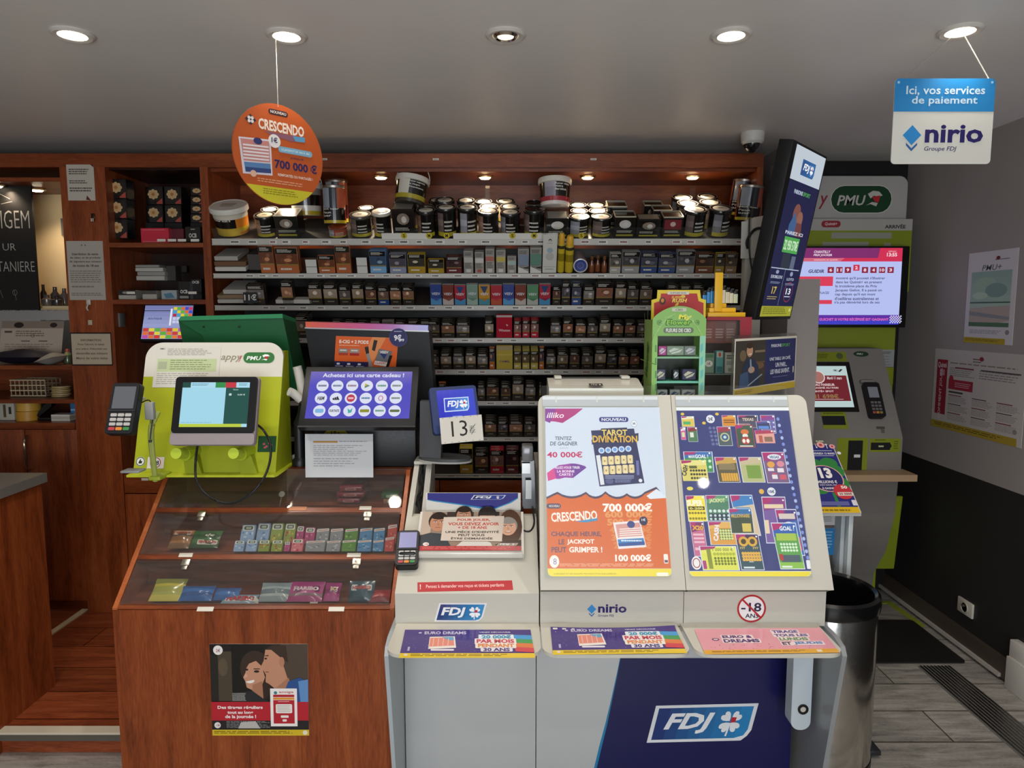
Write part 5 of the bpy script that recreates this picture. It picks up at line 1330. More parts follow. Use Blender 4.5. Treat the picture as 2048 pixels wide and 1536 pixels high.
# clear covers with white hanger strips
for par, x0, x1, u in ((tm, .098, .480, 0), (tr_, .535, .905, 0)):
    b = MB('acrylic'); o = onL(x0, .648 if u == 0 else .65, .006)
    slab(b, o, (x1 - x0, 0, 0), onL(0, .036) - onL(0, .648), .0015, '#fff', 'acrylic'); cv = part('clear_cover', b, par, 'clear acrylic cover sheet')
    b = MB('backlit'); o = onL(x0 + .002, .612, .0035)
    slab(b, o, (x1 - x0 - .004, 0, 0), onL(0, .578) - onL(0, .612), .001, '#b9bcc0', 'backlit')
    slab(b, o + nL * .0012, (x1 - x0 - .004, 0, 0), (onL(0, .600) - onL(0, .612)), .0008, '#d2d5d8', 'backlit')
    for f in (.11, .46, .86):
        p = o + Vector(((x1 - x0) * f, 0, 0)); slab(b, p + nL * .002, (.005, 0, 0), onL(0, .590) - onL(0, .612), .001, '#e4e4e2', 'gloss')
    part('hanger_strip', b, cv, 'pale translucent hanger strip')

# ---- loose leaflets on the three trays
def leaflet(name, tl, tr, bl, br, label, make, curl):
    n = Vector((0, 0, 1)); o = (0, 1.95, .6545)
    P = quad(o, n, tl, tr, bl); a = P.art(); make(a, P); mb = MB('gloss')
    # sheet with a slightly lifted far edge
    def lift(x, y): return .010 * max(0, (.28 - y) / .28) ** 2 * curl(x) + .0004
    N = 14
    for i in range(N):
        for j in range(10):
            pts = []
            for (f, g) in ((i, j), (i, j + 1), (i + 1, j + 1), (i + 1, j)):
                x, yy = f / N, g / 10
                pts.append(P.o + P.ux * x + P.uy * yy + Vector((0, 0, lift(x, yy))))
            mb.poly(pts, '#d9d4cc')
    a.put(mb, P.o, P.ux, P.uy, 'gloss', .00018, lift)
    single(name, mb, label, 'leaflet', 'leaflets on the counter trays')
def strips(a, x0, y0, x1, y1, col, nx=14):
    ny = max(1, round((y1 - y0) / a.H * 10)); ps = []
    for k in range(nx):
        for j in range(ny):
            xa, xb, ya, yb = x0 + (x1 - x0) * k / nx, x0 + (x1 - x0) * (k + 1) / nx, y0 + (y1 - y0) * j / ny, y0 + (y1 - y0) * (j + 1) / ny
            ps.append([(xa, ya), (xb, ya), (xb, yb), (xa, yb)])
    a._add(ps, col, (x0, y0, x1, y1))
def purple(a, P):
    W, H = P.W, P.H
    strips(a, 0, 0, W, H * .84, '#432d7c'); strips(a, 0, H * .84, W, H, '#e6c52c')
    rn = random.Random(5)
    for _ in range(60):
        x, yv = rn.uniform(.03, .72) * W, rn.uniform(.2, .8) * H; d = rn.uniform(1.5, 3.5); a.poly([(x, yv), (x + d, yv + d * .4), (x + d * .4, yv + d * 1.4)], rn.choice(['#6f63b8', '#8a7ec8', '#5a4ea0']))
    for k, c in enumerate(('#3f9ad8', '#3f9a50', '#e07a3a', '#d23c46')):
        a.poly([(W * .86, H * (.18 + .15 * k)), (W, H * (.20 + .155 * k)), (W, H * (.36 + .155 * k)), (W * .86, H * (.34 + .15 * k))], c)
    a.text('EURO DREAMS', W * .16, H * .06, W * .49, H * .16, '#c8c0dc', .03); a.ell(W * .125, H * .11, 5, 4, '#c8c0dc', 10)
    a.poly([(W * .205, H * .26), (W * .40, H * .24), (W * .415, H * .66), (W * .205, H * .70)], '#efe6e0'); a.poly([(W * .21, H * .30), (W * .39, H * .28), (W * .40, H * .58), (W * .21, H * .62)], '#e58a76'); a.poly([(W * .30, H * .27), (W * .39, H * .26), (W * .395, H * .38), (W * .36, H * .4)], '#6fa8c8')
    for k in range(4): a.rect(W * (.235 + .038 * k), H * .32, W * (.240 + .038 * k), H * .6, '#f2c8b8')
    a.rr(W * .225, H * .70, W * .40, H * .76, 3, '#e8e2ec')
    a.rr(W * .585, H * .17, W * .86, H * .36, 4, '#e8edf4'); a.rr(W * .555, H * .32, W * .875, H * .54, 4, '#f0e4e2'); a.rr(W * .56, H * .50, W * .87, H * .68, 4, '#f0e8e0'); a.rr(W * .60, H * .64, W * .84, H * .80, 4, '#e6e0ec')
    a.text('20 000€', W * .61, H * .19, W * .84, H * .33, '#3f9ac0', .045); a.text('PAR MOIS', W * .57, H * .35, W * .86, H * .49, '#c8344c', .045); a.text('PENDANT', W * .58, H * .52, W * .855, H * .65, '#e08a4c', .045); a.text('30 ANS', W * .62, H * .67, W * .82, H * .79, '#4a3a7a', .045)
    a.text('VENEZ DÉCOUVRIR', W * .59, H * .06, W * .84, H * .11, '#dcd6e8', .02); a.fine(W * .08, H * .87, W * .84, H * .96, 2, '#8a7418', .5, 3); a.ell(W * .045, H * .9, 6, 6, '#e8d8c8', 10); a.rect(W * .05, H * .62, W * .066, H * .76, '#b4aad0')
def pink(a, P):
    W, H = P.W, P.H
    strips(a, 0, 0, W, H * .84, '#e29aa6'); strips(a, 0, H * .84, W, H, '#e2a72c')
    rn = random.Random(8)
    for _ in range(46):
        x, yv = rn.uniform(.06, .97) * W, rn.uniform(.56, .82) * H; d = rn.uniform(2, 4); a.poly([(x, yv), (x + d, yv + d * .4), (x + d * .4, yv + d * 1.4)], rn.choice(['#c03a54', '#8a4a86', '#c86a3a', '#a84a6a']))
    for s, x0, y0, x1, y1, c in (('EURO &', .19, .26, .42, .38, '#4a2f6c'), ('DREAMS', .185, .42, .46, .56, '#4a2f6c'), ('TIRAGE', .60, .08, .80, .19, '#5a4a8a'), ('TOUS LES', .60, .23, .86, .34, '#5a4a8a'), ('LUNDIS', .62, .38, .84, .50, '#5a8a4a'), ('ET', .62, .56, .69, .68, '#4a2f4c'), ('JEUDIS', .71, .56, .93, .68, '#3f7fb8')):
        a.rr(W * x0 - 4, H * y0 - 3, W * x1 + 4, H * y1 + 3, 3, '#f0d8dc')
        a.text(s, W * x0, H * y0, W * x1, H * y1, c, .05)
    a.ell(W * .13, H * .42, 11, 9, '#5a3a6c'); a.ell(W * .13, H * .42, 7, 5, '#e2b4bc'); a.fine(W * .06, H * .88, W * .8, H * .95, 2, '#8a6418', .5, 3); a.rect(W * .84, H * .87, W * .88, H * .96, '#e8d8b8')
leaflet('leaflet', (810, 1261), (1061, 1261), (798, 1316), None, 'purple prize leaflet on the tray of the low desk', purple, lambda x: .2)
leaflet('leaflet', (1101, 1257), (1349, 1254), (1106, 1310), None, 'purple prize leaflet with curled corners on the middle tray', purple, lambda x: (abs(x - .5) * 2) ** 2 * .5)
leaflet('leaflet', (1389, 1260), (1640, 1257), (1410, 1309), None, 'pink draw-day leaflet on the counter tray beside the steel bin', pink, lambda x: .2)
# ticket terminal behind the middle lightbox
t = thing('ticket_printer', 'flat white ticket printer standing behind the middle lightbox', 'printer', (.25, 2.45, 1.052))
P = [px(1103, 765, 2.47), px(1262, 765, 2.47)]
part('body', MB('gloss').prism([(2.352, 1.30), (2.352, 1.340), (2.46, 1.362), (2.50, 1.362), (2.50, 1.30)], 'x', .125, .445, '#cfcbc0'), t)
b = MB('satin').box(.150, .175, 2.45, 2.50, 1.362, 1.372, '#c4c0b4', r=.002).box(.385, .415, 2.45, 2.50, 1.362, 1.372, '#c4c0b4', r=.002)
part('guide', b, t)
b = MB('satin').box(.178, .383, 2.466, 2.50, 1.3625, 1.366, '#252422'); part('paper_slot', b, t, 'dark paper slot')
a = Art(100, 30, '#3a3835').text('FDJ', 12, 6, 62, 25, '#c8c4ba', .02, .2).ell(80, 15, 9, 8, '#c8c4ba')
b = MB('gloss'); a.put(b, (.262, 2.381, 1.3535), (.046, 0, 0), (0, -.028, -.0052), 'gloss'); part('maker_plate', b, t, 'small dark plate with pale letters')
part('stand', MB('satin').box(.15, .42, 2.47, 2.60, 1.04, 1.30, '#5a5854'), t)
b = MB('satin').box(.086, .95, 2.41, 2.75, .643, 1.04, '#8d897f'); 
single('service_desk', b, 'plain grey service desk behind the two lightboxes', 'desk')
# ================================================================== wooden sweet counter with three sloping glass lids
CX0, CX1 = -1.277, -.376
def onC(X, Y, out=0.0): 
    n = Vector((0, -.92, 1)).normalized()
    return Vector((X, Y, .653 + (Y - 2.15) * .92)) + n * out
TOPY, TOPZ = 2.545, 1.0165
t = thing('sweet_counter', 'mahogany sweet counter with three sloping glass lids', 'counter', (-.83, 2.4, 0))
part('front_panel', MB('wood_v').box(CX0, CX1, 2.15, 2.17, 0.0, .6495), t)
prof = [(2.171, 0), (2.171, .65), (2.15, .65), (2.15, .656), (TOPY, TOPZ - .001), (2.78, TOPZ - .001), (2.78, 0)]
b = MB('wood_y').prism(prof, 'x', CX0, CX0 + .016, '#fff'); part('side_panel', b, t)
b = MB('wood_y').prism(prof, 'x', CX1 - .014, CX1, '#fff'); part('side_panel', b, t)
part('back_board', MB('wood_v').box(CX0 + .016, CX1 - .014, 2.76, 2.78, .0, TOPZ - .02), t)
part('top_board', MB('wood_h').box(CX0 + .016, CX1 - .014, TOPY, 2.78, TOPZ - .02, TOPZ - .001), t)
def rail(y0, y1, th=.018):
    b = MB('wood_h'); o = onC(CX0 + .016, y1)
    slab(b, o, (CX1 - CX0 - .030, 0, 0), onC(0, y0) - onC(0, y1), th, '#fff', 'wood_h')
    return b
for y0, y1 in ((2.15, 2.164), (2.273, 2.292), (2.406, 2.426)): part('rail', rail(y0, y1), t)
TIERS = [(2.166, .632, 2.345, .668, .775), (2.297, .762, 2.475, .797, .90), (2.434, .885, 2.66, .905, TOPZ - .02)]
for y0, z0, y1, z1, zt in TIERS:
    b = MB('wood_h').prism([(y0, z0), (y1, z1), (y1, z1 - .012), (y0, z0 - .012)], 'x', CX0 + .016, CX1 - .014, '#fff')
    part('tray_floor', b, t)
    part('tray_back', MB('wood_h').box(CX0 + .016, CX1 - .014, y1, y1 + .012, z1 - .012, zt), t)
for y0, y1 in ((2.160, 2.276), (2.290, 2.409), (2.424, TOPY)):
    b = MB('glass'); o = onC(CX0 + .02, y1, .004)
    slab(b, o, (CX1 - CX0 - .038, 0, 0), onC(0, y0, .004) - onC(0, y1, .004), .004, '#fff', 'glass'); part('glass_lid', b, t)
for u, v, sh in ((403, 1027, 0), (371, 1124, 0), (735, 1027, 1), (713, 1122, 1)):
    p = hit(u, v, onC(0, 2.2, .009), Vector((0, -.92, 1)).normalized())
    b = MB('metal'); M = frame_M(p, (1, 0, 0), (0, -.92, 1)); b.M = M
    b.box(-.014, .014, -.012, .012, -.006, .0, '#c9c4b6', r=.002); b.box(-.010, .010, -.026, -.012, -.005, -.002, '#a9a498', r=.0015); b.cyl((-.004, 0, 0), .0025, .002, '#8a857a')
    part('clasp', b, t, 'small bright metal clasp')
b = MB('matte')
for u, v, w, col in ((596, 1016, .062, '#c98a66'), (731, 1015, .042, '#d8d2c4'), (372, 1109, .046, '#d8d2c4'), (708, 1109, .046, '#d8d2c4'), (411, 1217, .052, '#dcd6c8'), (673, 1217, .05, '#dcd6c8')):
    p = hit(u, v, onC(0, 2.2, .001), Vector((0, -.92, 1)).normalized()); slab(b, p + Vector((-w / 2, .004, .004)), (w, 0, 0), onC(0, 0) - onC(0, .011), .0006, col, 'matte')
part('price_sticker', b, t, 'pale price stickers on the rails', 'stuff')

# front poster
A = quad((0, 2.1492, .3), (0, -1, 0), (419, 1288), (615, 1288), (425, 1471)); a = A.art('#1d1a18'); W, H = A.W, A.H
X = lambda f: W * f; Y = lambda f: H * f
a.rect(X(.07), Y(.08), X(.24), Y(.62), '#4a4030'); a.rect(X(.22), 0, X(.55), Y(.62), '#17130f'); a.rect(X(.72), 0, W, Y(.4), '#4d4034')
a.rect(0, Y(.1), X(.08), Y(.62), '#24211c'); a.ell(X(.13), Y(.25), X(.05), Y(.1), '#5c4f3c', 10)
# person with curly dark hair turned to the side
a.ell(X(.46), Y(.26), X(.155), Y(.19), '#3a2a20', 18); a.ell(X(.545), Y(.40), X(.08), Y(.20), '#33241b', 14)
a.poly([(X(.40), Y(.21)), (X(.47), Y(.18)), (X(.53), Y(.24)), (X(.56), Y(.36)), (X(.52), Y(.46)), (X(.43), Y(.50)), (X(.37), Y(.47)), (X(.355), Y(.40)), (X(.335), Y(.36)), (X(.36), Y(.31)), (X(.37), Y(.26))], '#c48f72')
a.poly([(X(.43), Y(.44)), (X(.53), Y(.40)), (X(.54), Y(.62)), (X(.42), Y(.62))], '#a97458')
a.ell(X(.475), Y(.295), X(.028), Y(.014), '#2c1c16', 10); a.ell(X(.375), Y(.275), X(.016), Y(.012), '#2c1c16', 8); a.rect(X(.445), Y(.262), X(.51), Y(.272), '#3a261c')
a.ell(X(.405), Y(.395), X(.045), Y(.028), '#f0e6de', 12, -20, 180); a.poly([(X(.36), Y(.31)), (X(.385), Y(.35)), (X(.345), Y(.365))], '#d8a486')
a.poly([(X(.20), Y(.63)), (X(.30), Y(.52)), (X(.42), Y(.50)), (X(.55), Y(.60)), (X(.62), Y(.63))], '#26262a'); a.fine(X(.22), Y(.53), X(.36), Y(.62), 8, '#b9b7b0', .4, 4, .1)
# taller person in a blue shirt leaning over
a.poly([(X(.56), Y(.06)), (X(.66), Y(.0)), (X(.78), Y(.02)), (X(.80), Y(.2)), (X(.74), Y(.16)), (X(.63), Y(.08))], '#3b2c22')
a.poly([(X(.57), Y(.06)), (X(.63), Y(.06)), (X(.72), Y(.14)), (X(.76), Y(.26)), (X(.80), Y(.40)), (X(.68), Y(.50)), (X(.60), Y(.43)), (X(.565), Y(.41)), (X(.57), Y(.33)), (X(.55), Y(.29)), (X(.515), Y(.25)), (X(.55), Y(.18))], '#c08a6c')
a.ell(X(.735), Y(.19), X(.028), Y(.055), '#b57c60', 12); a.ell(X(.572), Y(.155), X(.014), Y(.010), '#241812', 8); a.poly([(X(.545), Y(.125)), (X(.60), Y(.115)), (X(.60), Y(.13))], '#33221a'); a.rect(X(.565), Y(.295), X(.60), Y(.305), '#8a4a40')
a.poly([(X(.66), Y(.48)), (X(.80), Y(.36)), (X(.84), Y(.47)), (X(.74), Y(.62)), (X(.64), Y(.62))], '#a8755a')
a.poly([(X(.80), Y(.40)), (X(.92), Y(.36)), (W, Y(.42)), (W, Y(.64)), (X(.72), Y(.64)), (X(.76), Y(.50))], '#2c4f8a'); a.poly([(X(.90), Y(.40)), (W, Y(.38)), (W, Y(.64)), (X(.92), Y(.64))], '#5f8cc0')
a.rect(X(0), Y(.625), W, Y(.83), '#b5202e'); a.rect(0, Y(.83), W, Y(.925), '#241f22'); a.fine(X(.15), Y(.84), X(.6), Y(.92), 6, '#8a8a8a', .4, 9); a.poly([(X(.3), Y(.85)), (X(.45), Y(.84)), (X(.5), Y(.92)), (X(.27), Y(.92))], '#b9b4ae')
for s, x0, x1, y0, y1 in (('Des tirages réguliers', .065, .53, .667, .712), ('tout au long', .165, .43, .722, .766), ('de la journée !', .14, .46, .766, .815)): a.text(s, X(x0), Y(y0), X(x1), Y(y1), '#f0dfdc', .04)
a.rect(0, Y(.935), W, H, '#d3b526'); a.fine(X(.02), Y(.95), X(.88), Y(.985), 2, '#7d6a14', .5, 2, .1); a.ell(X(.96), Y(.967), X(.026), Y(.026), '#e6dfc4', 12)
a.rect(0, Y(.02), X(.06), Y(.108), '#15120f'); a.ell(X(.085), Y(.065), X(.049), Y(.051), '#efe9e4', 20); a.text('2€', X(.065), Y(.05), X(.108), Y(.085), '#8a2a30', .01); a.ell(X(.057), Y(.885), X(.033), Y(.034), '#e8e0da', 14); a.text('-18', X(.036), Y(.872), X(.078), Y(.898), '#8a2a30', .01)
a.rect(X(.61), Y(.478), X(.885), Y(.893), '#efe9e4'); a.text('amiga', X(.70), Y(.505), X(.85), Y(.535), '#b5202e', .01); a.ell(X(.665), Y(.525), X(.018), Y(.018), '#3f7f8a', 10)
a.rect(X(.64), Y(.545), X(.857), Y(.572), '#b5202e'); a.rect(X(.64), Y(.577), X(.857), Y(.60), '#e0922c'); a.rect(X(.64), Y(.605), X(.857), Y(.862), '#b5202e')
a.rr(X(.665), Y(.648), X(.833), Y(.748), 4, '#ece6de'); a.fine(X(.68), Y(.658), X(.82), Y(.74), 5, '#b9aea4', .4, 1, .1); a.rr(X(.715), Y(.772), X(.795), Y(.798), 2, '#ece6de'); a.rr(X(.732), Y(.815), X(.775), Y(.84), 2, '#ece6de'); a.fine(X(.69), Y(.617), X(.81), Y(.63), 1, '#e0b0ae', .6)
sheet('draw_poster', a, A.o, A.ux, A.uy, 'poster of two smiling people pasted on the wooden counter front', 'poster', mat='satin')

# ---- sweets
def pillow(w, h, d, n=8):
    """a sealed bag lying on its back: plump in the middle, flat crimped ends; front is +z"""
    vs = []; fs = []
    for sgn in (1, -1):
        for i in range(n + 1):
            for j in range(n + 1):
                x, y = i / n, j / n
                e = (max(0, math.sin(math.pi * x)) ** .5) * (max(0, math.sin(math.pi * min(1, max(0, (y - .06) / .88)))) ** .6)
                vs.append(((x - .5) * w * (1 - .05 * math.sin(math.pi * y)), (y - .5) * h, sgn * (d / 2 * e + .0004) + .0016 * math.sin(9 * x + 5 * y) * e))
    m = (n + 1) ** 2
    for i in range(n):
        for j in range(n):
            q = (i * (n + 1) + j, (i + 1) * (n + 1) + j, (i + 1) * (n + 1) + j + 1, i * (n + 1) + j + 1)
            fs.append(q); fs.append(tuple(m + k for k in reversed(q)))
    return vs, fs, m
def bag(name, label, u0, u1, v0, v1, tier, cols, words_=(), tilt=38, d=.02, group='sweet bags in the lowest glass tier', roll=0, cat='sweet bag'):
    """cols: fn or list of horizontal band colours from the top"""
    y0, z0, y1, z1, zt = TIERS[tier]
    sl_ = (z1 - z0) / (y1 - y0)
    # near edge of the bag rests on the sloping tray floor
    c = hit((u0 + u1) / 2, v1, (0, y0, z0), Vector((0, -sl_, 1)).normalized()); c.y = min(max(c.y, y0 + .004), y1 - .03)
    c.z = z0 + (c.y - y0) * sl_
    dep = c.y * CP + (1.6 - c.z) * SP
    w_ = (u1 - u0) / 1400 * dep
    th = R(tilt); va = math.atan2(1.6 - c.z, c.y)
    h_ = (v1 - v0) / 1400 * dep / max(.25, math.sin(th + va))
    vs, fs, m = pillow(w_, h_, d)
    b = MB('gloss')
    M = frame_M(c + Vector((0, .004, .009)), (math.cos(R(roll)), 0, math.sin(R(roll)) * .4), (0, -math.sin(th), math.cos(th)))
    b.M = M @ Matrix.Translation((0, h_ / 2, d / 2))
    n = 8
    def colf(k):
        k //= 2; i, j = divmod(k, n)
        return C(cols[min(len(cols) - 1, int((1 - (j + .5) / n) * len(cols)))])
    b.mesh(vs, fs, colf)
    for s, x0, yb0, x1, yb1, c1, c2 in words_:
        a = Art(100, 100)
        if c2: a.rr(x0 - 3, yb0 - 5, x1 + 3, yb1 + 5, 4, c2)
        a.text(s, x0, yb0, x1, yb1, c1, .05)
        a.put(b, (-w_ / 2, h_ / 2, 0), (w_, 0, 0), (0, -h_, 0), 'gloss', .0008, lambda x, y: d / 2 * (max(0, math.sin(math.pi * x)) ** .5) * (max(0, math.sin(math.pi * min(1, max(0, (y - .06) / .88)))) ** .6) + .0015)
    return single(name, b, label, cat, group)
T1 = 'sweet bags in the lowest glass tier'
bag('sweet_bag', 'yellow green sweet bag at the corner of the lowest glass tier', 297, 362, 1168, 1212, 0, ['#8a8a3a', '#c9b83a', '#a9a64a', '#b4b058', '#d0c05a'], (('', 0, 0, 1, 1, '#fff', None),)[:0])
bag('sweet_bag', 'big crumpled blue sweet bag beside the yellow green one', 358, 425, 1184, 1213, 0, ['#2f5a9a', '#3f74b8', '#2c5796', '#3a6cae'], d=.03)
bag('sweet_bag', 'second blue sweet bag, partly under the lettered bag', 425, 477, 1186, 1210, 0, ['#2f5a9a', '#3f74b8', '#3464a4'])
bag('sweet_bag', 'pale blue sweet bag with big white and red lettering', 440, 512, 1199, 1217, 0, ['#8aa4b8', '#6f94b4', '#8aa4b8'], (('HARIBO', 14, 30, 92, 78, '#c23a34', '#dfe2e2'),), tilt=24, d=.012)
bag('sweet_bag', 'silver grey sweet bag next to the pink ones', 516, 578, 1176, 1213, 0, ['#8a969a', '#a9b4b4', '#6f7e84', '#b4bab6', '#8f9a9c'])
bag('sweet_bag', 'large pink sweet bag with white lettering', 572, 644, 1174, 1213, 0, ['#a92f78', '#b83a84', '#c04a8c', '#8a6a70', '#a93a74'], (('HARIBO', 18, 32, 86, 52, '#e6c8d0', '#7a2a5a'),))
bag('sweet_bag', 'small pink sweet bag behind the large one', 646, 678, 1176, 1212, 0, ['#a92f78', '#8a2a68', '#b03a7c'], (('BO', 40, 32, 80, 54, '#e0c09a', '#7a2a5a'),))
bag('sweet_bag', 'dark teal sweet bag with white and red lettering', 696, 748, 1171, 1213, 0, ['#2c4a58', '#33586a', '#2c4a58', '#24404c'], (('HARIBO', 14, 24, 86, 42, '#b8403a', '#dfdcd6'),), tilt=55)
bag('sweet_bag', 'red sweet bag at the end of the lowest glass tier', 736, 780, 1190, 1214, 0, ['#a92a30', '#b83a3c', '#8f2228'])
for u, v, l in ((509, 1187, 'round white price tag beside the silver sweet bag'), (628, 1203, 'round white price tag against the large pink sweet bag')):
    y0, z0, y1, z1, _ = TIERS[0]; c = Vector((px(u, v, 2.20).x, 2.20, .655)); b = MB('matte'); b.M = frame_M(c, (1, 0, 0), (0, -.8, .6)); b.lathe([(.013, 0), (.013, .0015)], (0, 0, 0), 20, '#d9d4c8'); b.lathe([(.0015, 0), (.0015, -.03)], (0, -.013, 0), 6, '#c9c4b8', axis='y')
    single('price_tag', b, l, 'price tag')
bag('sweet_bag', 'orange brown sweet bag in the middle glass tier', 335, 378, 1070, 1106, 1, ['#a9683a', '#5a4438', '#8a5a34', '#a9703a', '#7a5430'], (('TENTATION', 16, 12, 88, 26, '#b03a30', '#d9cfc0'),), group='sweet bags in the middle glass tier')
bag('sweet_bag', 'shiny dark green sweet bag in the middle glass tier', 378, 436, 1071, 1105, 1, ['#3a6a34', '#2c5428', '#3f7038', '#2a4f26'], (('eƒer', 48, 26, 80, 46, '#dfe0c8', '#2a4a26'), ('TENTATION', 30, 66, 92, 80, '#b03a30', '#d9cfc0')), group='sweet bags in the middle glass tier')

def chew_pack(u0, u1, v0, v1, yb, cols, label, mark='#e9e6e0', slanted=False, row='back'):
    """small upright packet leaning back on the tray"""
    y0, z0, y1, z1, zt = TIERS[1]; zz = z0 + (yb - y0) * (z1 - z0) / (y1 - y0)
    dep = yb * CP + (1.6 - zz) * SP
    x0, x1 = (u0 + .6 - 1024) / 1400 * dep, (u1 - .6 - 1024) / 1400 * dep
    h = (v1 - v0) / 1400 * dep / .93
    b = MB('gloss'); b.M = frame_M(((x0 + x1) / 2, yb, zz + .0085), (1, 0, 0), (0, .55, .83))
    w_ = x1 - x0
    b.box(-w_ / 2, w_ / 2, -.004, .012, 0, h, cols[0], r=.003, seg=1)
    a = Art(100, 140)
    a.rect(4, 40, 96, 138, cols[0]); rn = random.Random(int(u0 * 7 + v0))
    for _ in range(10): a.ell(rn.uniform(15, 85), rn.uniform(58, 128), rn.uniform(6, 13), rn.uniform(6, 12), rn.choice(cols), 8)
    if slanted: a.poly([(4, 14), (96, 2), (96, 24), (4, 36)], '#e2dcd4'); a.poly([(12, 22), (88, 12), (88, 18), (12, 28)], '#b8443c')
    else: a.rr(10, 8, 90, 46, 8, '#e6e4dc'); a.rr(20, 14, 80, 40, 8, '#46554a'); a.rr(32, 20, 70, 34, 4, '#b9c4b0')
    a.put(b, (-w_ / 2, -.0043, h), (w_, 0, 0), (0, 0, -h), 'gloss', .0002)
    single('chewing_gum_pack', b, label, 'sweets pack', 'gum packs in the middle glass tier')
blue, fruit, pinkc, grey, green, sky, red = ['#8fa9cc', '#c6d2e2', '#5f84b8'], ['#8a9a3a', '#c9b04a', '#a9483a'], ['#b03a74', '#d87aa4', '#8a2a5a'], ['#8f8f94', '#b9bcc0', '#7a7a82'], ['#5a8a34', '#8ab04c', '#3f6a28'], ['#4a86b4', '#8ab8d4', '#2f6494'], ['#c2403a', '#e0786a', '#a92c2c']
BK = [(478, 508, 1047, blue, 'white and blue'), (510, 537, 1044, blue, 'second white and blue'), (538, 564, 1044, fruit, 'yellow fruit coloured'), (565, 589, 1044, fruit, 'second fruit coloured'), (590, 606, 1049, pinkc, 'narrow pink'), (607, 629, 1052, pinkc, 'magenta'),
      (630, 657, 1054, grey, 'grey'), (658, 685, 1054, grey, 'second grey'), (687, 715, 1054, green, 'green'), (717, 744, 1053, sky, 'blue'), (745, 769, 1053, sky, 'second blue'), (773, 793, 1046, red, 'red')]
for i, (a0, a1, vt, c, nm) in enumerate(BK):
    chew_pack(a0, a1, vt, 1083, 2.385, c, f'{nm} gum packet standing in the rear row of the middle tier', slanted=i > 5)
FR = [(466, 488, 1085, blue, 'pale blue'), (490, 514, 1084, blue, 'second pale blue'), (515, 539, 1084, fruit, 'yellow green'), (541, 565, 1084, fruit, 'second yellow green'), (567, 580, 1087, pinkc, 'slim pink'), (581, 606, 1082, ['#d8707a', '#eab0b0', '#b83a50'], 'rose red'),
      (609, 650, 1085, grey, 'broad grey'), (651, 681, 1085, grey, 'dark grey'), (682, 712, 1084, green, 'leaf green'), (713, 743, 1084, sky, 'sky blue'), (744, 767, 1084, sky, 'second sky blue'), (768, 788, 1078, red, 'bright red')]
for i, (a0, a1, vt, c, nm) in enumerate(FR):
    chew_pack(a0, a1, vt, 1106, 2.332, c, f'{nm} gum packet lying in the front row of the middle tier', slanted=i > 5)
# top tier
for i, (u0, u1, v0) in enumerate(((685, 730, 978), (679, 734, 990), (681, 726, 1000))):
    p0, p1 = px(u0, v0, 2.55), px(u1, v0 + 11, 2.55); zz = .897 + .022 * (2 - i)
    b = MB('gloss').box(p0.x, p1.x, 2.50, 2.60, zz + .004, zz + .022, '#7d2430', r=.004)
    a = Art(100, 30).rr(25, 6, 75, 24, 8, '#b07a78').rect(34, 12, 66, 18, '#8a2a34'); a.put(b, (p0.x, 2.4995, zz + .021), (p1.x - p0.x, 0, 0), (0, 0, -.016), 'gloss')
    single('sweets_box', b, ['topmost dark red sweets box of the stack in the upper tier', 'middle dark red sweets box of the stack in the upper tier', 'bottom dark red sweets box of the stack in the upper tier'][i], 'sweets box', 'stacked red sweets boxes')
for i, (u0, u1, v0, c) in enumerate(((766, 800, 994, '#2c5a34'), (770, 798, 1002, '#9a6a4c'))):
    p0, p1 = px(u0, v0, 2.53), px(u1, v0, 2.53); zz = .897 + .02 * (1 - i)
    b = MB('gloss').box(p0.x, min(p1.x, -.392), 2.49, 2.57, zz + .004, zz + .022, c, r=.004); a = Art(100, 30).rr(30, 6, 80, 24, 6, '#9ab09a'); a.put(b, (p0.x, 2.4895, zz + .021), (p1.x - p0.x, 0, 0), (0, 0, -.016), 'gloss')
    single('sweets_box', b, ['green sweets box on top in the corner of the upper tier', 'tan sweets box under the green one in the upper tier'][i], 'sweets box')
c = Vector((px(564, 996, 2.5).x, 2.5, .935)); b = MB('matte'); b.M = frame_M(c, (1, 0, 0), (0, -.8, .6)); b.lathe([(.011, 0), (.011, .0015)], (0, 0, 0), 18, '#a9a49a'); b.lathe([(.0015, 0), (.0015, -.035)], (0, -.011, 0), 6, '#8a857a', axis='y')
single('price_tag', b, 'round grey price tag alone in the upper glass tier', 'price tag')
# ================================================================== things standing on the wooden counter
LIME, LIMED = '#a8b01a', '#98a214'
# ---- betting terminal
t = thing('betting_terminal', 'lime green and white betting terminal with a small touch screen', 'terminal', (-1.1, 2.55, TOPZ))
b = MB('satin').prism([(-1.358, 2.418), (-.838, 2.418), (-.832, 2.43), (-.832, 2.64), (-1.34, 2.64), (-1.36, 2.44)], 'z', TOPZ + .001, TOPZ + .009, '#bcc42a')
part('base_plate', b, t)
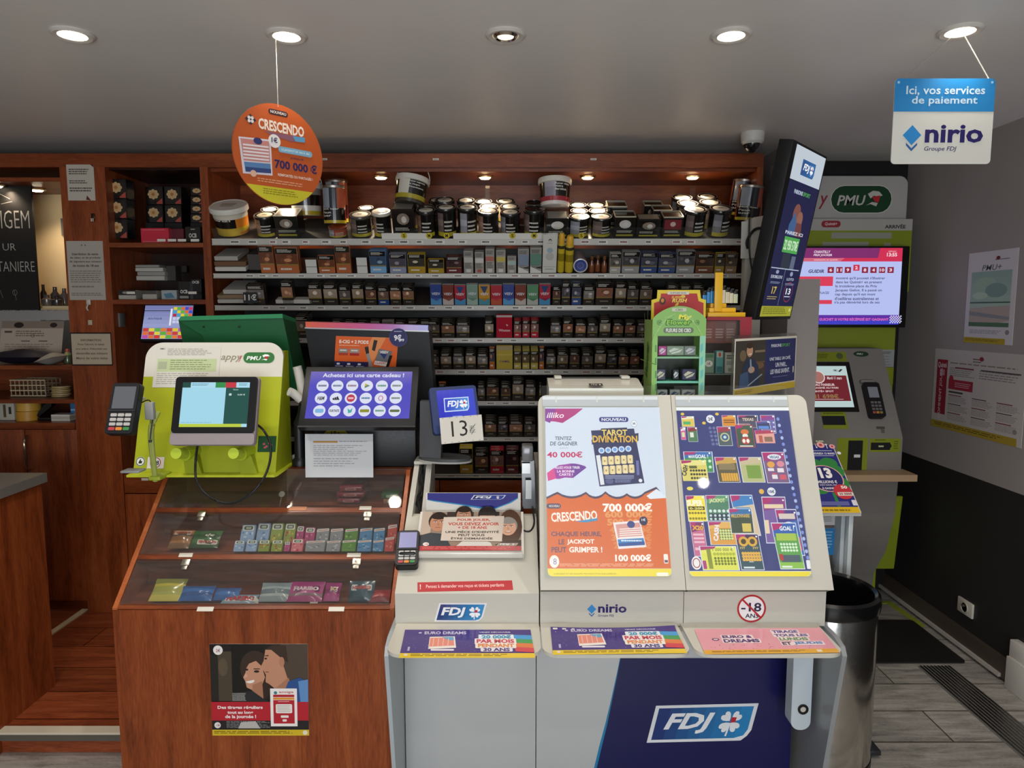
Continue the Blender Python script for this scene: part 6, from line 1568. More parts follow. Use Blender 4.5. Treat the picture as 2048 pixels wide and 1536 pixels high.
# leaning board : bottom edge at Y 2.455, top edge at Y 2.60
bl, br = px(266, 940, 2.455), px(551, 944, 2.455)
zb = TOPZ + .009
BB0 = Vector((bl.x, 2.455, zb)); topz = px(430, 685, 2.60).z
up = Vector((0, .145, topz - zb)); uL = up.length; upn = up.normalized()
wB = br.x - bl.x
M = Matrix.Identity(4); nB = Vector((1, 0, 0)).cross(upn).normalized()
for i in range(3):
    M[i][0] = (1, 0, 0)[i]; M[i][1] = upn[i]; M[i][2] = nB[i]; M[i][3] = BB0[i]
b = MB('satin'); b.M = M
fl = .73 * uL      # lime to white change
b.poly([(0, 0, 0), (wB, 0, 0), (wB, fl, 0), (0, fl, 0)], LIME)
cr = rr2(0, wB, fl - .02, uL, .06, (0, 0, 1, 1), 8)
top = [(x, max(y, fl), 0) for x, y in cr]
b.poly(top, '#d6d2c6')
outl = [(0, 0)] + [(wB, 0)] + [(x, y) for x, y in cr[2:]]
outl = [(0, 0), (wB, 0)] + [(x, y) for x, y in cr if y > fl]
N = len(outl)
vs = [(x, y, 0) for x, y in outl] + [(x, y, -.02) for x, y in outl]
b.mesh(vs, [(k, N + k, N + (k + 1) % N, (k + 1) % N) for k in range(N)] + [tuple(N + k for k in reversed(range(N)))], lambda k: '#b9c93a' if k in (0, 1, N - 1) else '#cfcbbf')
pm = PM(M @ Vector((0, uL, .0004)), (wB, 0, 0), -up); a = pm.art(); q = pm.q
a.text('happy', *pm.r(432, 707, 484, 724), '#8f8a72', .01, .25); a.text('y', *pm.r(477.5, 711, 484, 724), '#c0525c', .01, .25)
pmu_logo(a, *pm.r(487, 704, 549, 727), bg='#2a7034')
b.M = None; a.put(b, pm.o, pm.ux, pm.uy, 'satin', .0002)
part('board', b, t, 'leaning lime and white board')
b = MB('satin')
xr = BB0.x + wB
b.mesh([(xr, 2.455, zb), (xr, 2.60, zb + (topz - zb) * .93), (xr + .001, 2.64, zb + (topz - zb) * .93), (xr + .002, 2.635, zb), (BB0.x, 2.635, zb), (BB0.x, 2.455, zb), (BB0.x, 2.64, zb + (topz - zb) * .93)],
       [(0, 3, 2, 1), (3, 4, 6, 2), (5, 6, 4)], LIMED)
part('side_flank', b, t)
b = MB('matte')
pm2 = PM(M @ Vector((0, uL, .0008)), (wB, 0, 0), -up)
a = pm2.art(); q = pm2.q
c = q(281, 923); a.ell(*c, 17, 17, '#e8e8e0', 20); a.ring(*c, 16, 16, 3, '#4a5a3a'); a.poly([(c[0] - 6, c[1] + 1), (c[0] - 1, c[1] - 8), (c[0] + 2, c[1] - 7), (c[0] + 1, c[1] - 2), (c[0] + 7, c[1] - 1), (c[0] + 5, c[1] + 7), (c[0] - 6, c[1] + 7)], '#2a3322')
a.rect(*pm2.r(296, 914, 327, 937), '#e2d8d2'); c = q(311, 925.5); no18(a, c[0], c[1], 19)
a.rect(*pm2.r(517, 872, 551, 904), '#1d4a28')
for u, v in ((526, 886), (531, 891), (540, 888), (528, 893), (537, 884)): a.rect(*pm2.r(u, v, u + 4, v + 4), '#c0506a')
a.put(b, pm2.o, pm2.ux, pm2.uy, 'matte', .0003); part('sticker', b, t, 'age limit, thumb and dark green stickers', 'stuff')
# paper notice on the board
NP = PM(M @ Vector((0, uL, .0012)), (wB, 0, 0), -up)
k = [NP.q(313, 692), NP.q(443, 692), NP.q(296, 775)]
o = NP.o + NP.ux * (k[0][0] / NP.W) + NP.uy * (k[0][1] / NP.H)
P = PM(o, NP.ux * ((k[1][0] - k[0][0]) / NP.W), NP.uy * ((k[2][1] - k[0][1]) / NP.H)); a = P.art('#d3d0c6'); W, H = P.W, P.H
a.text('PMU', W * .06, H * .05, W * .14, H * .09, '#3a3a36', .02, .2); a.fine(W * .18, H * .07, W * .9, H * .24, 5, '#8a877e', .35, 2)
a.rect(W * .04, H * .31, W * .95, H * .62, '#bcc99a'); a.fine(W * .24, H * .34, W * .9, H * .6, 5, '#7f8a66', .35, 5); a.rect(W * .06, H * .38, W * .19, H * .56, '#a9b092')
a.fine(W * .05, H * .66, W * .9, H * .95, 6, '#9a978e', .3, 7)
sheet('paper_notice', a, P.o, P.ux, P.uy, 'printed paper notice taped to the lime betting terminal', 'notice', t=.0004)
# touch tablet held on two lime arms
tl, tr2, bl2, br2 = px(355, 754, 2.43), px(517, 753, 2.43), px(341, 866, 2.37), px(508, 863, 2.37)
o = tl; ux = (tr2 - tl); uy = ((bl2 - tl) + (br2 - tr2)) / 2
uy = uy - ux * (uy.dot(ux) / ux.length_squared); ux.z = 0
ux = Vector((br2.x - bl2.x + tr2.x - tl.x, 0, 0)) / 2; o = Vector(((tl.x + bl2.x) / 2, tl.y, tl.z)); uy = Vector((0, bl2.y - tl.y, bl2.z - tl.z))
n = uy.cross(ux).normalized(); TM = frame_M(o + uy, ux, n)     # local x along, y up the tablet, z out
w_, h_ = ux.length, uy.length
b = MB('gloss'); b.M = TM; b.prism(rr2(0, w_, 0, h_, .012), 'z', -.012, .004, '#0c0c0e')
part('tablet', b, t, 'black rounded tablet frame'); tb = t.children[-1]
b = MB('satin'); b.M = TM; b.prism(rr2(-.003, w_ + .003, -.042, h_ + .002, .012), 'z', -.022, -.004, '#8f8488'); b.prism(rr2(-.002, w_ + .002, -.040, -.001, .010), 'z', -.006, .002, '#948a8c')
part('tablet_back', b, tb, 'grey chin and back of the tablet')
S = PM(TM @ Vector((.026, h_ - .020, .0046)), ux * ((w_ - .052) / w_), uy * ((h_ - .040) / h_)); a = S.art('#9fd4e6'); W, H = S.W, S.H
a.rect(0, 0, W, H * .12, '#a8d8ea'); a.rect(0, 0, W * .12, H * .12, '#12443a'); a.rect(W * .49, 0, W * .64, H * .12, '#2a8a44'); a.rect(W * .64, 0, W * .80, H * .12, '#c2303c'); a.fine(W * .14, H * .03, W * .4, H * .09, 2, '#4a7a8a', .4); a.fine(W * .84, H * .03, W * .97, H * .09, 2, '#4a7a8a', .4)
a.rect(W * .65, H * .12, W, H * .93, '#0f4a42'); a.text('Panier', W * .76, H * .15, W * .84, H * .18, '#b9d8d0', .01); a.text('0,00 €', W * .83, H * .26, W * .94, H * .30, '#d8ece6', .01); a.rr(W * .70, H * .25, W * .74, H * .30, 2, '#b9d8d0')
a.rect(0, H * .93, W, H, '#b9c93a'); a.rect(W * .92, H * .93, W, H, '#a8d8ea'); a.fine(W * .02, H * .895, W * .5, H * .91, 1, '#5a94a4', .5)
b = MB('screen'); a.put(b, S.o, S.ux, S.uy, 'screen', .0001); part('screen', b, tb, 'glowing blue and green screen')
for x in (bl2.x + .02, br2.x - .07):
    b = MB('satin').tube([(x, 2.42, 1.10), (x + .01, 2.48, 1.10)], .024, '#a9bc24', n=16).tube([(x + .0, 2.36, 1.115), (x + .002, 2.43, 1.10)], .019, '#b4c83a', n=14)
    b.prism([(x - .015, 1.09), (x + .03, 1.09), (x + .05, zb), (x - .01, zb)], 'y', 2.44, 2.47, LIMED)
    part('arm', b, t, 'stubby lime tablet arm')
b = MB('satin').tube([px(396, 885, 2.385), px(391, 925, 2.39), px(393, 960, 2.36), px(412, 988, 2.35), px(450, 1006, 2.345), px(488, 997, 2.35), px(520, 968, 2.36), px(538, 930, 2.40), px(541, 890, 2.42), px(528, 862, 2.44), px(510, 846, 2.42)], .0042, '#131313')
part('cable', b, t, 'black looping cable')
# ---- card payment pad on its bracket
def pay_pad(name, label, M, w_, h_, d_, scr, keyrows=4, bracket=None):
    t = thing(name, label, 'card reader', tuple(M @ Vector((w_ / 2, 0, 0))), None)
    b = MB('satin'); b.M = M
    b.prism(rr2(0, w_, 0, h_, .012), 'z', -d_, -.004, '#161618'); b.prism(rr2(.002, w_ - .002, .002, h_ - .002, .011), 'z', -.004, 0, '#1c1c1f')
    b.box(.004, w_ - .004, h_ * .44, h_ * .455, 0, .003, '#3a3a3e')
    part('case', b, t)
    b = MB('screen'); b.M = M; b.box(w_ * .12, w_ * .88, h_ * .49, h_ * .92, 0, .0012, scr); part('display', b, t)
    b = MB('satin'); b.M = M
    kw = w_ * .22
    for r in range(keyrows):
        for c in range(3):
            col = '#b4b2ae'
            if r == 0: col = ('#b8434c', '#d8883a', '#3f8a4a')[c]
            x = w_ * .14 + c * w_ * .255; y = h_ * .07 + r * h_ * .088
            b.prism(rr2(x, x + kw, y, y + h_ * .06, .003, n=3), 'z', 0, .0022, col)
    part('keypad', b, t)
    return t
p = [px(234, 768, 2.32), px(289, 766, 2.32), px(207, 868, 2.25), px(265, 872, 2.25)]
ux = (p[1] - p[0] + p[3] - p[2]) / 2; ux.z = 0; uy = ((p[0] + p[1]) - (p[2] + p[3])) / 2
n = ux.cross(uy).normalized()
PMx = frame_M(p[2], ux, n)
pp = pay_pad('card_reader', 'black card reader on a bracket beside the lime betting terminal', PMx, ux.length, uy.dot(PMx.to_3x3().col[1]), .028, '#5f6266')
b = MB('satin').box(p[3].x - .055, p[3].x + .008, 2.262, 2.31, 1.068, 1.076, '#8f9090', r=.003); b.tube([(p[3].x - .01, 2.40, 1.01), (p[3].x - .005, 2.38, 1.09), (p[3].x + .01, 2.35, 1.20), (p[3].x + .03, 2.36, 1.26)], .010, '#a3ad5a')
b.box(p[1].x - .05, p[1].x - .02, 2.33, 2.36, 1.30, 1.31, '#b9b7b0', r=.002); b.box(p[1].x - .012, p[1].x + .018, 2.33, 2.35, 1.235, 1.295, '#8f8f8a', r=.004); b.box(p[3].x - .02, p[3].x + .02, 2.37, 2.46, 1.017, 1.03, '#9fae30', r=.003)
part('bracket', b, pp, 'clear and grey mounting bracket')
b = MB('satin').tube([(p[1].x - .03, 2.34, 1.29), (p[1].x + .0, 2.345, 1.30), (p[1].x + .012, 2.34, 1.26), (p[1].x + .008, 2.33, 1.20), (p[1].x + .006, 2.325, 1.17)], .0022, '#141414').lathe([(.005, 0), (.005, -.008)], (p[1].x + .006, 2.325, 1.168), 8, '#141414'); part('cord', b, pp)

# ---- rear of the green cashier screen
b = MB('satin'); t = thing('cashier_monitor', 'dark green casing of a cashier screen seen from behind', 'monitor', (-1.08, 2.8, TOPZ))
q0, q1, q2, q3 = px(357, 641, 2.74), px(566, 636, 2.74), px(598, 790, 2.80), px(385, 790, 2.80)
dz = Vector((0, .16, -.02))
b.mesh([q0, q1, q2, q3, q0 + dz, q1 + dz, q2 + dz, q3 + dz], [(3, 2, 1, 0), (1, 2, 6, 5), (0, 4, 7, 3), (4, 5, 6, 7), (3, 7, 6, 2)], '#14512c')
i0, i1, i2, i3 = (q0 * .8 + q2 * .2), (q1 * .8 + q3 * .2), (q2 * .75 + q0 * .25), (q3 * .75 + q1 * .25)
f = Vector((0, -.004, 0)); b.mesh([i0 + f, i1 + f, i2 + f, i3 + f, q0, q1, q2, q3], [(3, 2, 1, 0), (0, 1, 5, 4), (1, 2, 6, 5)], '#175a32')
for u in (407, 478): b.lathe([(.004, 0), (.004, -.001)], px(u, 654, 2.735), 10, '#08110b', axis='y')
part('casing', b, t)
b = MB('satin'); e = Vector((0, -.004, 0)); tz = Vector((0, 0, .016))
b.mesh([q0 + e, q1 + e, q1 + e + tz, q0 + e + tz + Vector((.012, 0, 0)), q0 + dz + tz + Vector((.012, 0, 0)), q1 + dz + tz, q1 + dz, q0 + dz], [(0, 1, 2, 3), (3, 2, 5, 4), (1, 6, 5, 2), (0, 3, 4, 7)], '#2f8a58')  # light from overhead put into the cover's lighter green
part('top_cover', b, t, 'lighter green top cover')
part('stand', MB('satin').box(-1.2, -.95, 2.66, 2.77, TOPZ, 1.03, '#121413', r=.003).box(-1.12, -1.03, 2.705, 2.765, 1.03, 1.30, '#121413'), t)

# ---- rear of the black cashier screen carrying the advert
q0, q1, q2, q3 = px(610, 656, 2.715), px(858, 663, 2.715), px(872, 838, 2.775), px(640, 838, 2.775)
x0, x1 = q0.x, q1.x
t = thing('cashier_monitor', 'wide black casing of a cashier screen with orange to violet top edge', 'monitor', (-.56, 2.78, TOPZ))
b = MB('satin'); dz = Vector((0, .10, .0))
b.mesh([q0, q1, q2, q3, q0 + dz, q1 + dz, q2 + dz, q3 + dz], [(3, 2, 1, 0), (4, 5, 6, 7), (0, 4, 7, 3), (1, 2, 6, 5), (3, 7, 6, 2), (0, 1, 5, 4)], '#101012'); part('casing', b, t)
b = MB('gloss'); o = q0 + Vector((.003, -.002, .024)); ux_ = q1 - q0 - Vector((.006, 0, 0))
slab(b, o, ux_, (0, 0, -.022), .10, '#3a3040'); a = Art(100, 6); a.grad(0, 0, 50, 6, '#d8603c', '#c04a8a', 12); a.grad(50, 0, 100, 6, '#c04a8a', '#4a48b0', 12); a.put(b, o, ux_, (0, 0, -.022), 'gloss')
a.put(b, o + Vector((0, .10, .0003)), ux_, (0, -.10, 0), 'gloss'); slab(b, q0 + Vector((0, -.004, .003)), q1 - q0, (0, 0, -.005), .01, '#a9a6ac'); part('top_edge', b, t, 'orange to violet top edge')
part('stand', MB('satin').box(-.72, -.42, 2.702, 2.77, TOPZ, 1.025, '#101012', r=.003).box(-.62, -.50, 2.70, 2.765, 1.025, 1.25, '#101012'), t)
nP = (q3 - q0).cross(q1 - q0).normalized()
EC = quad(q0 + nP * .003, nP, (672, 672), (797, 676), (668, 735)); EC = PM(EC.o, Vector((EC.ux.x, 0, EC.ux.z)), EC.uy); a = EC.art('#d8602a'); W, H = EC.W, EC.H
a.poly([(W * .58, 0), (W * .8, 0), (W * .62, H * .8), (W * .48, H * .5)], '#e08a52'); a.text('E-CIG + 2 PODS', W * .06, H * .11, W * .53, H * .22, '#f0e2d6', .035); a.fine(W * .06, H * .27, W * .4, H * .31, 1, '#e8b090', .6)
for x0_, c0, c1 in ((.06, '#8a8078', '#a9402c'), (.24, '#9a8a80', '#a92c2c')): a.rect(W * x0_, H * .38, W * (x0_ + .15), H * .52, c0); a.fine(W * (x0_ + .02), H * .42, W * (x0_ + .13), H * .5, 1, '#e8ded6', .5); a.rect(W * x0_, H * .52, W * (x0_ + .15), H * .6, c1)
a.poly([(W * .47, H * .32), (W * .53, H * .29), (W * .55, H * .50), (W * .50, H * .54)], '#2a2322'); a.poly([(W * .50, H * .54), (W * .55, H * .50), (W * .63, H * .97), (W * .58, H)], '#8f8a88'); a.poly([(W * .61, H * .08), (W * .67, H * .10), (W * .64, H * .44), (W * .59, H * .40)], '#2a2322')
a.poly([(W * .70, H * .36), (W * .92, H * .42), (W * .86, H * .92), (W * .64, H * .86)], '#6a6a70'); a.text('VEEV', W * .72, H * .42, W * .86, H * .50, '#e8e4e0', .03); a.poly([(W * .655, H * .74), (W * .875, H * .78), (W * .86, H * .92), (W * .64, H * .86)], '#e4dcd8'); a.poly([(W * .72, H * .5), (W * .84, H * .52), (W * .8, H * .68)], '#2c3a6a'); a.text('CLASSIC', W * .66, H * .77, W * .84, H * .84, '#c0303a', .02); a.poly([(W * .88, H * .55), (W * .93, H * .56), (W * .87, H), (W * .83, H)], '#1d1a1a')
a.rect(0, H * .79, W * .55, H, '#2c2a52')
for k in range(3): a.rr(W * (.04 + .17 * k), H * .84, W * (.09 + .17 * k), H * .90, 2, '#d8d6e6'); a.fine(W * (.02 + .17 * k), H * .93, W * (.15 + .17 * k), H * .97, 1, '#b9b6d0', .6)
sheet('advert_card', a, EC.o, EC.ux, EC.uy, 'orange electronic cigarette advert card leaning on the black screen', 'advert', t=.001, mat='gloss')
c = hit(797, 675, q0 + nP * .006, nP); b = MB('gloss'); b.M = frame_M(c, (1, 0, 0), nP); b.lathe([(.036, 0), (.036, .001)], (0, 0, 0), 32, '#2a2a5e')
a = Art(100, 100); a.ring(50, 50, 50, 50, 2, '#4a4a80'); a.text('9€', 26, 34, 66, 68, '#e8e6ee', .04); a.text(',99', 52, 56, 80, 74, '#e8e6ee', .03); a.fine(28, 14, 72, 20, 1, '#b9b8d0', .7); a.put(b, (-.036, .036, .001), (.072, 0, 0), (0, -.072, 0), 'gloss')
single('price_disc', b, 'round dark blue price disc reading nine euros ninety-nine', 'price sign')

# ---- gift card screen
o = Vector((-.768, 2.605, 1.3945)); ux = Vector((.422, 0, 0)); uy = Vector((-.0, -.128, -.205))
n = uy.cross(ux).normalized(); TM = frame_M(o + uy, ux, n); w_, h_ = ux.length, uy.length
t = thing('customer_monitor', 'black tilted customer screen showing white circles on violet', 'monitor', (-.56, 2.62, TOPZ))
b = MB('satin'); b.M = TM; b.box(0, w_, 0, h_, -.028, 0, '#121214', r=.004); b.box(.0, w_, -.004, .002, -.03, .002, '#1c1c20'); part('casing', b, t)
S = PM(TM @ Vector((.022, h_ - .022, .0006)), ux * ((w_ - .046) / w_), uy * ((h_ - .052) / h_)); a = S.art('#4a46b8'); W, H = S.W, S.H
a.grad(0, 0, W, H * .3, '#6f66b4', '#4a46b8', 8, True); a.text('Achetez ici une carte cadeau !', W * .12, H * .035, W * .92, H * .125, '#dcdcf0', .025)
CN = ['amazon', 'nike', 'decathlon', '', 'netflix', 'carrefour', 'H&M', '', '', 'xbox', '', 'zalando', 'roblox', 'fortnite', '', 'intersport', 'playstation', 'action']
i = 0
for r in range(3):
    for k in range(6):
        cx, cy = W * (.13 + .145 * k), H * (.31 + .265 * r); rr_ = W * .059
        a.ell(cx, cy, rr_, rr_, '#d8dcee', 24)
        c = ('#5a5f78', '#6a7a6a', '#4f8a6a', '#3a7a9a', '#8a6a7a', '#5a6a8a')[(i * 5) % 6]
        if i == 6: a.text('H&M', cx - rr_ * .6, cy - rr_ * .35, cx + rr_ * .6, cy + rr_ * .35, '#3a3040', .03, .2)
        elif i == 7:
            for z in range(3): a.poly([(cx - 10 + z * 8, cy + 7), (cx - 13 + z * 7, cy + 2 - z * 3), (cx - 8 + z * 7, cy - 2 - z * 3), (cx - 2 + z * 8, cy + 7)], '#24242c')
        elif i == 8: a.ell(cx, cy, rr_ * .68, rr_ * .68, '#b8344a', 18); a.rr(cx - 10, cy - 4, cx + 10, cy + 4, 2, '#e0b0b8')
        elif i == 3: a.poly([(cx - 8, cy - 10), (cx + 11, cy), (cx - 8, cy + 10)], '#5a8a6a'); a.poly([(cx - 8, cy - 10), (cx + 2, cy - 4), (cx - 8, cy + 2)], '#d8a83a')
        elif i == 13: a.text('FORTNITE', cx - rr_ * .8, cy - 5, cx + rr_ * .8, cy + 5, '#2a2a36', .03)
        elif i == 14: a.poly([(cx - 8, cy - 10), (cx + 2, cy - 2), (cx + 10, cy - 12), (cx + 8, cy + 6), (cx - 4, cy + 10)], '#3aa9a4')
        elif i == 15: a.rr(cx - rr_ * .75, cy - 6, cx + rr_ * .75, cy + 6, 3, '#8a8a2c')
        elif i == 17: a.rr(cx - rr_ * .8, cy - 5, cx + rr_ * .8, cy + 5, 4, '#5a6a3a')
        elif i == 10: a.ring(cx, cy, 9, 11, 3, '#c0708a')
        elif i == 12: a.rr(cx - rr_ * .7, cy - 8, cx + rr_ * .7, cy + 8, 5, '#7ab0d8')
        else: a.fine(cx - rr_ * .7, cy - 4, cx + rr_ * .7, cy + 4, 1, c, .9, i, .02)
        i += 1
b = MB('screen'); a.put(b, S.o, S.ux, S.uy, 'screen', .0001); part('screen', b, t, 'violet screen with eighteen white circles')
b = MB('satin').box(-.742, -.36, 2.585, 2.70, TOPZ, 1.19, '#0f0f11', r=.004); part('base_box', b, t, 'black box under the screen')
b = MB('gloss').box(-.336, -.28, 2.605, 2.66, TOPZ, 1.13, '#1a1918', r=.006); part('side_box', b, t)
c = px(672, 868, 2.5845); b = MB('gloss'); a = Art(100, 50); a.ell(50, 50, 50, 46, '#8a7d1c', 24, 180, 360); a.text('18+', 32, 18, 66, 44, '#2a2810', .03); a.put(b, (c.x - .05, 2.5845, c.z + .03), (.10, 0, 0), (0, 0, -.05), 'gloss'); part('sticker', b, t, 'dull yellow half-round sticker')
PA = PM(px(610, 868, 2.525), px(746, 869, 2.525) - px(610, 868, 2.525), px(611, 955, 2.515) - px(610, 868, 2.525)); PA = PM(PA.o, Vector((PA.ux.x, 0, 0)), PA.uy); a = PA.art('#c3c4c6'); W, H = PA.W, PA.H
a.rect(W * .12, H * .16, W * .48, H * .20, '#a87a3a'); a.fine(W * .5, H * .16, W * .93, H * .20, 1, '#8f8f92', .5); a.fine(W * .12, H * .26, W * .94, H * .52, 6, '#86868a', .28, 4, .5); a.fine(W * .12, H * .56, W * .9, H * .78, 4, '#86868a', .25, 8, .6)
def _(): pass
sheet('paper_notice', a, PA.o, PA.ux, PA.uy, 'white paper notice hanging below the violet screen', 'notice', t=.0005)
# ---- white hand scanners between the two terminals
t = thing('barcode_scanner', 'white and grey hand scanner standing beside the violet screen', 'scanner', (px(598, 800, 2.62).x, 2.62, TOPZ))
b = MB('satin').tube([px(607, 812, 2.60), px(603, 775, 2.62), px(597, 745, 2.63), px(594, 733, 2.63)], .017, '#b9b6ae', n=14); part('body', b, t)
b = MB('satin').tube([px(602, 800, 2.57), px(587, 787, 2.56), px(578, 783, 2.55)], .016, '#c4c1b9', n=14); b.tube([px(608, 805, 2.58), px(604, 830, 2.59), px(596, 850, 2.60)], .018, '#16151a', n=12); part('handle', b, t)
b = MB('satin').lathe([(.032, 0), (.03, .02), (.02, .03), (.018, .16)], (px(598, 850, 2.62).x, 2.62, TOPZ), 18, '#17161a'); part('stand', b, t)

# ---- small blue customer display with the number card
t = thing('customer_display', 'small blue customer display on a grey swivel stand', 'monitor', (px(885, 915, 2.53).x, 2.53, 1.056))
c = px(887, 918, 2.53); zb_ = 1.057
b = MB('satin'); pts = []
for k in range(28):
    an = 2 * math.pi * k / 28; pts.append((c.x + .095 * math.cos(an) + (.012 if math.cos(an) > 0 else 0), 2.515 + .062 * math.sin(an) - .018 * math.cos(an)))
b.prism(pts, 'z', zb_, zb_ + .006, '#a9a7a2'); b.prism([(c.x + (x - c.x) * .95, 2.515 + (y - 2.515) * .95) for x, y in pts], 'z', zb_ + .006, zb_ + .016, '#4a4b4c'); part('base', b, t)
n0, n1 = px(862, 902, 2.52), px(862, 800, 2.55)
b = MB('satin').mesh([(n0.x - .04, 2.50, zb_ + .016), (n0.x + .04, 2.47, zb_ + .016), (n0.x + .04, 2.53, zb_ + .016), (n0.x - .04, 2.55, zb_ + .016), (n1.x - .035, 2.51, n1.z), (n1.x + .05, 2.49, n1.z), (n1.x + .05, 2.54, n1.z), (n1.x - .035, 2.55, n1.z)], [(0, 1, 5, 4), (1, 2, 6, 5), (2, 3, 7, 6), (3, 0, 4, 7), (4, 5, 6, 7)], '#4d4e50'); part('neck', b, t)
o = px(858, 776, 2.45); r2 = px(951, 770, 2.495); b2 = px(873, 868, 2.39); ux = r2 - o; uy = b2 - o; uy = uy - ux * (uy.dot(ux) / ux.length_squared)
n = uy.cross(ux).normalized(); TM = frame_M(o + uy, ux, n); w_, h_ = ux.length, uy.length
b = MB('satin'); b.M = TM; b.prism(rr2(0, w_, 0, h_, .010), 'z', -.03, 0, '#1f3260'); part('casing', b, t, 'dark blue display casing')
S = PM(TM @ Vector((.024, h_ - .012, .0006)), ux * ((w_ - .034) / w_), uy * ((h_ - .034) / h_)); a = S.art('#2a2fc0'); W, H = S.W, S.H
a.grad(0, 0, W, H, '#2227b8', '#3a48c8', 6); fdj_logo(a, W * .16, H * .22, W * .84, H * .60, border='#c8dcf4', c1='#2a32c0', c2='#4a90d8', sk=.02); a.fine(W * .36, H * .72, W * .62, H * .76, 1, '#8a9ae8', .6)
b = MB('screen'); a.put(b, S.o, S.ux, S.uy, 'screen', .0001); part('screen', b, t, 'bright blue screen')
o = px(879, 836, 2.375); ux = px(963, 829, 2.42) - o; uy = px(889, 888, 2.365) - o; uy = uy - ux * (uy.dot(ux) / ux.length_squared)
a = Art(170, 100, '#d3cfc4'); a.text('13', 44, 16, 108, 76, '#2a2826', -.005); a.line(118, 66, 126, 40, 2, '#5a5854'); a.fine(116, 40, 140, 70, 5, '#6a6864', .3, 3)
for x in range(6): a.rect(10 + x * 28, 2, 15 + x * 28, 4, '#7a776e'); a.rect(12 + x * 28, 95, 17 + x * 28, 97, '#7a776e')
a.line(116, 60, 142, 34, 2, '#4a4844'); a.line(122, 72, 138, 54, 2, '#4a4844')
sheet('number_card', a, o, ux, uy, 'white card reading thirteen taped below the small blue display', 'card', t=.0006)
# ---- card reader lying on the low desk, and the ticket scanner beside it
p = [px(806, 1043, 2.20), px(842, 1043, 2.20), px(787, 1090, 2.12), px(832, 1092, 2.12)]
o = Vector((px(788, 1092, 2.10).x, 2.10, .815)); ux = Vector((.072, .004, 0)); up_ = Vector((.012, .115, .082))
PMx = frame_M(o, ux, ux.cross(up_)); pp = pay_pad('card_reader', 'black card reader with lit keys on the edge of the low white desk', PMx, .072, .135, .026, '#9f9cc4', 4)
b = MB('satin').box(o.x + .01, o.x + .06, 2.13, 2.16, .818, .845, '#151517', r=.004); part('foot', b, pp)
t = thing('ticket_scanner', 'black ticket scanner with a coiled cable beside the low white desk tray', 'scanner', (.058, 2.33, .92))
b = MB('gloss').mesh([(.036, 2.348, .925), (.082, 2.348, .925), (.082, 2.40, .925), (.036, 2.40, .925), (.033, 2.36, 1.09), (.076, 2.36, 1.09), (.076, 2.42, 1.09), (.033, 2.42, 1.09)], [(3, 2, 1, 0), (0, 1, 5, 4), (1, 2, 6, 5), (2, 3, 7, 6), (3, 0, 4, 7), (4, 5, 6, 7)], '#3a3a3c')
b.box(.034, .072, 2.345, 2.42, 1.09, 1.14, '#6f7072', r=.004); part('body', b, t)
part('label', MB('metal').box(.034, .062, 2.338, 2.3425, 1.05, 1.085, '#b9bab8').box(.046, .066, 2.325, 2.333, .965, 1.03, '#a9a9a6'), t, 'bright metal flash')
part('cable', MB('satin').tube([(.036, 2.34, .93), (.022, 2.30, .905), (.030, 2.26, .882), (.058, 2.25, .876), (.074, 2.28, .895), (.07, 2.33, .93)], .0032, '#151515'), t)
p = px(590, 917, 2.655); b = MB('satin').box(p.x - .012, p.x + .016, 2.655, 2.675, TOPZ, p.z + .014, '#a9aca4', r=.003); single('plug_adaptor', b, 'little pale plug adaptor beside the lime terminal base', 'adaptor')
# ================================================================== hanging signs and the ceiling camera
def hstring(b, p, q, r=.0011, col='#cfc9be'):
    b.tube([p, q], r, col, n=5)
ca = R(47); D = .292
cxy = Vector((-.694, 2.15, 2.064)); ux = Vector((math.cos(ca), math.sin(ca), 0)) * D; uy = Vector((0, 0, -D)); o = cxy - ux / 2 - uy / 2
P = PM(o, ux, uy, 300, 300); n = P.n
t = thing('hanging_sign', 'round orange jackpot sign hanging on a string from a ceiling spot', 'sign', tuple(cxy))
b = MB('satin'); b.M = frame_M(cxy, ux, n); b.lathe([(D / 2, -.003), (D / 2, 0)], (0, 0, 0), 64, '#b5552a'); b.M = None
a = P.art(); q, r_ = P.q, P.r
a.ell(150, 150, 149, 149, '#bd5726', 56)
import math as _m
yb = 262; hw = _m.sqrt(149 ** 2 - (yb - 40 - 150) ** 2)
pts = [(150 + 149 * _m.cos(R(an)), 150 + 149 * _m.sin(R(an))) for an in range(42, 139, 4)]
a.poly(pts, '#cbbf30'); a.fine(92, 256, 208, 276, 3, '#8f8420', .45, 2, .1)
a.rr(118, 18, 182, 34, 7, '#3a2a2c'); a.text('NOUVEAU', 124, 21.5, 176, 30, '#e8d8cc', .02)
a.poly([(42, 62), (60, 46), (78, 62), (60, 78)], '#3a2f3a'); 
for dx, dy in ((-5, -5), (5, -5), (-5, 5), (5, 5)): a.ell(60 + dx, 62 + dy, 5, 5, '#e0d8d4', 8)
a.text('CRESCENDO', 84, 52, 236, 84, '#ecdccc', .035); a.poly([(100, 87), (236, 84), (236, 98), (190, 104), (120, 94)], '#8a5a6a'); a.poly([(196, 86), (238, 84), (238, 99), (205, 101)], '#5a9ac0')
a.poly([(20, 118), (122, 110), (124, 216), (30, 222)], '#dcd2d6'); a.poly([(26, 122), (116, 116), (118, 178), (34, 184)], '#c9867e')
for k in range(5): a.poly([(32, 136 + k * 9.6), (114, 131 + k * 9.6), (114, 136 + k * 9.6), (33, 141 + k * 9.6)], '#e6dada')
a.poly([(34, 188), (118, 182), (119, 210), (38, 216)], '#5a82b0'); a.poly([(37, 202), (119, 197), (119, 210), (38, 216)], '#36487a'); a.ell(80, 121, 14, 10, '#33386a', 12)
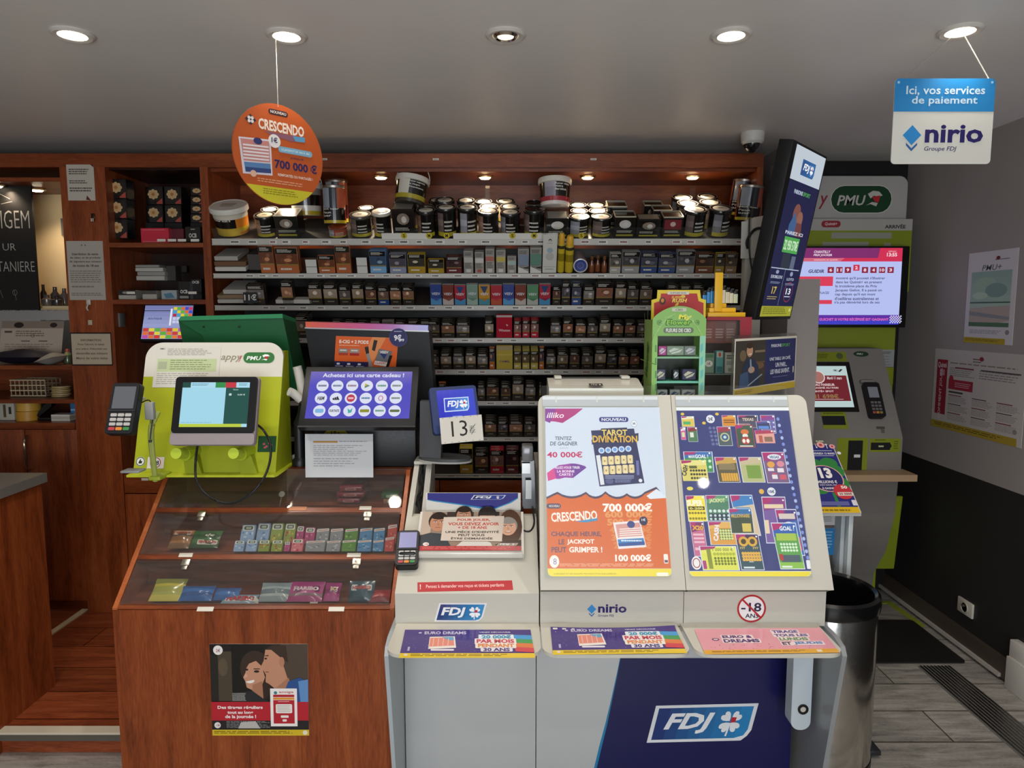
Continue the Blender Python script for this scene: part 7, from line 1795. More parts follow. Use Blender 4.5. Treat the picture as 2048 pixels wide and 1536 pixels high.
a.ell(134, 112, 20, 20, '#e6e0dc', 24); a.text('1€', 124, 101, 144, 117, '#3a2f5a', .03)
a.rr(146, 124, 262, 142, 8, '#7fb0c8'); a.text('LE JACKPOT DE 10H À 18H', 156, 128, 252, 138, '#d8e8ee', .02)
a.text("JUSQU'À", 186, 150, 232, 158, '#4a2a4a', .02); a.text('700 000 €', 132, 164, 278, 192, '#33265a', .035); a.text('REMPORTÉS OU PARTAGÉS !', 142, 204, 262, 214, '#ead8c8', .02)
a.fine(75, 228, 228, 242, 2, '#dfa27c', .4, 4, .1); a.ell(62, 218, 10, 10, '#ddb09a', 14)
a.put(b, P.o, P.ux, P.uy, 'satin', .0003)
part('disc', b, t, 'orange disc'); b = MB('satin'); hstring(b, cxy + Vector((0, 0, D / 2 - .008)), Vector((-.694, 2.15, CEIL - .002))); part('string', b, t)

t = thing('hanging_sign', 'blue and white payment services sign hanging on two strings', 'sign', (1.262, 2.12, 1.99))
tl, br = px(1792, 157, 2.12), px(1980, 328, 2.12); x0, x1 = 1.1165, 1.4095
b = MB('satin'); b.M = Matrix.Translation((x0, 2.12, br.z)); w_, h_ = x1 - x0, tl.z - br.z
b.prism(rr2(0, w_, 0, h_, .012), 'y', 0, .003, '#d6d3c8'); b.M = None
P = PM((x0, 2.1199, tl.z), (w_, 0, 0), (0, 0, -h_)); a = P.art(); W, H = P.W, P.H
a.rr(0, 0, W, H * .385, 12, '#2480bc', (1, 1, 0, 0)); a.text('Ici, vos services', W * .115, H * .085, W * .90, H * .20, '#c6dde6', .015); a.text('de paiement', W * .175, H * .205, W * .83, H * .32, '#c6dde6', .015)
nirio_logo(a, W * .10, H * .52, W * .91, H * .87); a.ell(W * .035, H * .045, 4, 4, '#9fc4dc', 10); a.ell(W * .965, H * .045, 4, 4, '#9fc4dc', 10)
a.put(b, P.o, P.ux, P.uy, 'satin', .0003); part('board', b, t, 'blue and white printed board')
b = MB('satin'); hstring(b, (x0 + .012, 2.1215, tl.z - .012), (1.288, 2.1215, CEIL - .008), .0009, '#8a8680'); part('string', b, t); b = MB('satin'); hstring(b, (x1 - .012, 2.1215, tl.z - .012), (1.305, 2.1215, CEIL - .008), .0016, '#d8d2c6'); part('string', b, t)

c = Vector((1.10, 3.30, CEIL)); t = thing('dome_camera', 'white dome camera fixed to the ceiling above the tall screen', 'camera', tuple(c))
part('housing', MB('satin').lathe([(.052, 0), (.053, -.012), (.050, -.042), (.040, -.052), (.038, -.050)], c, 32, '#c9c5bc', caps=False), t)
part('dome', MB('gloss').lathe([(.040, -.048), (.038, -.062), (.028, -.078), (.014, -.087), (.001, -.089)], c, 28, lambda i, k: '#1a1a1c' if k % 28 < 24 else '#6a6866', caps=False), t, 'dark glossy dome')

# ================================================================== betting kiosk in the corner
LM = '#7d871a'
t = thing('betting_kiosk', 'grey and lime betting kiosk with slanted screen standing in the corner', 'kiosk', (1.65, 3.6, 0))
cpro = [(3.50, 1.413), (3.27, 1.004), (3.27, .85), (3.285, .83), (3.30, .62), (3.36, .42), (3.46, .27), (3.49, 0.0), (3.64, 0.0), (3.64, 1.413)]
KX0, KX1 = 1.40, 1.85
b = MB('grain').prism(cpro, 'x', KX0, KX1, '#7a746e'); part('console', b, t)
part('ledge', MB('satin').box(KX0, 1.875, 3.175, 3.30, .815, .846, '#a5896a'), t, 'narrow wooden ledge')
part('back_board', MB('satin').box(1.38, 1.99, 3.641, 3.68, .55, 1.70, LM), t, 'lime back board')
part('side_flap', MB('satin').prism([(1.72, .238), (2.03, .238), (2.055, .63), (1.72, .63)], 'y', 3.60, 3.62, '#85901c').box(1.84, 1.935, 3.60, 3.64, .085, .238, '#8a951c'), t, 'lime lower flap')
Kn = Vector((1, 0, 0)).cross(Vector((0, .23, .409))).normalized()
P = PM(Vector((KX0, 3.50, 1.413)) + Kn * .0006, (KX1 - KX0, 0, 0), (0, -.23, -.409)); a = P.art(); q, r_ = P.q, P.r
a.rect(*r_(1600, 704, 1695, 723), LM); a.fine(*r_(1622, 708, 1660, 718), 3, '#4a5010', .45, 3); a.ell(*q(1679, 712), 17, 17, '#4f5a34', 16)
c = q(1722, 708); a.ell(c[0], c[1], 38, 15, '#1c3a20', 20); a.text('PMU', c[0] - 22, c[1] - 5, c[0] + 10, c[1] + 5, '#c8c8c0', .02, .2)
a.rect(*r_(1641, 824, 1697, 858), LM); a.rect(*r_(1643, 832, 1692, 850), '#101018'); a.fine(*r_(1646, 826, 1688, 829), 1, '#4a5010', .6)
a.rect(*r_(1752, 853, 1770, 858), '#4a4642'); a.rect(*r_(1761, 858, 1770, 866), '#5a5550')
b = MB('satin'); a.put(b, P.o, P.ux, P.uy, 'satin'); part('printed_panel', b, t, 'lime and dark printed patches', 'stuff')
# console screen
x0, y0 = P.q(1600, 725); x1, y1 = P.q(1718, 824); x0 = 3
o = P.o + P.ux * (x0 / P.W) + P.uy * (y0 / P.H); S = PM(o + Kn * .006, P.ux * ((x1 - x0) / P.W), P.uy * ((y1 - y0) / P.H))
b = MB('gloss'); slab(b, S.o, S.ux, S.uy, .006, '#0d0b0c'); part('screen_frame', b, t); fr = t.children[-1]
S2 = PM(S.o + S.ux * .02 + S.uy * .085 + Kn * .0006, S.ux * .90, S.uy * .83); a = S2.art('#b4cac8'); q, r_ = S2.q, S2.r; W, H = S2.W, S2.H
a.rect(0, q(1650, 751)[1], q(1692, 751)[0], q(1650, 802)[1], '#6a1e26'); a.text('té+', *r_(1616, 742, 1632, 751), '#2a2422', .03); c = q(1636, 754); a.ell(*c, 34, 34, '#d8c8c4', 20); a.ell(*c, 29, 29, '#a06a62', 18)
a.text('PMU', *r_(1666, 739, 1676, 743), '#2a2a2a', .02, .2); a.poly([q(1676, 743), q(1681, 738), q(1685, 739), q(1680, 744)], '#2a2a2a'); a.text('Mardi 11 mars', *r_(1653, 753, 1684, 759), '#d8c8c8', .02, .2)
for s, u0, u1, v in (('BRAVO AU PARIEUR', 1606, 1670, 767), ('QUI A GAGNÉ AU PARI', 1606, 1677, 773), ('QUINTÉ+ SPOT', 1619, 1668, 780)): a.text(s, *r_(u0, v, u1, v + 5), '#d8c0c0', .03)
a.text('1 281 698€', *r_(1608, 788, 1678, 797), '#8a6a44', .03); a.rect(*r_(1606, 798, 1687, 799), '#c9b0b0')
b = MB('screen'); a.put(b, S2.o, S2.ux, S2.uy, 'screen', .0001); part('screen', b, fr, 'glowing dark red and white screen')
# fascia below: slots
P = PM((KX0, 3.2695, 1.004), (KX1 - KX0, 0, 0), (0, 0, -.154)); a = P.art(); r_ = P.r
a.rect(*r_(1675, 876, 1733, 940), LM); a.rect(*r_(1697, 881, 1723, 940), '#121010'); a.rect(*r_(1708, 909, 1720, 915), '#cfcfc8'); a.rect(*r_(1740, 877, 1800, 904), LM); a.rect(*r_(1742, 885, 1780, 900), '#141212'); a.rect(*r_(1757, 891, 1767, 894), '#b9c08a'); a.ell(*P.q(1780, 892), 7, 10, '#141212', 10); a.fine(*r_(1750, 879, 1772, 882), 1, '#4a5010', .6); a.fine(*r_(1788, 882, 1796, 900), 4, '#4a5010', .4)
b = MB('satin'); a.put(b, P.o, P.ux, P.uy); part('slot_panel', b, t, 'ticket and note slots framed in lime', 'stuff')
b = MB('satin').box(1.93, 1.985, 3.625, 3.6405, 1.22, 1.31, LM, r=.004); part('catch', b, t)
# its own card pad
u_ = Vector((1, 0, 0)); up_ = Vector((-.06, .23, .409)).normalized(); o = hit(1742, 834, Vector((KX0, 3.5, 1.413)) + Kn * .03, Kn)
Mk = frame_M(o, u_, u_.cross(up_)); kw, kh = .075, .18
b = MB('satin'); b.M = Mk; b.prism(rr2(0, kw, 0, kh, .014), 'z', -.028, 0, '#151214'); cp = part('card_pad', b, t, 'dark card payment pad')
b = MB('screen'); b.M = Mk; b.box(.014, .061, .10, .155, 0, .001, '#55565c'); part('display', b, cp)
b = MB('satin'); b.M = Mk
for r in range(4):
    for c in range(3): b.box(.014 + c * .017, .027 + c * .017, .018 + r * .017, .029 + r * .017, 0, .0015, ('#a9504a', '#b8803a', '#8a7a3a')[c] if r == 0 else '#6a6664')
part('keypad', b, cp); b = MB('satin'); b.M = Mk; b.box(-.004, .06, kh + .004, kh + .016, -.028, -.01, '#7f7d74'); part('holder', b, cp)
P = PM((1.905, 3.6404, 1.40), (.085, 0, 0), (0, 0, -.125)); a = P.art('#8f9090'); a.fine(12, 10, 70, 24, 2, '#4a4a4c', .5, 1); a.fine(12, 32, 70, 90, 4, '#7a7b7c', .4, 2); a.poly([(14, 112), (30, 92), (40, 110), (30, 125)], '#3f5068')
sheet('paper_notice', a, P.o, P.ux, P.uy, 'small grey notice stuck on the lime back board of the kiosk', 'notice', t=.0006)
# header board
t = thing('kiosk_header', 'white header board with dark green oval racing logo above the wall display', 'sign', (1.75, 3.82, 1.9))
tl, br = px(1640, 352, 3.78), px(1811, 452, 3.78)
b = MB('satin'); b.prism(rr2(1.38, br.x, br.z - .02, tl.z, .045, (0, 0, 1, 0)), 'y', 3.78, 3.80, '#a8a49e'); P = PM((1.38, 3.7799, tl.z), (br.x - 1.38, 0, 0), (0, 0, br.z - tl.z)); a = P.art()
a.text('y', *P.r(1638, 391, 1655, 418), '#8a2a38', .015, .2); pmu_logo(a, *P.r(1662, 370, 1783, 427), bg='#123a1e', fg='#b9b6b0'); a.put(b, P.o, P.ux, P.uy); part('board', b, t)
part('fixing', MB('satin').box(1.6, 1.9, 3.80, 3.90, 1.95, 2.05, '#3a3836'), t)
t = thing('results_board', 'lime and white board with a red oval badge above the wall display', 'sign', (1.73, 3.74, 1.7))
tl, br = px(1632, 438, 3.70), px(1822, 500, 3.70)
b = MB('satin').box(1.38, br.x, 3.70, 3.715, 1.70, tl.z, LM); P = PM((1.38, 3.6998, tl.z), (br.x - 1.38, 0, 0), (0, 0, 1.70 - tl.z)); a = P.art(); y = P.q(1700, 461)[1]
a.rect(0, 0, P.W, y, '#a39f98'); x, yy = P.q(1662, 448); a.rr(x - 50, yy - 17, x + 50, yy + 17, 16, '#8a2630'); a.text('Quinté+', x - 32, yy - 9, x + 32, yy + 9, '#d8bcbc', .02, .15); a.text('ARRIVÉE', *P.r(1770, 448, 1811, 457), '#2f2c2a', .03)
a.rect(*P.r(1663, 465, 1783, 477), '#8f8f80'); a.rect(*P.r(1645, 484, 1737, 494), '#8f8f80'); a.rect(*P.r(1768, 486, 1781, 493), '#8f8f80'); a.put(b, P.o, P.ux, P.uy); part('board', b, t); part('fixing', MB('satin').box(1.5, 1.9, 3.715, 3.90, 1.72, 1.76, '#3a3836'), t)
# race display
t = thing('race_display', 'wide wall display showing the race text in white, pink and violet', 'television', (1.70, 3.62, 1.52))
tl, br = px(1610, 492, 3.60), px(1811, 655, 3.60)
b = MB('satin').box(1.37, br.x, 3.60, 3.635, br.z, tl.z, '#0b0a0c', r=.004); part('casing', b, t)
x1, z1, z0 = px(1805.5, 495, 3.6).x, px(1700, 496, 3.6).z, px(1700, 649, 3.6).z
P = PM((1.375, 3.5994, z1), (x1 - 1.375, 0, 0), (0, 0, z0 - z1)); a = P.art('#b4bff0'); q, r_ = P.q, P.r; W, H = P.W, P.H
yv = lambda v: q(1700, v)[1]
a.rect(0, 0, W, yv(516), '#7d2a6a'); a.poly([q(1761, 496), (W, 0), (W, yv(523)), q(1754, 523)], '#cf2c50'); a.rect(0, yv(516), W, yv(523), '#cf2c50'); a.poly([(0, yv(516)), q(1690, 516), q(1680, 523), (0, yv(523))], '#d0627a')
a.text('CHANTILLY', *r_(1628, 501, 1661, 506.5), '#e6cfe0', .03, .2); a.text('PRIX JOCKER', *r_(1627, 508, 1664, 513.5), '#e6cfe0', .03, .2); a.text('DIAGNOSTIC DU QUINTÉ+', *r_(1628, 518, 1676, 521.5), '#f0c8d4', .03)
a.text('DÉPART', *r_(1777, 501, 1793, 504), '#f0b8c4', .02); a.text('13:55', *r_(1774, 505.5, 1794, 513), '#f4d8de', .03); a.text('GUIDIR', *r_(1617, 539, 1648, 546), '#3a3a5c', .03, .2)
for i, s in enumerate(('6', '11', '9', '2', '8', '4', '10', '3')):
    u = 1661.5 + i * 17.1; v = 540 if i != 3 else 535.5; a.rect(*r_(u - 6, v - 6, u + 6, v + 6), '#8a2440' if i != 3 else '#d02c50'); wd = 2.6 if len(s) == 1 else 4.4; a.text(s, *r_(u - wd, v - 3.2, u + wd, v + 3.2), '#f0d8e2', .03)
a.rect(0, yv(553), q(1666, 560)[0], yv(572), '#d83a56'); a.text('MAX', *r_(1626, 559, 1641, 565), '#f6dce2', .04); a.text('À 4 PLACES', *r_(1628, 582, 1658, 588), '#4a4870', .02); a.fine(*r_(1626, 574, 1640, 577), 1, '#6a6890'); a.text('71 €', *r_(1626, 591, 1638, 597), '#3a3860', .03); a.rect(0, yv(600), q(1664, 600)[0], yv(608), '#d83a56')
for i, s in enumerate(('montré qu\'il pouvait s\'illustrer', 'dans les Quinté+ en prenant', 'la troisième place du Prix', 'Jacques Geliot. Il a passé un', 'cap depuis qu\'il est muni', 'd\'oeillères australiennes et', 'n\'a pas démérité lors de ses')):
    v = 553.5 + i * 8.05; wd = (98, 92, 83, 93, 80, 88, 90)[i]; u0 = 1672 - i * .5; a.text(s, *r_(u0, v, u0 + wd, v + 6.6), '#4a4a74', .02)
a.rect(0, yv(630), W, H, '#5a2aa0'); a.rect(0, yv(641), W, H, '#3a3ac0'); a.text('AU GUICHET SI VOTRE RÉCÉPISSÉ EST GAGNANT', *r_(1627, 635, 1777, 641.5), '#e06ac0', .03)
for i in range(10):
    for j in range(6):
        if (i + j) % 2: a.rect(*r_(1779 + i * 2.4, 631 + j * 2.6, 1781.4 + i * 2.4, 633.6 + j * 2.6), '#c8c8ec')
b = MB('screen'); a.put(b, P.o, P.ux, P.uy, 'screen', .0001); part('screen', b, t, 'glowing race text screen'); part('wall_mount', MB('satin').box(1.6, 1.8, 3.635, 3.6402, 1.52, 1.64, '#141414'), t)

# ================================================================== tall slanted screen on its pole
tl, tr2, bl2 = px(1588, 278, 2.62), px(1655, 313, 2.915), px(1511, 640, 2.705)
ux = tr2 - tl; ux.z = 0; uy = bl2 - tl; uy = uy - ux * (uy.dot(ux) / ux.length_squared)
n = uy.cross(ux).normalized(); TM = frame_M(tl + uy, ux, n); w_, h_ = ux.length, uy.length
t = thing('advert_screen', 'tall slanted advertising screen with dark blue sports betting picture', 'screen', tuple(tl + ux / 2 + uy))
b = MB('satin'); b.M = TM; b.box(0, w_, 0, h_, -.055, 0, '#131314', r=.004); part('casing', b, t)
S = PM(TM @ Vector((w_ * .10, h_ * .985, .0006)), ux * .86, uy * .965); a = S.art('#14173f'); q, r_ = S.q, S.r; W, H = S.W, S.H
a.rect(0, 0, W, H * .19, '#bcc6d0'); fdj_logo(a, W * .28, H * .06, W * .72, H * .15, border='#2c5a90', c1='#2c4a80', c2='#2c6aa8', sk=0)
a.text('PARIONS', W * .22, H * .235, W * .5, H * .26, '#b8c4d8', .03); a.text('SPORT', W * .52, H * .235, W * .76, H * .26, '#4a9a4a', .03)
a.ell(W * .45, H * .37, W * .12, H * .06, '#7a4a40', 14); a.ell(W * .58, H * .40, W * .10, H * .05, '#8a5a4c', 14); a.poly([(W * .28, H * .44), (W * .4, H * .36), (W * .5, H * .42), (W * .5, H * .5), (W * .28, H * .5)], '#3a5a86'); a.poly([(W * .5, H * .42), (W * .68, H * .42), (W * .74, H * .5), (W * .5, H * .5)], '#6a3a3a')
a.text('PARIEZ ICI', W * .22, H * .475, W * .80, H * .495, '#c8ccd8', .03); a.rect(W * .24, H * .51, W * .74, H * .605, '#4aa04a'); a.text('32 950 570€', W * .27, H * .525, W * .71, H * .59, '#d8ecd0', .02)
a.poly([(W * .3, H * .61), (W * .55, H * .61), (W * .6, H * .70), (W * .3, H * .70)], '#26303a'); a.poly([(W * .6, H * .62), (W * .74, H * .62), (W * .74, H * .71), (W * .6, H * .70)], '#5a6478')
a.rect(W * .03, H * .700, W * .94, H * .706, '#a9b4c8'); a.rect(W * .485, H * .706, W * .492, H * .93, '#8a96b4'); a.ell(W * .25, H * .725, W * .05, H * .012, '#8a96b4', 10); a.ell(W * .72, H * .73, W * .05, H * .015, '#8a96b4', 10)
a.text('EUROMILLIONS', W * .08, H * .745, W * .44, H * .765, '#b8c2d4', .02); a.text('LOTO', W * .60, H * .755, W * .84, H * .772, '#b8c2d4', .02); a.text('17', W * .20, H * .815, W * .34, H * .86, '#c8b04a', .03); a.fine(W * .1, H * .875, W * .42, H * .90, 2, '#a99a5a', .4); a.ring(W * .74, H * .845, W * .15, H * .065, 5, '#7a2a4a'); a.text('13', W * .66, H * .82, W * .82, H * .86, '#d8dce8', .03); a.fine(W * .64, H * .87, W * .84, H * .885, 1, '#b8c2d4')
a.fine(W * .1, H * .785, W * .42, H * .80, 2, '#8a96b4', .4); a.fine(W * .58, H * .79, W * .9, H * .805, 2, '#8a96b4', .4)
a.rect(0, H * .935, W, H, '#9a9a2c'); a.fine(W * .06, H * .945, W * .84, H * .99, 4, '#5f6014', .45, 2, .15); a.ell(W * .93, H * .96, W * .03, H * .012, '#c8c880', 10)
b = MB('screen'); a.put(b, S.o, S.ux, S.uy, 'screen', .0001); part('screen', b, t, 'lit portrait screen')
# bracket, pole and cables behind it
zc_ = TM @ Vector((w_ * .3, h_ * .42, -.055))
b = MB('satin').mesh([px(1483, 443, 2.98), px(1500, 443, 2.98), px(1500, 517, 2.98), px(1481, 517, 2.98), px(1483, 443, 3.04), px(1500, 443, 3.04), px(1500, 517, 3.04), px(1481, 517, 3.04)], [(3, 2, 1, 0), (0, 1, 5, 4), (0, 4, 7, 3), (1, 2, 6, 5), (4, 5, 6, 7)], '#c4bfb4')
b.mesh([px(1506, 435, 2.96), px(1546, 428, 2.84), px(1540, 520, 2.84), px(1504, 516, 2.96)], [(3, 2, 1, 0)], '#c9c4ba'); b.mesh([px(1506, 435, 2.99), px(1548, 428, 2.87), px(1542, 520, 2.87), px(1504, 516, 2.99)], [(0, 1, 2, 3)], '#a9a498')
b.box(px(1500, 480, 2.97).x, px(1511, 480, 2.97).x, 2.955, 3.0, px(1500, 517, 2.97).z, px(1500, 437, 2.97).z, '#b9b4a9'); part('bracket', b, t, 'whitish wall bracket')
xp0, xp1 = px(1485, 600, 3.0).x, px(1520, 600, 3.0).x
part('pole', MB('satin').box(xp0, xp1, 2.985, 3.03, PLAT, px(1500, 440, 3.0).z, '#b4aea2', r=.003), t, 'pale square pole')
b = MB('satin').tube([px(1545, 465, 2.80), px(1530, 457, 2.88), px(1512, 458, 2.93), px(1500, 470, 2.95), px(1494, 485, 2.95), px(1496, 497, 2.955)], .006, '#171717').tube([px(1499, 436, 2.95), px(1498, 490, 2.95), px(1503, 535, 2.96), px(1510, 550, 2.95), px(1517, 562, 2.9)], .0035, '#3a3836'); part('cable', b, t, 'black cables')
# notice on the partition
P0, P1 = hit(1541, 335, (1.329, 3, 2), Vector((1, 0, 0))), hit(1573, 315, (1.329, 3, 2), Vector((1, 0, 0))); z1 = hit(1541, 412, (1.329, 3, 2), Vector((1, 0, 0))).z
a = Art(50, 70, '#b9ad9c'); a.fine(8, 14, 44, 26, 3, '#5a4f46', .5, 2); a.fine(8, 32, 44, 60, 8, '#8a7f72', .4, 3); a.ell(25, 7, 3, 3, '#6a6056', 8)
sheet('paper_notice', a, (1.3285, P0.y, max(P0.z, P1.z)), (0, P1.y - P0.y, 0), (0, 0, z1 - max(P0.z, P1.z)), 'beige notice on the partition beside the tall slanted screen', 'notice', t=.0006)

# ================================================================== displays on the service desk
# clear vaping cabinet with red top
vx0, vx1, vy0, vy1, vz1 = .726, .882, 2.62, 2.74, 1.578
t = thing('vape_cabinet', 'clear display cabinet with red top band holding vaping boxes', 'display cabinet', (.81, 2.68, 1.04))
b = MB('satin').box(vx0, vx1, vy0, vy1, 1.04, 1.06, '#2a2626').box(vx0, vx1, vy1 - .004, vy1, 1.06, vz1, '#3a2626'); part('base', b, t)
part('top_band', MB('gloss').box(vx0, vx1, vy0, vy1, vz1 - .012, vz1, '#8a1f2c').box(vx0 + .125, vx1 + .012, vy0 - .001, vy0 + .003, vz1 - .09, vz1, '#8f2030').box(vx1 - .004, vx1 + .012, vy0 + .003, vy1, vz1 - .012, vz1, '#7d1c2a'), t, 'red top band')
b = MB('gloss'); P = PM((vx0, vy0 + .055, vz1 - .015), (.13, 0, 0), (0, 0, -.085)); a = P.art('#8a4f48'); 
for k in range(3): a.rect(4 + k * 42, 6, 42 + k * 42, 80, ['#9a5a50', '#8a5a58', '#936a66'][k]); a.fine(8 + k * 42, 30, 38 + k * 42, 70, 4, '#c9a59c', .5, k, .1)
slab(b, P.o, P.ux, P.uy, .003, '#7a4a44'); a.put(b, P.o, P.ux, P.uy); part('advert_strip', b, t, 'reddish printed strip')
for z in (1.36, 1.22, 1.10): part('shelf', MB('gloss').box(vx0 + .004, vx1 - .004, vy0 + .01, vy1 - .006, z, z + .004, '#6f7a78'), t)
part('pane', MB('acrylic').box(vx0, vx1, vy0, vy0 + .002, 1.06, vz1 - .012), t)
for i, (u0, u1, v0, v1, c, l) in enumerate(((1408, 1428, 693, 733, '#7a8f7a', 'pale green vaping box nearest the carton stand'), (1433, 1446, 688, 733, '#5a9a9a', 'slim teal and orange vaping box in the clear cabinet'), (1451, 1471, 693, 734, '#b9b8b0', 'whitish vaping box beside the angled sports poster'))):
    p0, p1 = px(u0, v0, 2.66), px(u1, v1, 2.66); b = MB('gloss').box(p0.x, p1.x, 2.66, 2.70, 1.3645, 1.3645 + (p0.z - p1.z), c, r=.001, seg=1); a = Art(40, 80)
    if i == 0: a.rect(3, 4, 37, 18, '#4f7a5a'); a.ell(20, 42, 15, 13, '#d8d4cc', 14); a.text('1€', 14, 36, 26, 47, '#8a4a44', .02)
    elif i == 1: a.rect(4, 4, 36, 24, '#b9b8b0'); a.ell(20, 14, 8, 8, '#b8503a', 10); a.rect(4, 56, 36, 76, '#3a6a74')
    else: a.fine(6, 10, 34, 28, 2, '#4a4846', .5); a.fine(6, 34, 34, 50, 3, '#6a6866', .5); a.rr(12, 60, 28, 74, 4, '#8a8884')
    a.put(b, (p0.x, 2.6598, 1.3645 + p0.z - p1.z), (p1.x - p0.x, 0, 0), (0, 0, p1.z - p0.z), 'gloss', .0002); single('vape_box', b, l, 'box')
for i, (u0, u1, v0, v1, c, l) in enumerate(((1408, 1466, 742, 778, '#3a2c26', 'dark transparent box on the low cabinet shelf'), (1452, 1464, 748, 777, '#8a4a2c', 'orange box on the low cabinet shelf'))):
    p0, p1 = px(u0, v0, 2.67 - .02 * i), px(u1, v1, 2.67 - .02 * i); b = MB('gloss').box(p0.x, p1.x, 2.67 - .02 * i, 2.71 - .035 * i, 1.2245, 1.2245 + (p0.z - p1.z), c, r=.002); single('vape_box', b, l, 'box')
# yellow lighter display
t = thing('lighter_display', 'stepped yellow lighter display with a tall post on the clear cabinet', 'display', (.80, 2.68, vz1))
b = MB('satin')
lx0, lx1 = .73, .87
for k in range(3): b.box(lx0 + .01 * k, lx1 - .03 * k, vy0 + .02 * k, vy1 - .01, vz1 + .0005 + .017 * k, vz1 + .017 * (k + 1), '#d3a015' if k != 1 else '#dca91a', r=.002)
part('steps', b, t); p0, p1 = px(1430, 545, 2.64), px(1444, 612, 2.64); part('post', MB('satin').box(p0.x, p1.x, 2.635, 2.645, vz1 + .02, p0.z, '#dca91c', r=.002), t)
for i, (u, v0, v1, c) in enumerate(((1409, 588, 614, '#2f7fb8'), (1418, 582, 613, '#2f84bc'), (1425, 580, 611, '#2a78b0'), (1447, 578, 612, '#d0c8ac'), (1455, 582, 614, '#c9c0a4'), (1463, 584, 617, '#cdc5a8'), (1471, 586, 617, '#b9bf9a'))):
    Y = 2.672 + (.006 if i % 2 else 0); z0 = vz1 + .052; p = px(u, v0, Y); b = MB('gloss'); b.M = Matrix.Translation((p.x, Y, z0)); b.prism(rr2(-.0085, .0085, -.006, .006, .004), 'z', 0, max(.03, p.z - z0 - .004), c)
    tt = thing('lighter', ['pale blue lighter at the carton end of the display', 'second blue lighter with lettering', 'third blue lighter touching the yellow post', 'cream lighter touching the yellow post', 'second cream lighter past the post', 'third cream lighter past the post', 'greenish cream lighter at the outer end of the display'][i], 'lighter', (p.x, Y, z0), 'lighters in the yellow display')
    part('body', b, tt); b = MB('satin'); hh = max(.03, p.z - z0 - .004); b.M = Matrix.Translation((p.x, Y, z0 + hh)); b.box(-.007, .007, -.005, .005, 0, .012, '#171514', r=.002).box(-.003, .008, -.004, .004, .012, .017, '#2a2826'); part('cap', b, tt, 'black cap')
# flower carton stand and the red carton behind it
fy = 2.44
p0, p1 = px(1306, 612, fy), px(1408, 800, fy); zb_ = 1.041; W_, H_ = p1.x - p0.x, p0.z - zb_
t = thing('carton_stand', 'green carton display with arched top and shelves of flower packs', 'display', (p0.x + W_ / 2, fy + .1, zb_))
def arch(x): return max(0, math.cos((x - .5) * math.pi * .98)) ** .7
N = 16; x0 = p0.x
zs0 = px(1306, 640, fy).z - zb_   # shoulder
outer = [(x0, zb_)] + [(x0 + W_ * k / N, zb_ + zs0 + (H_ - zs0) * arch(k / N) * 1.0) for k in range(N + 1)] + [(x0 + W_, zb_)]
w0, w1 = x0 + W_ * .10, x0 + W_ * .89; zw0, zw1 = zb_ + .02, px(1360, 672, fy).z
b = MB('satin')
def stripes(b, ol, y, th, col):
    b.prism(ol, 'y', y, y + th, col)
upper = [(x0, zw1)] + outer[1:-1] + [(x0 + W_, zw1)]
stripes(b, upper, fy, .004, '#7fae5c'); b.box(x0, w0, fy, fy + .004, zb_, zw1, '#86b860'); b.box(w1, x0 + W_, fy, fy + .004, zb_, zw1, '#8ac4a4'); b.box(x0, x0 + W_, fy, fy + .004, zb_, zw0, '#7fc4b0')
b.box(x0, x0 + .003, fy + .004, fy + .15, zb_, zb_ + zs0, '#93b45c'); b.box(x0 + W_ - .003, x0 + W_, fy + .004, fy + .15, zb_, zb_ + zs0, '#7fae5c'); b.box(x0, x0 + W_, fy + .147, fy + .15, zb_, zb_ + zs0, '#2a3324')
P = PM((x0, fy - .0002, zb_ + H_), (W_, 0, 0), (0, 0, -H_)); a = P.art(); q, r_ = P.q, P.r
a.text('My', *r_(1357, 629, 1384, 641), '#d8d84a', .06, .1); a.text('Flower', *r_(1331, 638, 1384, 651), '#2c6a2c', .09, .1); a.text('Flower', *r_(1333, 639.5, 1382, 649.5), '#8ac04c', .03, .1)
a.rr(*r_(1327, 655, 1387, 666), 8, '#5f6f5a'); a.text('FLEURS DE CBD', *r_(1332, 657, 1382, 664.5), '#d8dcd0', .03); a.rr(*r_(1344, 616, 1373, 623), 3, '#b9bca8'); a.text('CBD', *r_(1351, 617.5, 1366, 621.5), '#6a7a5a', .02)
for u in (1319, 1394): a.ring(*q(u, 645), 9, 9, 2, '#4f7f3c'); a.text('CBD', *r_(u - 3.5, 643, u + 3.5, 647), '#3a6a34', .02)
for k in range(5): a.line(*q(1310 + k * 5, 672 - k * 9), *q(1326 + k * 6, 640 - k * 3), 1.2, '#a9cf84'); a.line(*q(1404 - k * 5, 672 - k * 9), *q(1390 - k * 6, 640 - k * 3), 1.2, '#a9cf84')
for k in range(4): a.rect(*r_(1310, 690 + k * 26, 1313, 704 + k * 26), '#4f8f4c'); a.poly([q(1401, 690 + k * 26), q(1406, 686 + k * 26), q(1406, 700 + k * 26), q(1401, 706 + k * 26)], '#5fb0b0')
a.put(b, P.o, P.ux, P.uy, 'satin'); P2 = PM((x0 - .0002, fy + .15, zb_ + zs0), (0, -.15, 0), (0, 0, -zs0)); a = P2.art(); 
for k in range(12): a.line(75, 150, 75 + 130 * math.cos(k * .5236), 150 + 200 * math.sin(k * .5236), 3, '#b4cc74')
a.text('Flower', 10, 120, 140, 160, '#3f7030', .05, .1, -80); a.put(b, P2.o, P2.ux, P2.uy, 'satin'); part('carton', b, t)
for i, v in enumerate((713, 762)):
    z = px(1350, v, fy + .02).z; part('shelf', MB('satin').box(x0 + .003, x0 + W_ - .003, fy + .004, fy + .147, z - .006, z, '#7fb08c' if i == 0 else '#6fc0a8'), t, 'green shelf')
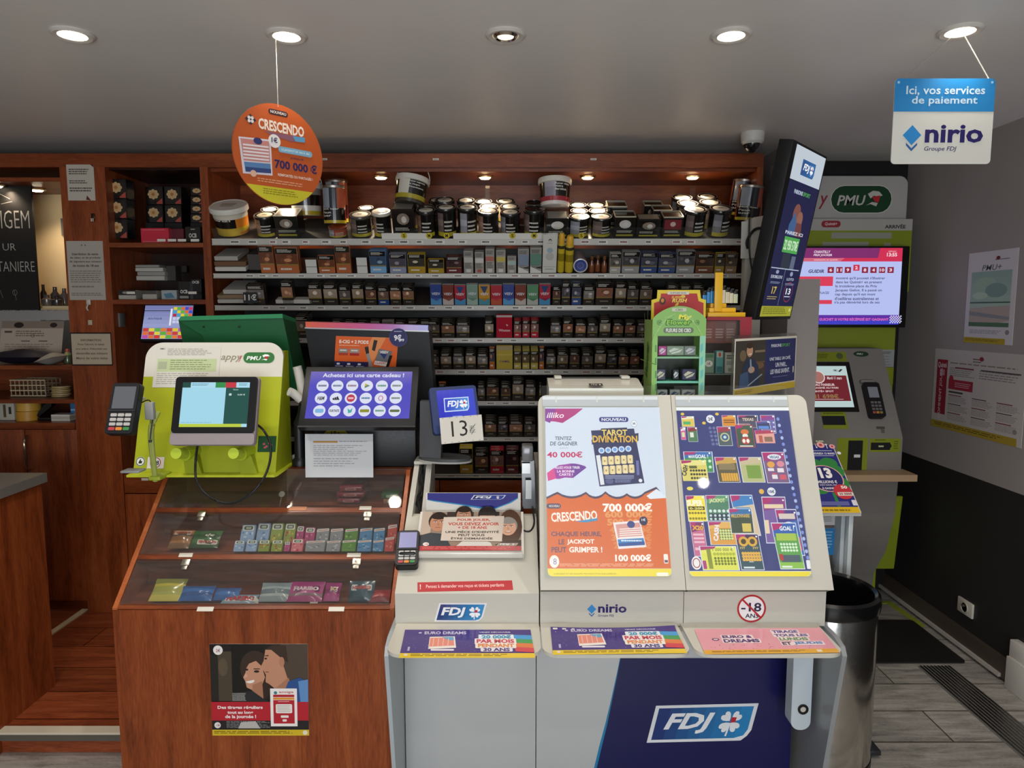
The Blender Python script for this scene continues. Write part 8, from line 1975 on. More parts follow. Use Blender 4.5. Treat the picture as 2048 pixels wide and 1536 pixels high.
for u0, u1, v0, v1, Y, c, c2, l in ((1317, 1333, 692, 711, 2.47, '#b03a8a', '#d8c8d4', 'magenta flower pack on the upper carton shelf'), (1334, 1368, 692, 711, 2.47, '#8a9a86', '#cfd4c8', 'leaf patterned pack in the middle of the upper carton shelf'), (1369, 1392, 692, 711, 2.47, '#7d8a80', '#c9c4cc', 'leaf patterned pack at the end of the upper carton shelf'),
                              (1312, 1331, 738, 760, 2.47, '#3a3a52', '#c9c0a8', 'violet and cream pack on the lower carton shelf near the striped side'), (1346, 1358, 739, 759, 2.47, '#2a2c30', '#c8ccd0', 'small dark pack with white label on the lower carton shelf'), (1365, 1392, 738, 760, 2.47, '#3f3a5a', '#d0c8b0', 'violet and cream pack at the end of the lower carton shelf'),
                              (1314, 1335, 779, 796, 2.47, '#b9c4c4', '#5a6a78', 'white lidded pack at the bottom of the carton near the striped side'), (1340, 1360, 779, 797, 2.47, '#a9b4b8', '#3f5a74', 'middle white lidded pack at the bottom of the carton'), (1364, 1390, 779, 797, 2.47, '#b4bcbc', '#4a5a6a', 'white lidded pack at the bottom of the carton, near the vaping cabinet')):
    p0_, p1_ = px(u0, v0, Y), px(u1, v1, Y); b = MB('gloss').box(p0_.x, p1_.x, Y, Y + .03, p1_.z, p0_.z, c, r=.002, seg=1); a = Art(40, 40); a.poly([(4, 20), (16, 8), (36, 14), (30, 26), (12, 34)], c2); a.line(6, 30, 34, 12, 3, c); a.put(b, (p0_.x, Y - .0002, p0_.z), (p1_.x - p0_.x, 0, 0), (0, 0, p1_.z - p0_.z), 'gloss', .0002)
    single('flower_pack', b, l, 'pack', 'packs in the green carton stand')
ry = 2.61
pts = [(1303, 600), (1314, 597), (1315, 580), (1400, 580), (1402, 597), (1412, 600)]
pp_ = [px(u, v, ry) for u, v in pts]; ol = [(p.x, p.z) for p in pp_] + [(pp_[-1].x, 1.041), (pp_[0].x, 1.041)]
b = MB('satin').prism(ol, 'y', ry, ry + .005, '#d8c02a')
P = PM((pp_[0].x, ry - .0002, pp_[2].z), (pp_[-1].x - pp_[0].x, 0, 0), (0, 0, 1.041 - pp_[2].z)); a = P.art(); q, r_ = P.q, P.r
a.poly([q(1308, 606), q(1320, 602), q(1322, 587), q(1394, 587), q(1397, 602), q(1407, 606), q(1407, 780), q(1308, 780)], '#a92a2c'); a.rr(*r_(1335, 583, 1378, 589), 2, '#d0ccc0'); a.text('RUPTURE NON', *r_(1341, 584.5, 1372, 587.5), '#5a5a54', .02)
a.text('SUPER', *r_(1343, 592, 1362, 597), '#d8a83a', .04, .2); a.text('RUSH', *r_(1344, 597, 1374, 605), '#e8cf5a', .04, .2); a.ell(*q(1366, 593), 9, 6, '#d8b83a', 10); a.ell(*q(1325, 602), 12, 14, '#4a2a1c', 12); a.ell(*q(1325, 601), 6, 8, '#c9803a', 10); a.poly([q(1349, 612), q(1353, 606), q(1358, 605), q(1356, 611)], '#d8b83a')
a.put(b, P.o, P.ux, P.uy, 'satin'); b.box(pp_[0].x + .01, pp_[-1].x - .01, ry + .005, ry + .10, 1.041, 1.25, '#8f2428'); b.box((pp_[0].x + pp_[-1].x) / 2 - .02, (pp_[0].x + pp_[-1].x) / 2 + .02, ry + .005, ry + .05, 1.25, 1.45, '#b9a02a')
single('carton_sign', b, 'red and yellow stepped carton sign behind the green carton stand', 'display')
# angled sports poster on a clear pane
tl, tr2, bl2 = px(1470, 690, 2.42), px(1594, 661, 2.74), px(1474, 812, 2.42)
ux = Vector(((tr2 - tl).x, (tr2 - tl).y, 0)); uy = Vector((0, 0, px(1474, 806, 2.42).z - tl.z)); tl.z = (tl.z + tr2.z) / 2
P = PM(tl, ux, uy); a = P.art('#232b5c'); W, H = P.W, P.H
a.rect(0, 0, W, H, '#cfcabc'); a.rect(W * .01, H * .04, W * .985, H * .86, '#232b5c'); a.rect(W * .01, H * .04, W * .47, H * .86, '#3a3630'); a.ell(W * .12, H * .3, W * .05, H * .1, '#6a5a44', 10); a.ell(W * .38, H * .5, W * .07, H * .06, '#6a5038', 10); a.rect(W * .30, H * .22, W * .46, H * .26, '#7a6a54'); a.rect(W * .30, H * .42, W * .46, H * .45, '#5a4a3a')
a.poly([(W * .10, H * .86), (W * .12, H * .5), (W * .18, H * .36), (W * .27, H * .36), (W * .36, H * .5), (W * .38, H * .86)], '#26324a'); a.poly([(W * .07, H * .86), (W * .08, H * .62), (W * .2, H * .58), (W * .22, H * .86)], '#3a5070')
a.ell(W * .22, H * .22, W * .048, H * .11, '#b58a70', 16); a.ell(W * .22, H * .13, W * .052, H * .05, '#3a2a20', 12); a.ell(W * .225, H * .27, W * .03, H * .02, '#e4d8cc', 10, 0, 180); a.ell(W * .25, H * .56, W * .05, H * .06, '#b58a70', 12); a.poly([(W * .22, H * .37), (W * .24, H * .37), (W * .26, H * .6), (W * .23, H * .6)], '#8a94a4'); a.line(W * .2, H * .84, W * .42, H * .66, 5, '#8a96a4')
a.text('PARIONS', W * .56, H * .13, W * .73, H * .19, '#c4c8d4', .03); a.text('SPORT', W * .74, H * .13, W * .88, H * .19, '#4f9a4a', .03)
for s, x0_, x1_, y in (('UNE TABLE, UN CAFÉ,', .54, .90, .36), ('UN PARI...', .64, .84, .48), ('LES VRAIS SAVENT.', .56, .89, .60)): a.text(s, W * x0_, H * y, W * x1_, H * (y + .085), '#c8ccd6', .03)
a.rect(W * .60, H * .74, W * .86, H * .75, '#6a74a0'); a.rect(0, H * .88, W, H, '#c4a828'); a.fine(W * .02, H * .91, W * .3, H * .97, 2, '#7a6818', .5); a.rect(W * .945, H * .58, W * .965, H * .70, '#c8c4b8')
t = thing('clear_screen', 'clear upright pane standing behind the blue scratch card lightbox', 'screen', (tl.x, tl.y, 1.04))
u = ux.normalized(); nn = P.n; b = MB('acrylic'); slab(b, Vector((tl.x, tl.y, 0)) - u * .01 - nn * .003 + Vector((0, 0, tl.z + .012)), ux * 1.05, (0, 0, 1.04 - tl.z - .012), .004, '#fff', 'acrylic'); part('pane', b, t)
sheet('sports_poster', a, P.o, P.ux, P.uy, 'angled dark blue sports poster with a man in a jacket', 'poster', t=.0012, mat='gloss')

# ================================================================== lottery stand, steel bin, mat
t = thing('leaflet_stand', 'pale leaflet stand under the slanted lottery poster', 'stand', (1.2, 2.75, 0))
b = MB('satin').box(1.05, 1.31, 2.84, 2.87, 0, 1.02, '#b4b8ba', r=.002).box(1.275, 1.29, 2.64, 2.84, 0, .835, '#a9b0b4', r=.002).box(1.295, 1.312, 2.62, 2.84, 0, .835, '#bcc2c4', r=.002).box(1.05, 1.065, 2.64, 2.84, 0, .835, '#b4b8ba', r=.002).box(1.05, 1.31, 2.64, 2.84, .02, .04, '#a9acae'); part('frame', b, t)
b = MB('satin').prism([(2.61, .835), (2.87, 1.045), (2.87, 1.03), (2.61, .82)], 'x', 1.05, 1.335, '#c4c2ba'); part('slanted_top', b, t)
b = MB('satin').box(1.07, 1.27, 2.70, 2.71, .06, .80, '#6a5a54'); part('leaflet_pocket', b, t)
for i, (u0, u1, v0, v1, c) in enumerate(((1644, 1672, 1024, 1052, '#c4c0bc'), (1646, 1670, 1058, 1112, '#2a78b0'))):
    p0, p1 = px(u0, v0, 2.68), px(u1, v1, 2.68); a = Art(28, 50, c); a.fine(4, 6, 24, 40, 6, '#7a7a80' if i == 0 else '#8ab4d4', .4, i); sheet('leaflet', a, (p0.x, 2.69, p0.z), (p1.x - p0.x, 0, 0), (0, 0.002, p1.z - p0.z), ['grey white leaflet in the pale stand under the lottery poster', 'blue leaflet in the pale stand under the lottery poster'][i], 'leaflet', t=.006)
nT = Vector((0, -.21, .26)).normalized(); o = Vector((1.055, 2.868, 1.0445)) + nT * .0022; P = PM(o, (.275, 0, 0), Vector((0, -.262, -.2116))); a = P.art('#262a72'); q, r_ = P.q, P.r; W, H = P.W, P.H
P_y = q(1690, 1014)[1]
for u, v, rx, ry_ in ((1629, 929, 34, 30), (1657, 927, 36, 30), (1625, 945, 30, 32), (1672, 943, 32, 34), (1628, 966, 34, 30), (1682, 966, 32, 30), (1640, 978, 36, 26)): a.ell(*q(u, v), rx, ry_, '#2f7a3c', 16)
a.poly([q(1664, 985), q(1670, 985), q(1682, 1013), q(1675, 1013)], '#2f7a3c'); a.poly([q(1640, 985), q(1652, 985), q(1654, 960)], '#2f7a3c')
c = q(1652, 957); 
def sk(cx, cy, rx, ry_, col): a.ell(cx, cy, rx, ry_, col, 32)
sk(c[0], c[1], 68, 66, '#d8a0a0'); sk(c[0], c[1], 64, 62, '#24265e')
a.text('13', *r_(1634, 936, 1667, 957), '#e6e0dc', .05); a.text('MILLIONS €', *r_(1634, 961, 1675, 967), '#d8d2d8', .03); a.text('MINIMUM', *r_(1639, 969, 1674, 972), '#b0aac0', .02); a.text('À GAGNER', *r_(1643, 974, 1672, 979), '#d8d2d8', .03)
c = q(1686, 984); a.ell(*c, 36, 36, '#b8303a', 22); a.text('50', *r_(1680, 972, 1695, 978), '#ecd8d4', .04); a.rect(*r_(1674, 985, 1708, 992), '#d8cfc4'); a.text('20 000€', *r_(1677, 986, 1705, 990.5), '#7a1f2a', .03)
a.text('SUPER', *r_(1631, 881, 1648, 884), '#cfd8b0', .03); a.poly([q(1611, 891), q(1618, 884), q(1625, 892), q(1619, 898)], '#c4c4d4'); a.text('L', *r_(1629, 887, 1635, 896), '#e4dcdc', .06); a.ell(*q(1641, 890), 16, 16, '#e0a0a0', 14); a.ell(*q(1641, 890), 7, 7, '#a83a44', 10); a.text('T', *r_(1649, 888, 1657, 897), '#e4dcdc', .06); a.ell(*q(1664, 893), 12, 12, '#e0a0a0', 12); a.ell(*q(1664, 893), 5, 5, '#a83a44', 10)
a.rect(*r_(1621, 901, 1664, 902), '#c4c4d4'); a.text('VENDREDI 13 MARS', *r_(1618, 905, 1670, 909), '#d8d4e0', .03); a.rect(*r_(1624, 911, 1668, 912), '#c4c4d4'); a.ell(*q(1678, 906), 8, 8, '#d8d4e0', 12)
a.rect(*r_(1640, 1003, 1700, 1011), '#5a5c94'); a.rr(*r_(1702, 1000, 1716, 1011), 3, '#d0ccd4'); a.rect(0, P_y, W, H, '#d3ac1e'); a.fine(W * .3, P_y + (H - P_y) * .4, W * .9, P_y + (H - P_y) * .8, 1, '#8a6e14', .8)
sheet('lottery_poster', a, P.o, P.ux, P.uy, 'slanted blue lottery poster with a green clover and the number thirteen', 'poster', t=.001, mat='gloss')
t = thing('pedal_bin', 'round polished steel bin with black rim beside the white counter', 'bin', (1.113, 2.40, 0)); c = (1.113, 2.40, 0)
b = MB('chrome').lathe([(.168, .03), (.172, .035), (.172, .57), (.170, .575)], c, 56, '#c9c6c0', caps=False); part('drum', b, t)
b = MB('gloss').lathe([(.172, .568), (.179, .575), (.181, .60), (.178, .62), (.168, .628), (.158, .62), (.152, .59), (.150, .50), (.0005, .48)], c, 56, '#0b0b0c', caps=False); part('rim', b, t, 'black plastic rim')
part('foot', MB('satin').lathe([(.165, 0), (.174, .004), (.174, .03), (.168, .034), (.0005, .034)], c, 48, '#161616', caps=False), t); b = MB('satin').box(1.285, 1.325, 2.36, 2.44, .012, .03, '#2a2a2c', r=.003); part('pedal', b, t)
b = MB('matte').box(1.37, 2.075, 3.045, 3.255, .0002, .008, '#1c1918', r=.002).box(1.37, 2.075, 3.2551, 3.485, .0002, .008, '#1c1918', r=.002)
single('floor_mat', MB('grain').prism(rr2(1.37, 2.075, 3.045, 3.485, .02), 'z', .0002, .008, '#1c1918'), 'thin black mat on the floor before the corner kiosk', 'mat')
struct('trim_5', MB('satin').prism([(1.94, 3.70), (2.06, 3.70), (2.082, 3.41), (2.112, 3.43), (2.095, 3.73), (1.94, 3.73)], 'z', .0001, .003, '#8f9a2a'))
# ================================================================== notices and small fittings on the wide upright
def upr(u, v): return px(u, v, YF - .001)
def note(u0, v0, u1, v1, label, paint, col='#b9b0a2', cat='notice', Y=None):
    Y = Y or YF - .0012; p, e = px(u0, v0, Y), px(u1, v1, Y); x0_ = p.x; P = PM((p.x, Y, p.z), (e.x - p.x, 0, 0), (0, 0, e.z - p.z)); a = P.art(col); paint(a, P.W, P.H); return sheet('paper_notice', a, P.o, P.ux, P.uy, label, cat, t=.0006)
def n1(a, W, H): a.fine(W * .08, H * .12, W * .85, H * .30, 3, '#4f463e', .5, 1); a.fine(W * .08, H * .44, W * .85, H * .55, 2, '#4f463e', .5, 2); a.fine(W * .08, H * .64, W * .95, H * .78, 2, '#4f463e', .5, 3); a.poly([(W * .66, H * .98), (W * .70, H * .86), (W * .84, H)], '#5a2a18'); a.poly([(W, 0), (W * .88, 0), (W, H * .08)], '#5a2a18')
def n2(a, W, H): a.ell(W * .42, H * .07, 3, 3, '#3a332d', 8); a.ell(W * .52, H * .07, 3, 3, '#3a332d', 8); [a.text(s, W * x, H * y, W * (1 - x), H * (y + .04), '#4a4038', .03) for s, x, y in (('Interdiction de vente', .14, .20), ('de tabac et de produits', .08, .265), ('de vapotage aux mineurs', .06, .33), ('de moins de 18 ans', .14, .395))]; a.fine(W * .06, H * .50, W * .94, H * .72, 6, '#7a7066', .4, 4, .1); a.fine(W * .08, H * .76, W * .8, H * .82, 1, '#7a7066', .4, 5); a.fine(W * .06, H * .88, W * .94, H * .94, 2, '#6a6056', .4, 6, .1)
def n3(a, W, H): [a.text(s, W * x, H * y, W * (1 - x), H * (y + .075), '#6a5a4c', .03) for s, x, y in (('INFORMATION', .24, .17), ('Pour l\'alcool, le tabac', .16, .31), ('une pièce d\'identité est', .10, .46), ('demandée aux mineurs', .10, .60), ('Merci de votre visite', .10, .76))]
note(132, 329, 191, 401, 'torn white notice high on the wide wooden upright', n1)
note(132, 482, 212, 600, 'long white notice with bold heading in the middle of the upright', n2, '#a9a195')
p, e = px(141, 665, YF), px(226, 731, YF); b = MB('matte').box(p.x, e.x, YF - .004, YF - .0008, e.z, p.z, '#1d1714'); P = PM((p.x + .004, YF - .0042, p.z - .006), (e.x - p.x - .006, 0, 0), (0, 0, e.z - p.z + .012)); a = P.art('#b4a48c'); n3(a, P.W, P.H); a.put(b, P.o, P.ux, P.uy, 'matte'); single('framed_notice', b, 'beige framed notice lowest on the wide upright', 'notice')
c = upr(187, 436); b = MB('metal').box(c.x - .008, c.x + .008, YF - .008, YF - .0005, c.z - .005, c.z + .02, '#4a3a30', r=.002).cyl((c.x - .004, YF - .012, c.z - .018), .004, .015, '#a99a8a').cyl((c.x + .004, YF - .012, c.z - .018), .004, .014, '#a99a8a'); single('wall_catch', b, 'tiny metal catch on the upright between two notices', 'catch')
c = upr(178, 608); b = MB('satin').box(c.x - .010, c.x + .010, YF - .006, YF - .0005, c.z - .004, c.z + .022, '#c4bcae', r=.002).tube([(c.x, YF - .006, c.z), (c.x, YF - .02, c.z - .018), (c.x, YF - .012, c.z - .03)], .004, '#c4bcae'); single('wall_hook', b, 'small pale hook under the long notice', 'hook')
c = upr(181, 645); b = MB('satin').box(c.x - .010, c.x + .010, YF - .006, YF - .0005, c.z - .012, c.z + .012, '#b9a88e', r=.002); single('wall_switch', b, 'tiny square cream switch on the wide upright', 'switch')
c = hit(241, 640, (-1.9262, 3.4, 1.6), Vector((1, 0, 0))); b = MB('satin').box(-1.9265, -1.918, c.y - .022, c.y + .03, c.z - .034, c.z + .034, '#6a6764', r=.002); single('wall_switch', b, 'grey switch plate inside the dark niche', 'switch')
# ---- boxes in the dark niche
def flowerbox(u0, u1, v0, v1, Y, label):
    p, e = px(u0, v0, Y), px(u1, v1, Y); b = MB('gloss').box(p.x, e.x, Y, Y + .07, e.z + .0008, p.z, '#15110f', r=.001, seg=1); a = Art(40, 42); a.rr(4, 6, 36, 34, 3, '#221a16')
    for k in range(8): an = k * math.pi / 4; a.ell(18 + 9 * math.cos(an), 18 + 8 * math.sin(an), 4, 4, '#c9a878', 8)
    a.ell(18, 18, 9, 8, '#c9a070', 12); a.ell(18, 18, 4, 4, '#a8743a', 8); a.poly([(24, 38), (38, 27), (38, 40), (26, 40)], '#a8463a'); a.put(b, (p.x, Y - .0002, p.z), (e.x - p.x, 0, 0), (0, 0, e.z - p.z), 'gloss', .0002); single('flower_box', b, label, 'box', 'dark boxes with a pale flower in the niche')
zt = 1.9255
for i, (v0, v1) in enumerate(((438, 477.5), (398, 437.5), (358, 397.5))): flowerbox(216 + i * -1, 256 - i, v0, v1, 3.46, ['bottom flower box of the stack by the upright', 'middle flower box of the stack by the upright', 'top flower box of the stack by the upright'][i])
for i, (u0, u1, v0, v1, l) in enumerate(((291, 327, 446, 478, 'hidden lower flower box behind the red box, first column'), (329, 364, 446, 478, 'lower flower box behind the red box, second column'), (291, 327, 410, 445.5, 'lower visible flower box above the red box, first column'), (329, 364, 410, 445.5, 'lower visible flower box above the red box, second column'), (290, 327, 373, 409.5, 'top flower box above the red box, first column'), (328, 364, 373, 409.5, 'top flower box above the red box, second column'))):
    if i > 1: flowerbox(u0, u1, v0, v1, 3.60, l)
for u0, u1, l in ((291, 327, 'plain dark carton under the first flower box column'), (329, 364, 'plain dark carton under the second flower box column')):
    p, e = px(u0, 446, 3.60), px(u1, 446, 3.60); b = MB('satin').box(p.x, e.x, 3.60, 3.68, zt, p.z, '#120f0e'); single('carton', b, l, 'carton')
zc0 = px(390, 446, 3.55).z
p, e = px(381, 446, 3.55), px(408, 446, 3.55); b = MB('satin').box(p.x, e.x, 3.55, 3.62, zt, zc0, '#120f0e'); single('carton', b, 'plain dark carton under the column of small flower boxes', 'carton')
for i in range(4): flowerbox(381, 408, 428 - i * 18, 445.6 - i * 18, 3.55, ['lowest small flower box beside the lit cabinet', 'second small flower box up beside the lit cabinet', 'third small flower box up beside the lit cabinet', 'top small flower box beside the lit cabinet'][i])
def plainbox(u0, u1, v0, v1, Y, d, col, label, paint=None, z0=None, name='box', grp=None):
    p, e = px(u0, v0, Y), px(u1, v1, Y); zb2 = z0 if z0 is not None else e.z; b = MB('gloss').box(p.x, e.x, Y, Y + d, zb2, zb2 + (p.z - e.z), col, r=.002, seg=1)
    if paint: a = Art(60, 30); paint(a); a.put(b, (p.x, Y - .0002, zb2 + p.z - e.z), (e.x - p.x, 0, 0), (0, 0, e.z - p.z), 'gloss', .0002)
    return single(name, b, label, 'box', grp)
plainbox(280, 338, 446, 477, 3.44, .09, '#c0243c', 'bright red box in front of the dark flower boxes', lambda a: (a.rect(4, 3, 52, 4.5, '#d8606a'), a.rect(4, 25.5, 52, 27, '#d8606a')), zt, 'red_box')
plainbox(339, 368, 446, 477, 3.47, .08, '#5a1420', 'dark red box beside the bright red one', None, zt, 'red_box')
plainbox(369, 402, 443, 477, 3.44, .08, '#15130f', 'black box with white letters at the end of the upper niche shelf', lambda a: (a.text('OCB', 14, 12, 44, 20, '#b9b4a8', .04), a.rect(22, 4, 38, 6, '#8a857a')), zt, 'paper_box')
zt2 = 1.6555
plainbox(235, 271, 563, 582, 3.43, .08, '#a9a499', 'small white and dark box at the near end of the middle niche shelf', lambda a: (a.rect(0, 0, 60, 16, '#1d1a17'), a.ell(24, 8, 10, 4, '#8a857a', 10)), zt2, 'paper_box')
plainbox(283, 313, 564, 582, 3.44, .08, '#a39e94', 'white box under the slanted pile of flat cartons', lambda a: a.rect(0, 0, 60, 12, '#4a4844'), zt2, 'paper_box')
plainbox(321, 353, 563, 582, 3.44, .08, '#9aa0a0', 'pale box with blue print on the middle niche shelf', lambda a: a.poly([(10, 12), (40, 8), (52, 24), (18, 26)], '#4f7a90'), zt2, 'paper_box')
zz = px(300, 563, 3.44).z + .004
for i, (u0, u1, v0, v1, c, l) in enumerate(((272, 329, 552, 561, '#a9a59c', 'lowest flat carton of the slanted pile in the niche'), (274, 330, 543, 551, '#8f8c85', 'second flat carton of the slanted pile in the niche'), (270, 326, 535, 542.5, '#b0aca2', 'third flat carton of the slanted pile in the niche'), (270, 318, 529, 534.5, '#8a8882', 'topmost flat carton of the slanted pile in the niche'))):
    plainbox(u0, u1, v0, v1, 3.44 + .004 * i, .11, c, l, None, zz + .0015, 'carton', 'slanted pile of cartons in the niche'); zz += px(u0, v0, 3.44).z - px(u0, v1, 3.44).z + .0012
plainbox(332, 352, 532, 562, 3.47, .06, '#3a3632', 'dim box beside the slanted pile of cartons', None, px(340, 562, 3.44).z + .003, 'paper_box')
plainbox(355, 379, 545, 582, 3.44, .06, '#1a1815', 'black box with white letters and pale base on the middle niche shelf', lambda a: (a.text('OCB', 10, 14, 50, 20, '#c9c4ba', .04), a.rect(6, 24, 54, 28, '#8f8b82')), zt2, 'paper_box')
plainbox(380, 404, 540, 582, 3.46, .06, '#141210', 'taller black box with white letters beside the lit cabinet', lambda a: a.text('OCB', 8, 3, 46, 7, '#b9b4aa', .04), zt2, 'paper_box')
plainbox(362, 374, 530, 544, 3.46, .03, '#171412', 'little black box on top of the lettered box in the niche', None, px(362, 545, 3.44).z + .0015, 'paper_box')
# ---- cash register screen
tl, tr2, bl2 = px(291, 611, 3.50), px(387, 611, 3.50), px(281, 678, 3.44)
ux = Vector(((tr2 - tl).x, 0, 0)); uy = Vector((0, (bl2 - tl).y, (bl2 - tl).z)); n = uy.cross(ux).normalized()
t = thing('register_screen', 'cash register screen with colourful keys glowing in the dark niche', 'screen', ((tl.x + tr2.x) / 2, 3.5, 1.101)); TM = frame_M(tl + uy, ux, n); w_, h_ = ux.length, uy.length
b = MB('satin'); b.M = TM; b.box(-.008, w_ + .008, -.012, h_, -.03, -.001, '#0d0c0e', r=.003); part('casing', b, t)
P = PM(tl + n * .0004, ux, uy); a = P.art('#7f86b8'); W, H = P.W, P.H
a.grad(0, 0, W, H * .66, '#6f76a8', '#969cc8', 6, True); a.rect(0, H * .15, W * .55, H * .17, '#1c1c30'); a.text('BOUTIQUE', W * .1, H * .37, W * .38, H * .43, '#3a3a5a', .02); a.rect(W * .54, H * .1, W * .58, H * .6, '#e0e0f0')
cols = ['#d8c82a', '#4a48c0', '#b02a44', '#5ab03a', '#c83a5a', '#3aa0c8', '#d86a2a', '#8a4ac0']; rn = random.Random(4)
for i in range(5):
    for j in range(5): a.rect(W * (.60 + .08 * i), H * (.05 + .10 * j), W * (.67 + .08 * i), H * (.135 + .10 * j), cols[(i * 3 + j * 5) % 8] if j < 3 else '#c4c8e4')
for i in range(8):
    for j in range(3): a.rect(W * (.02 + .122 * i), H * (.68 + .105 * j), W * (.13 + .122 * i), H * (.775 + .105 * j), ['#c8382c', '#d8c02a', '#5aa83a', '#d86a2c', '#c83a30', '#d8ca3a', '#b84a9a', '#d87a2c'][(i * 5 + j * 3) % 8])
b = MB('screen'); a.put(b, P.o, P.ux, P.uy, 'screen', .0001); part('screen', b, t, 'colourful glowing screen'); b = MB('satin').box((tl.x + tr2.x) / 2 - .07, (tl.x + tr2.x) / 2 + .07, 3.46, 3.60, 1.1005, 1.115, '#101012', r=.003).box((tl.x + tr2.x) / 2 - .02, (tl.x + tr2.x) / 2 + .02, 3.53, 3.56, 1.115, 1.45, '#101012'); part('stand', b, t)
# ================================================================== the bar and what lies in its niche
t = thing('bar_counter', 'dark wooden bar counter with a grey stone top', 'bar', (-2.3, 2.3, 0))
part('body', MB('wood_v').box(-2.9, -1.857, 1.80, 2.705, 0, .925), t); part('stone_top', MB('stone_top').box(-2.9, -1.845, 1.75, 2.725, .926, .962, '#fff'), t, 'grey stone top')
Yb = 3.54
e = px(80, 620, Yb); p = px(60, 369, Yb); x1 = px(70, 500, Yb).x; x0_ = -2.95
b = MB('matte').box(x0_, x1, Yb, Yb + .012, e.z, p.z, '#1a1715'); P = PM((x0_, Yb - .0002, p.z), (x1 - x0_, 0, 0), (0, 0, e.z - p.z)); a = P.art(); r_ = P.r
for s, u0, v0, u1, v1 in (('RIGEM', -16, 421, 60, 457), ('UR', 5, 487, 32, 501), ('TANIERE', -6, 523, 70, 543)): a.text(s, *r_(u0, v0, u1, v1), '#a39f98', -.012)
a.line(*P.q(0, 388), *P.q(20, 398), 2, '#8a8680'); a.line(*P.q(2, 408), *P.q(24, 403), 2, '#8a8680'); a.line(*P.q(28, 580), *P.q(33, 600), 2, '#7a766f'); a.ring(*P.q(30, 585), 12, 14, 2, '#7a766f'); a.line(*P.q(0, 580), *P.q(6, 596), 2, '#7a766f')
a.put(b, P.o, P.ux, P.uy); single('chalkboard', b, 'black chalkboard with white handwriting in the bar niche', 'chalkboard')
zg = px(110, 612, 3.6).z
for i, (u0, u1, v0, c, l) in enumerate(((80, 92, 569, '#2a2420', 'thin dark bottle next to the chalkboard'), (101, 118, 574, '#3a3634', 'squat dark bottle in the middle of the pale shelf'), (120, 136, 577, '#4a4644', 'grey bottle at the end of the pale shelf'), (84, 104, 590, '#5a524a', 'low glass jar on the pale shelf'), (104, 124, 592, '#2f2b29', 'low dark jar on the pale shelf'))):
    Y = 3.66 if i < 3 else 3.61; p, e = px(u0, v0, Y), px(u1, v0, Y); r = (e.x - p.x) / 2; h = p.z - zg; b = MB('gloss').lathe([(r * .9, .0005), (r, .006), (r, h * .6), (r * .5, h * .75), (r * .42, h * .95), (r * .5, h), (.0005, h)], ((p.x + e.x) / 2, Y, zg), 18, c); single('bottle' if i < 3 else 'jar', b, l, 'bottle' if i < 3 else 'jar', 'things on the pale bar shelf')
zs1 = px(60, 731, YF).z
def leanpaper(u0, v0, u1, v1, Y, label, paint, col):
    p, e = px(u0, v0, Y + .05), px(u1, v1, Y); e2 = px(u1, v0, Y + .05); P = PM(Vector((p.x, Y + .05, p.z)), (e2.x - p.x, 0, 0), Vector((0, -.05, zs1 + .002 - p.z))); a = P.art(col); paint(a, P.W, P.H); return sheet('printed_sheet', a, P.o, P.ux, P.uy, label, 'sheet', t=.0015)
def pz(a, W, H): a.rect(0, 0, W, H * .18, '#8a7a6c'); a.ell(W * .28, H * .1, W * .08, H * .07, '#2a2420', 12); a.ell(W * .84, H * .1, W * .06, H * .06, '#2f2824', 12); a.rect(W * .06, H * .24, W * .18, H * .29, '#5a4a40'); a.fine(W * .24, H * .24, W * .78, H * .40, 3, '#6a5a50', .4, 2); a.ring(W * .52, H * .36, 9, 9, 2, '#3a3430'); a.rect(W * .34, H * .48, W * .48, H * .50, '#3a3430'); a.rect(W * .62, H * .48, W * .76, H * .50, '#3a3430'); a.fine(W * .08, H * .56, W * .9, H * .9, 6, '#8a7a70', .35, 3)
leanpaper(4, 642, 128, 725, 3.60, 'beige printed sheet leaning at the back of the bar shelf', pz, '#b5a594')
b = MB('matte'); vs, fs, m = pillow(.30, .16, .07, 10); c = px(50, 724, 3.50); M = frame_M((px(45, 724, 3.50).x, 3.50, zs1 + .0375), (1, .05, 0), (0, 0, 1)); b.M = M; b.mesh(vs, fs, '#1d1c2c', 'satin')
a = Art(100, 100); a.ell(46, 48, 12, 12, '#b9a9a0', 12); a.poly([(36, 40), (62, 44), (56, 60), (40, 58)], '#a8464a'); a.ell(50, 50, 6, 6, '#5a8a6a', 10); a.put(b, (-.15, .08, .036), (.30, 0, 0), (0, -.16, 0), 'satin', .0006); single('folded_bag', b, 'dark folded bag with a crest on the bar shelf', 'bag')
vs, fs, m = pillow(.11, .12, .055, 8); b = MB('matte'); b.M = frame_M((px(108, 724, 3.46).x, 3.45, zs1 + .030), (1, -.1, .25), (-.25, 0, 1)); b.mesh(vs, fs, '#8f8b84', 'matte'); single('folded_cloth', b, 'grey folded cloth beside the dark bag on the bar shelf', 'cloth')
c = px(136, 722, 3.5); b = MB('gloss').lathe([(.017, .0005), (.018, .004), (.018, .045), (.010, .06), (.010, .075), (.0005, .076)], (min(c.x, -2.165), 3.5, zs1), 16, lambda i, k: ['#4a5a3a', '#4a5a3a', '#8a9a5a', '#a8463a', '#a8463a', '#a8463a'][i]); single('small_bottle', b, 'little green and red bottle at the end of the bar shelf', 'bottle')
zs2 = px(60, 799, YF).z
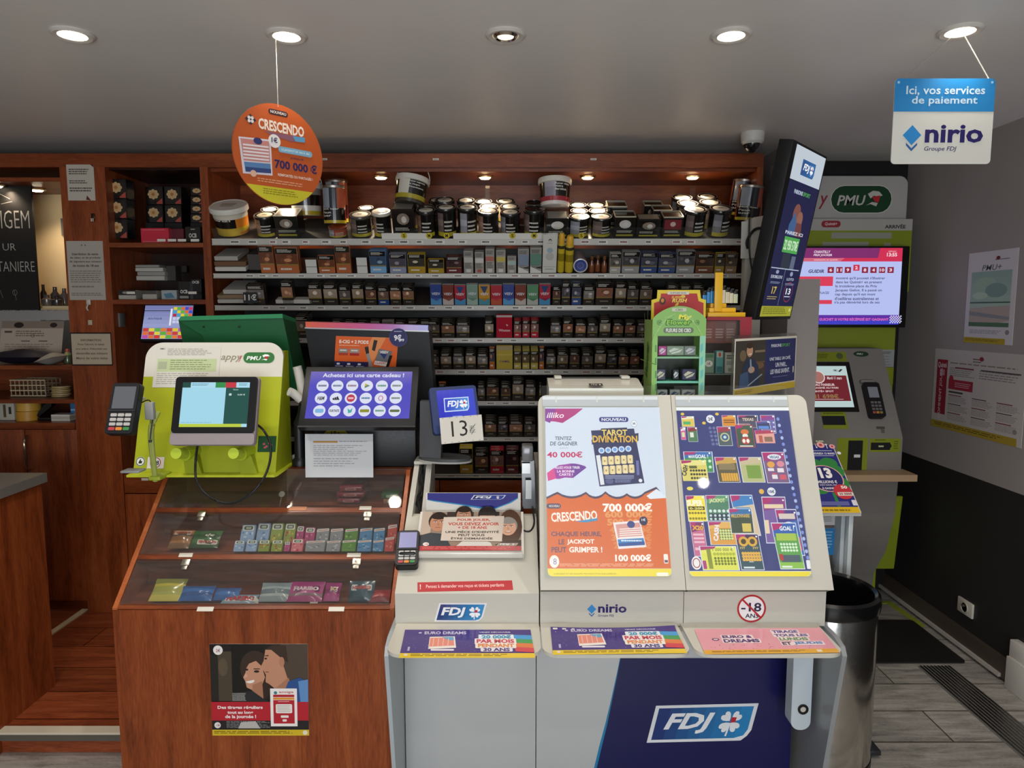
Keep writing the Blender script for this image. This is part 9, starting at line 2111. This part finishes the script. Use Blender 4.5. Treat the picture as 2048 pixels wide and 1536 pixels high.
# woven wire basket
p, e = px(26, 757, 3.52), px(97, 797, 3.52); w_ = e.x - p.x; b = MB('satin'); h_ = .085
for k in range(9): x = p.x + w_ * k / 8; b.box(x - .002, x + .002, 3.50, 3.504, zs2 + .001, zs2 + h_, '#a38f70'); b.box(x - .002, x + .002, 3.62, 3.624, zs2 + .001, zs2 + h_, '#8a7a60')
for k in range(4): z = zs2 + .004 + k * .026; b.box(p.x - .003, e.x + .003, 3.497, 3.501, z, z + .006, '#b9a584'); b.box(p.x - .003, e.x + .003, 3.622, 3.626, z, z + .006, '#8a7a60'); b.box(p.x - .003, p.x + .001, 3.50, 3.624, z, z + .006, '#9a8a6c'); b.box(e.x - .001, e.x + .003, 3.50, 3.624, z, z + .006, '#9a8a6c')
b.box(p.x, e.x, 3.50, 3.62, zs2 + .001, zs2 + .004, '#6a5a44'); single('wire_basket', b, 'pale woven basket on the shelf under the folded bag', 'basket')
for i in range(6):
    c = px(122, 790, 3.52); b = MB('satin').lathe([(.042, 0), (.043, .002), (.042, .007), (.0005, .007)], (c.x + .004 * (i % 2), 3.52, zs2 + .0015 + i * .0092), 28, '#b39a68' if i % 2 else '#a68c5c'); single('coaster', b, f'tan coaster, {["lowest", "second up", "third up", "fourth up", "fifth up", "topmost"][i]} in the pile beside the basket', 'coaster', 'pile of coasters')
zs3 = zc
for i, (v0, l) in enumerate(((822, 'lower yellow tape roll on the cupboard top'), (802, 'upper yellow tape roll on the cupboard top'))):
    p, e = px(30, v0, 3.46), px(73, v0, 3.46); r = (e.x - p.x) / 2; c = ((p.x + e.x) / 2, 3.48, zs3 + .001 + i * .049); b = MB('satin').lathe([(r, 0), (r, .047), (r * .62, .047), (r * .62, 0)], c, 32, '#c08a2c' if i == 0 else '#c99a3a', caps=False); b.lathe([(r, 0), (r * .62, 0)], c, 32, '#a8782c', caps=False); single('tape_roll', b, l, 'tape roll')
p, e = px(0, 806, 3.47), px(27, 806, 3.47); b = MB('satin').box(p.x - .03, e.x, 3.47, 3.53, zs3 + .0005, p.z, '#b9b4a4', r=.002); a = Art(30, 40); a.rect(6, 4, 12, 36, '#5a4a30'); a.text('1', 18, 10, 24, 28, '#3a3430', .04); a.put(b, (p.x, 3.4698, p.z), (e.x - p.x, 0, 0), (0, 0, -.08), 'satin'); single('carton', b, 'white carton standing beside the yellow tape rolls', 'carton')
t = thing('stapler', 'open black stapler on the cupboard top beside white cards', 'stapler', (px(98, 840, 3.47).x, 3.47, zs3)); c = px(80, 842, 3.47); b = MB('gloss'); b.M = Matrix.Translation((c.x, 3.45, zs3 + .0005)); b.box(0, .10, 0, .03, 0, .016, '#101010', r=.004); part('base', b, t)
b = MB('gloss'); b.M = Matrix.Translation((c.x + .004, 3.45, zs3 + .018)) @ Matrix.Rotation(R(-38), 4, 'Y'); b.prism([(0, 0), (.09, 0), (.10, .014), (.085, .030), (.02, .020), (0, .01)], 'y', .002, .028, '#0d0d0d'); part('arm', b, t)
for i in range(3): p, e = px(102, 830, 3.44), px(141, 840, 3.44); b = MB('matte').box(p.x, e.x - .003, 3.44, 3.51, zs3 + .0008 + .011 * i, zs3 + .0108 + .011 * i, ['#c4bcae', '#b0a79a', '#cdc6b8'][i]); single('card_stack', b, ['bottom block of white cards beside the stapler', 'middle block of white cards beside the stapler', 'top block of white cards beside the stapler'][i], 'cards')
p, e = px(142, 806, 3.5), px(155, 806, 3.5); b = MB('satin').box(p.x, min(e.x, -2.146), 3.49, 3.56, zs3 + .0005, p.z, '#2f6a9a', r=.003); a = Art(20, 40); a.rect(2, 14, 18, 18, '#8ab0c8'); a.rect(2, 28, 18, 30, '#8ab0c8'); a.put(b, (p.x, 3.4898, p.z), (.028, 0, 0), (0, 0, zs3 - p.z), 'satin'); single('blue_packet', b, 'blue packet squeezed against the wide upright', 'packet')
bpy.context.view_layer.update()
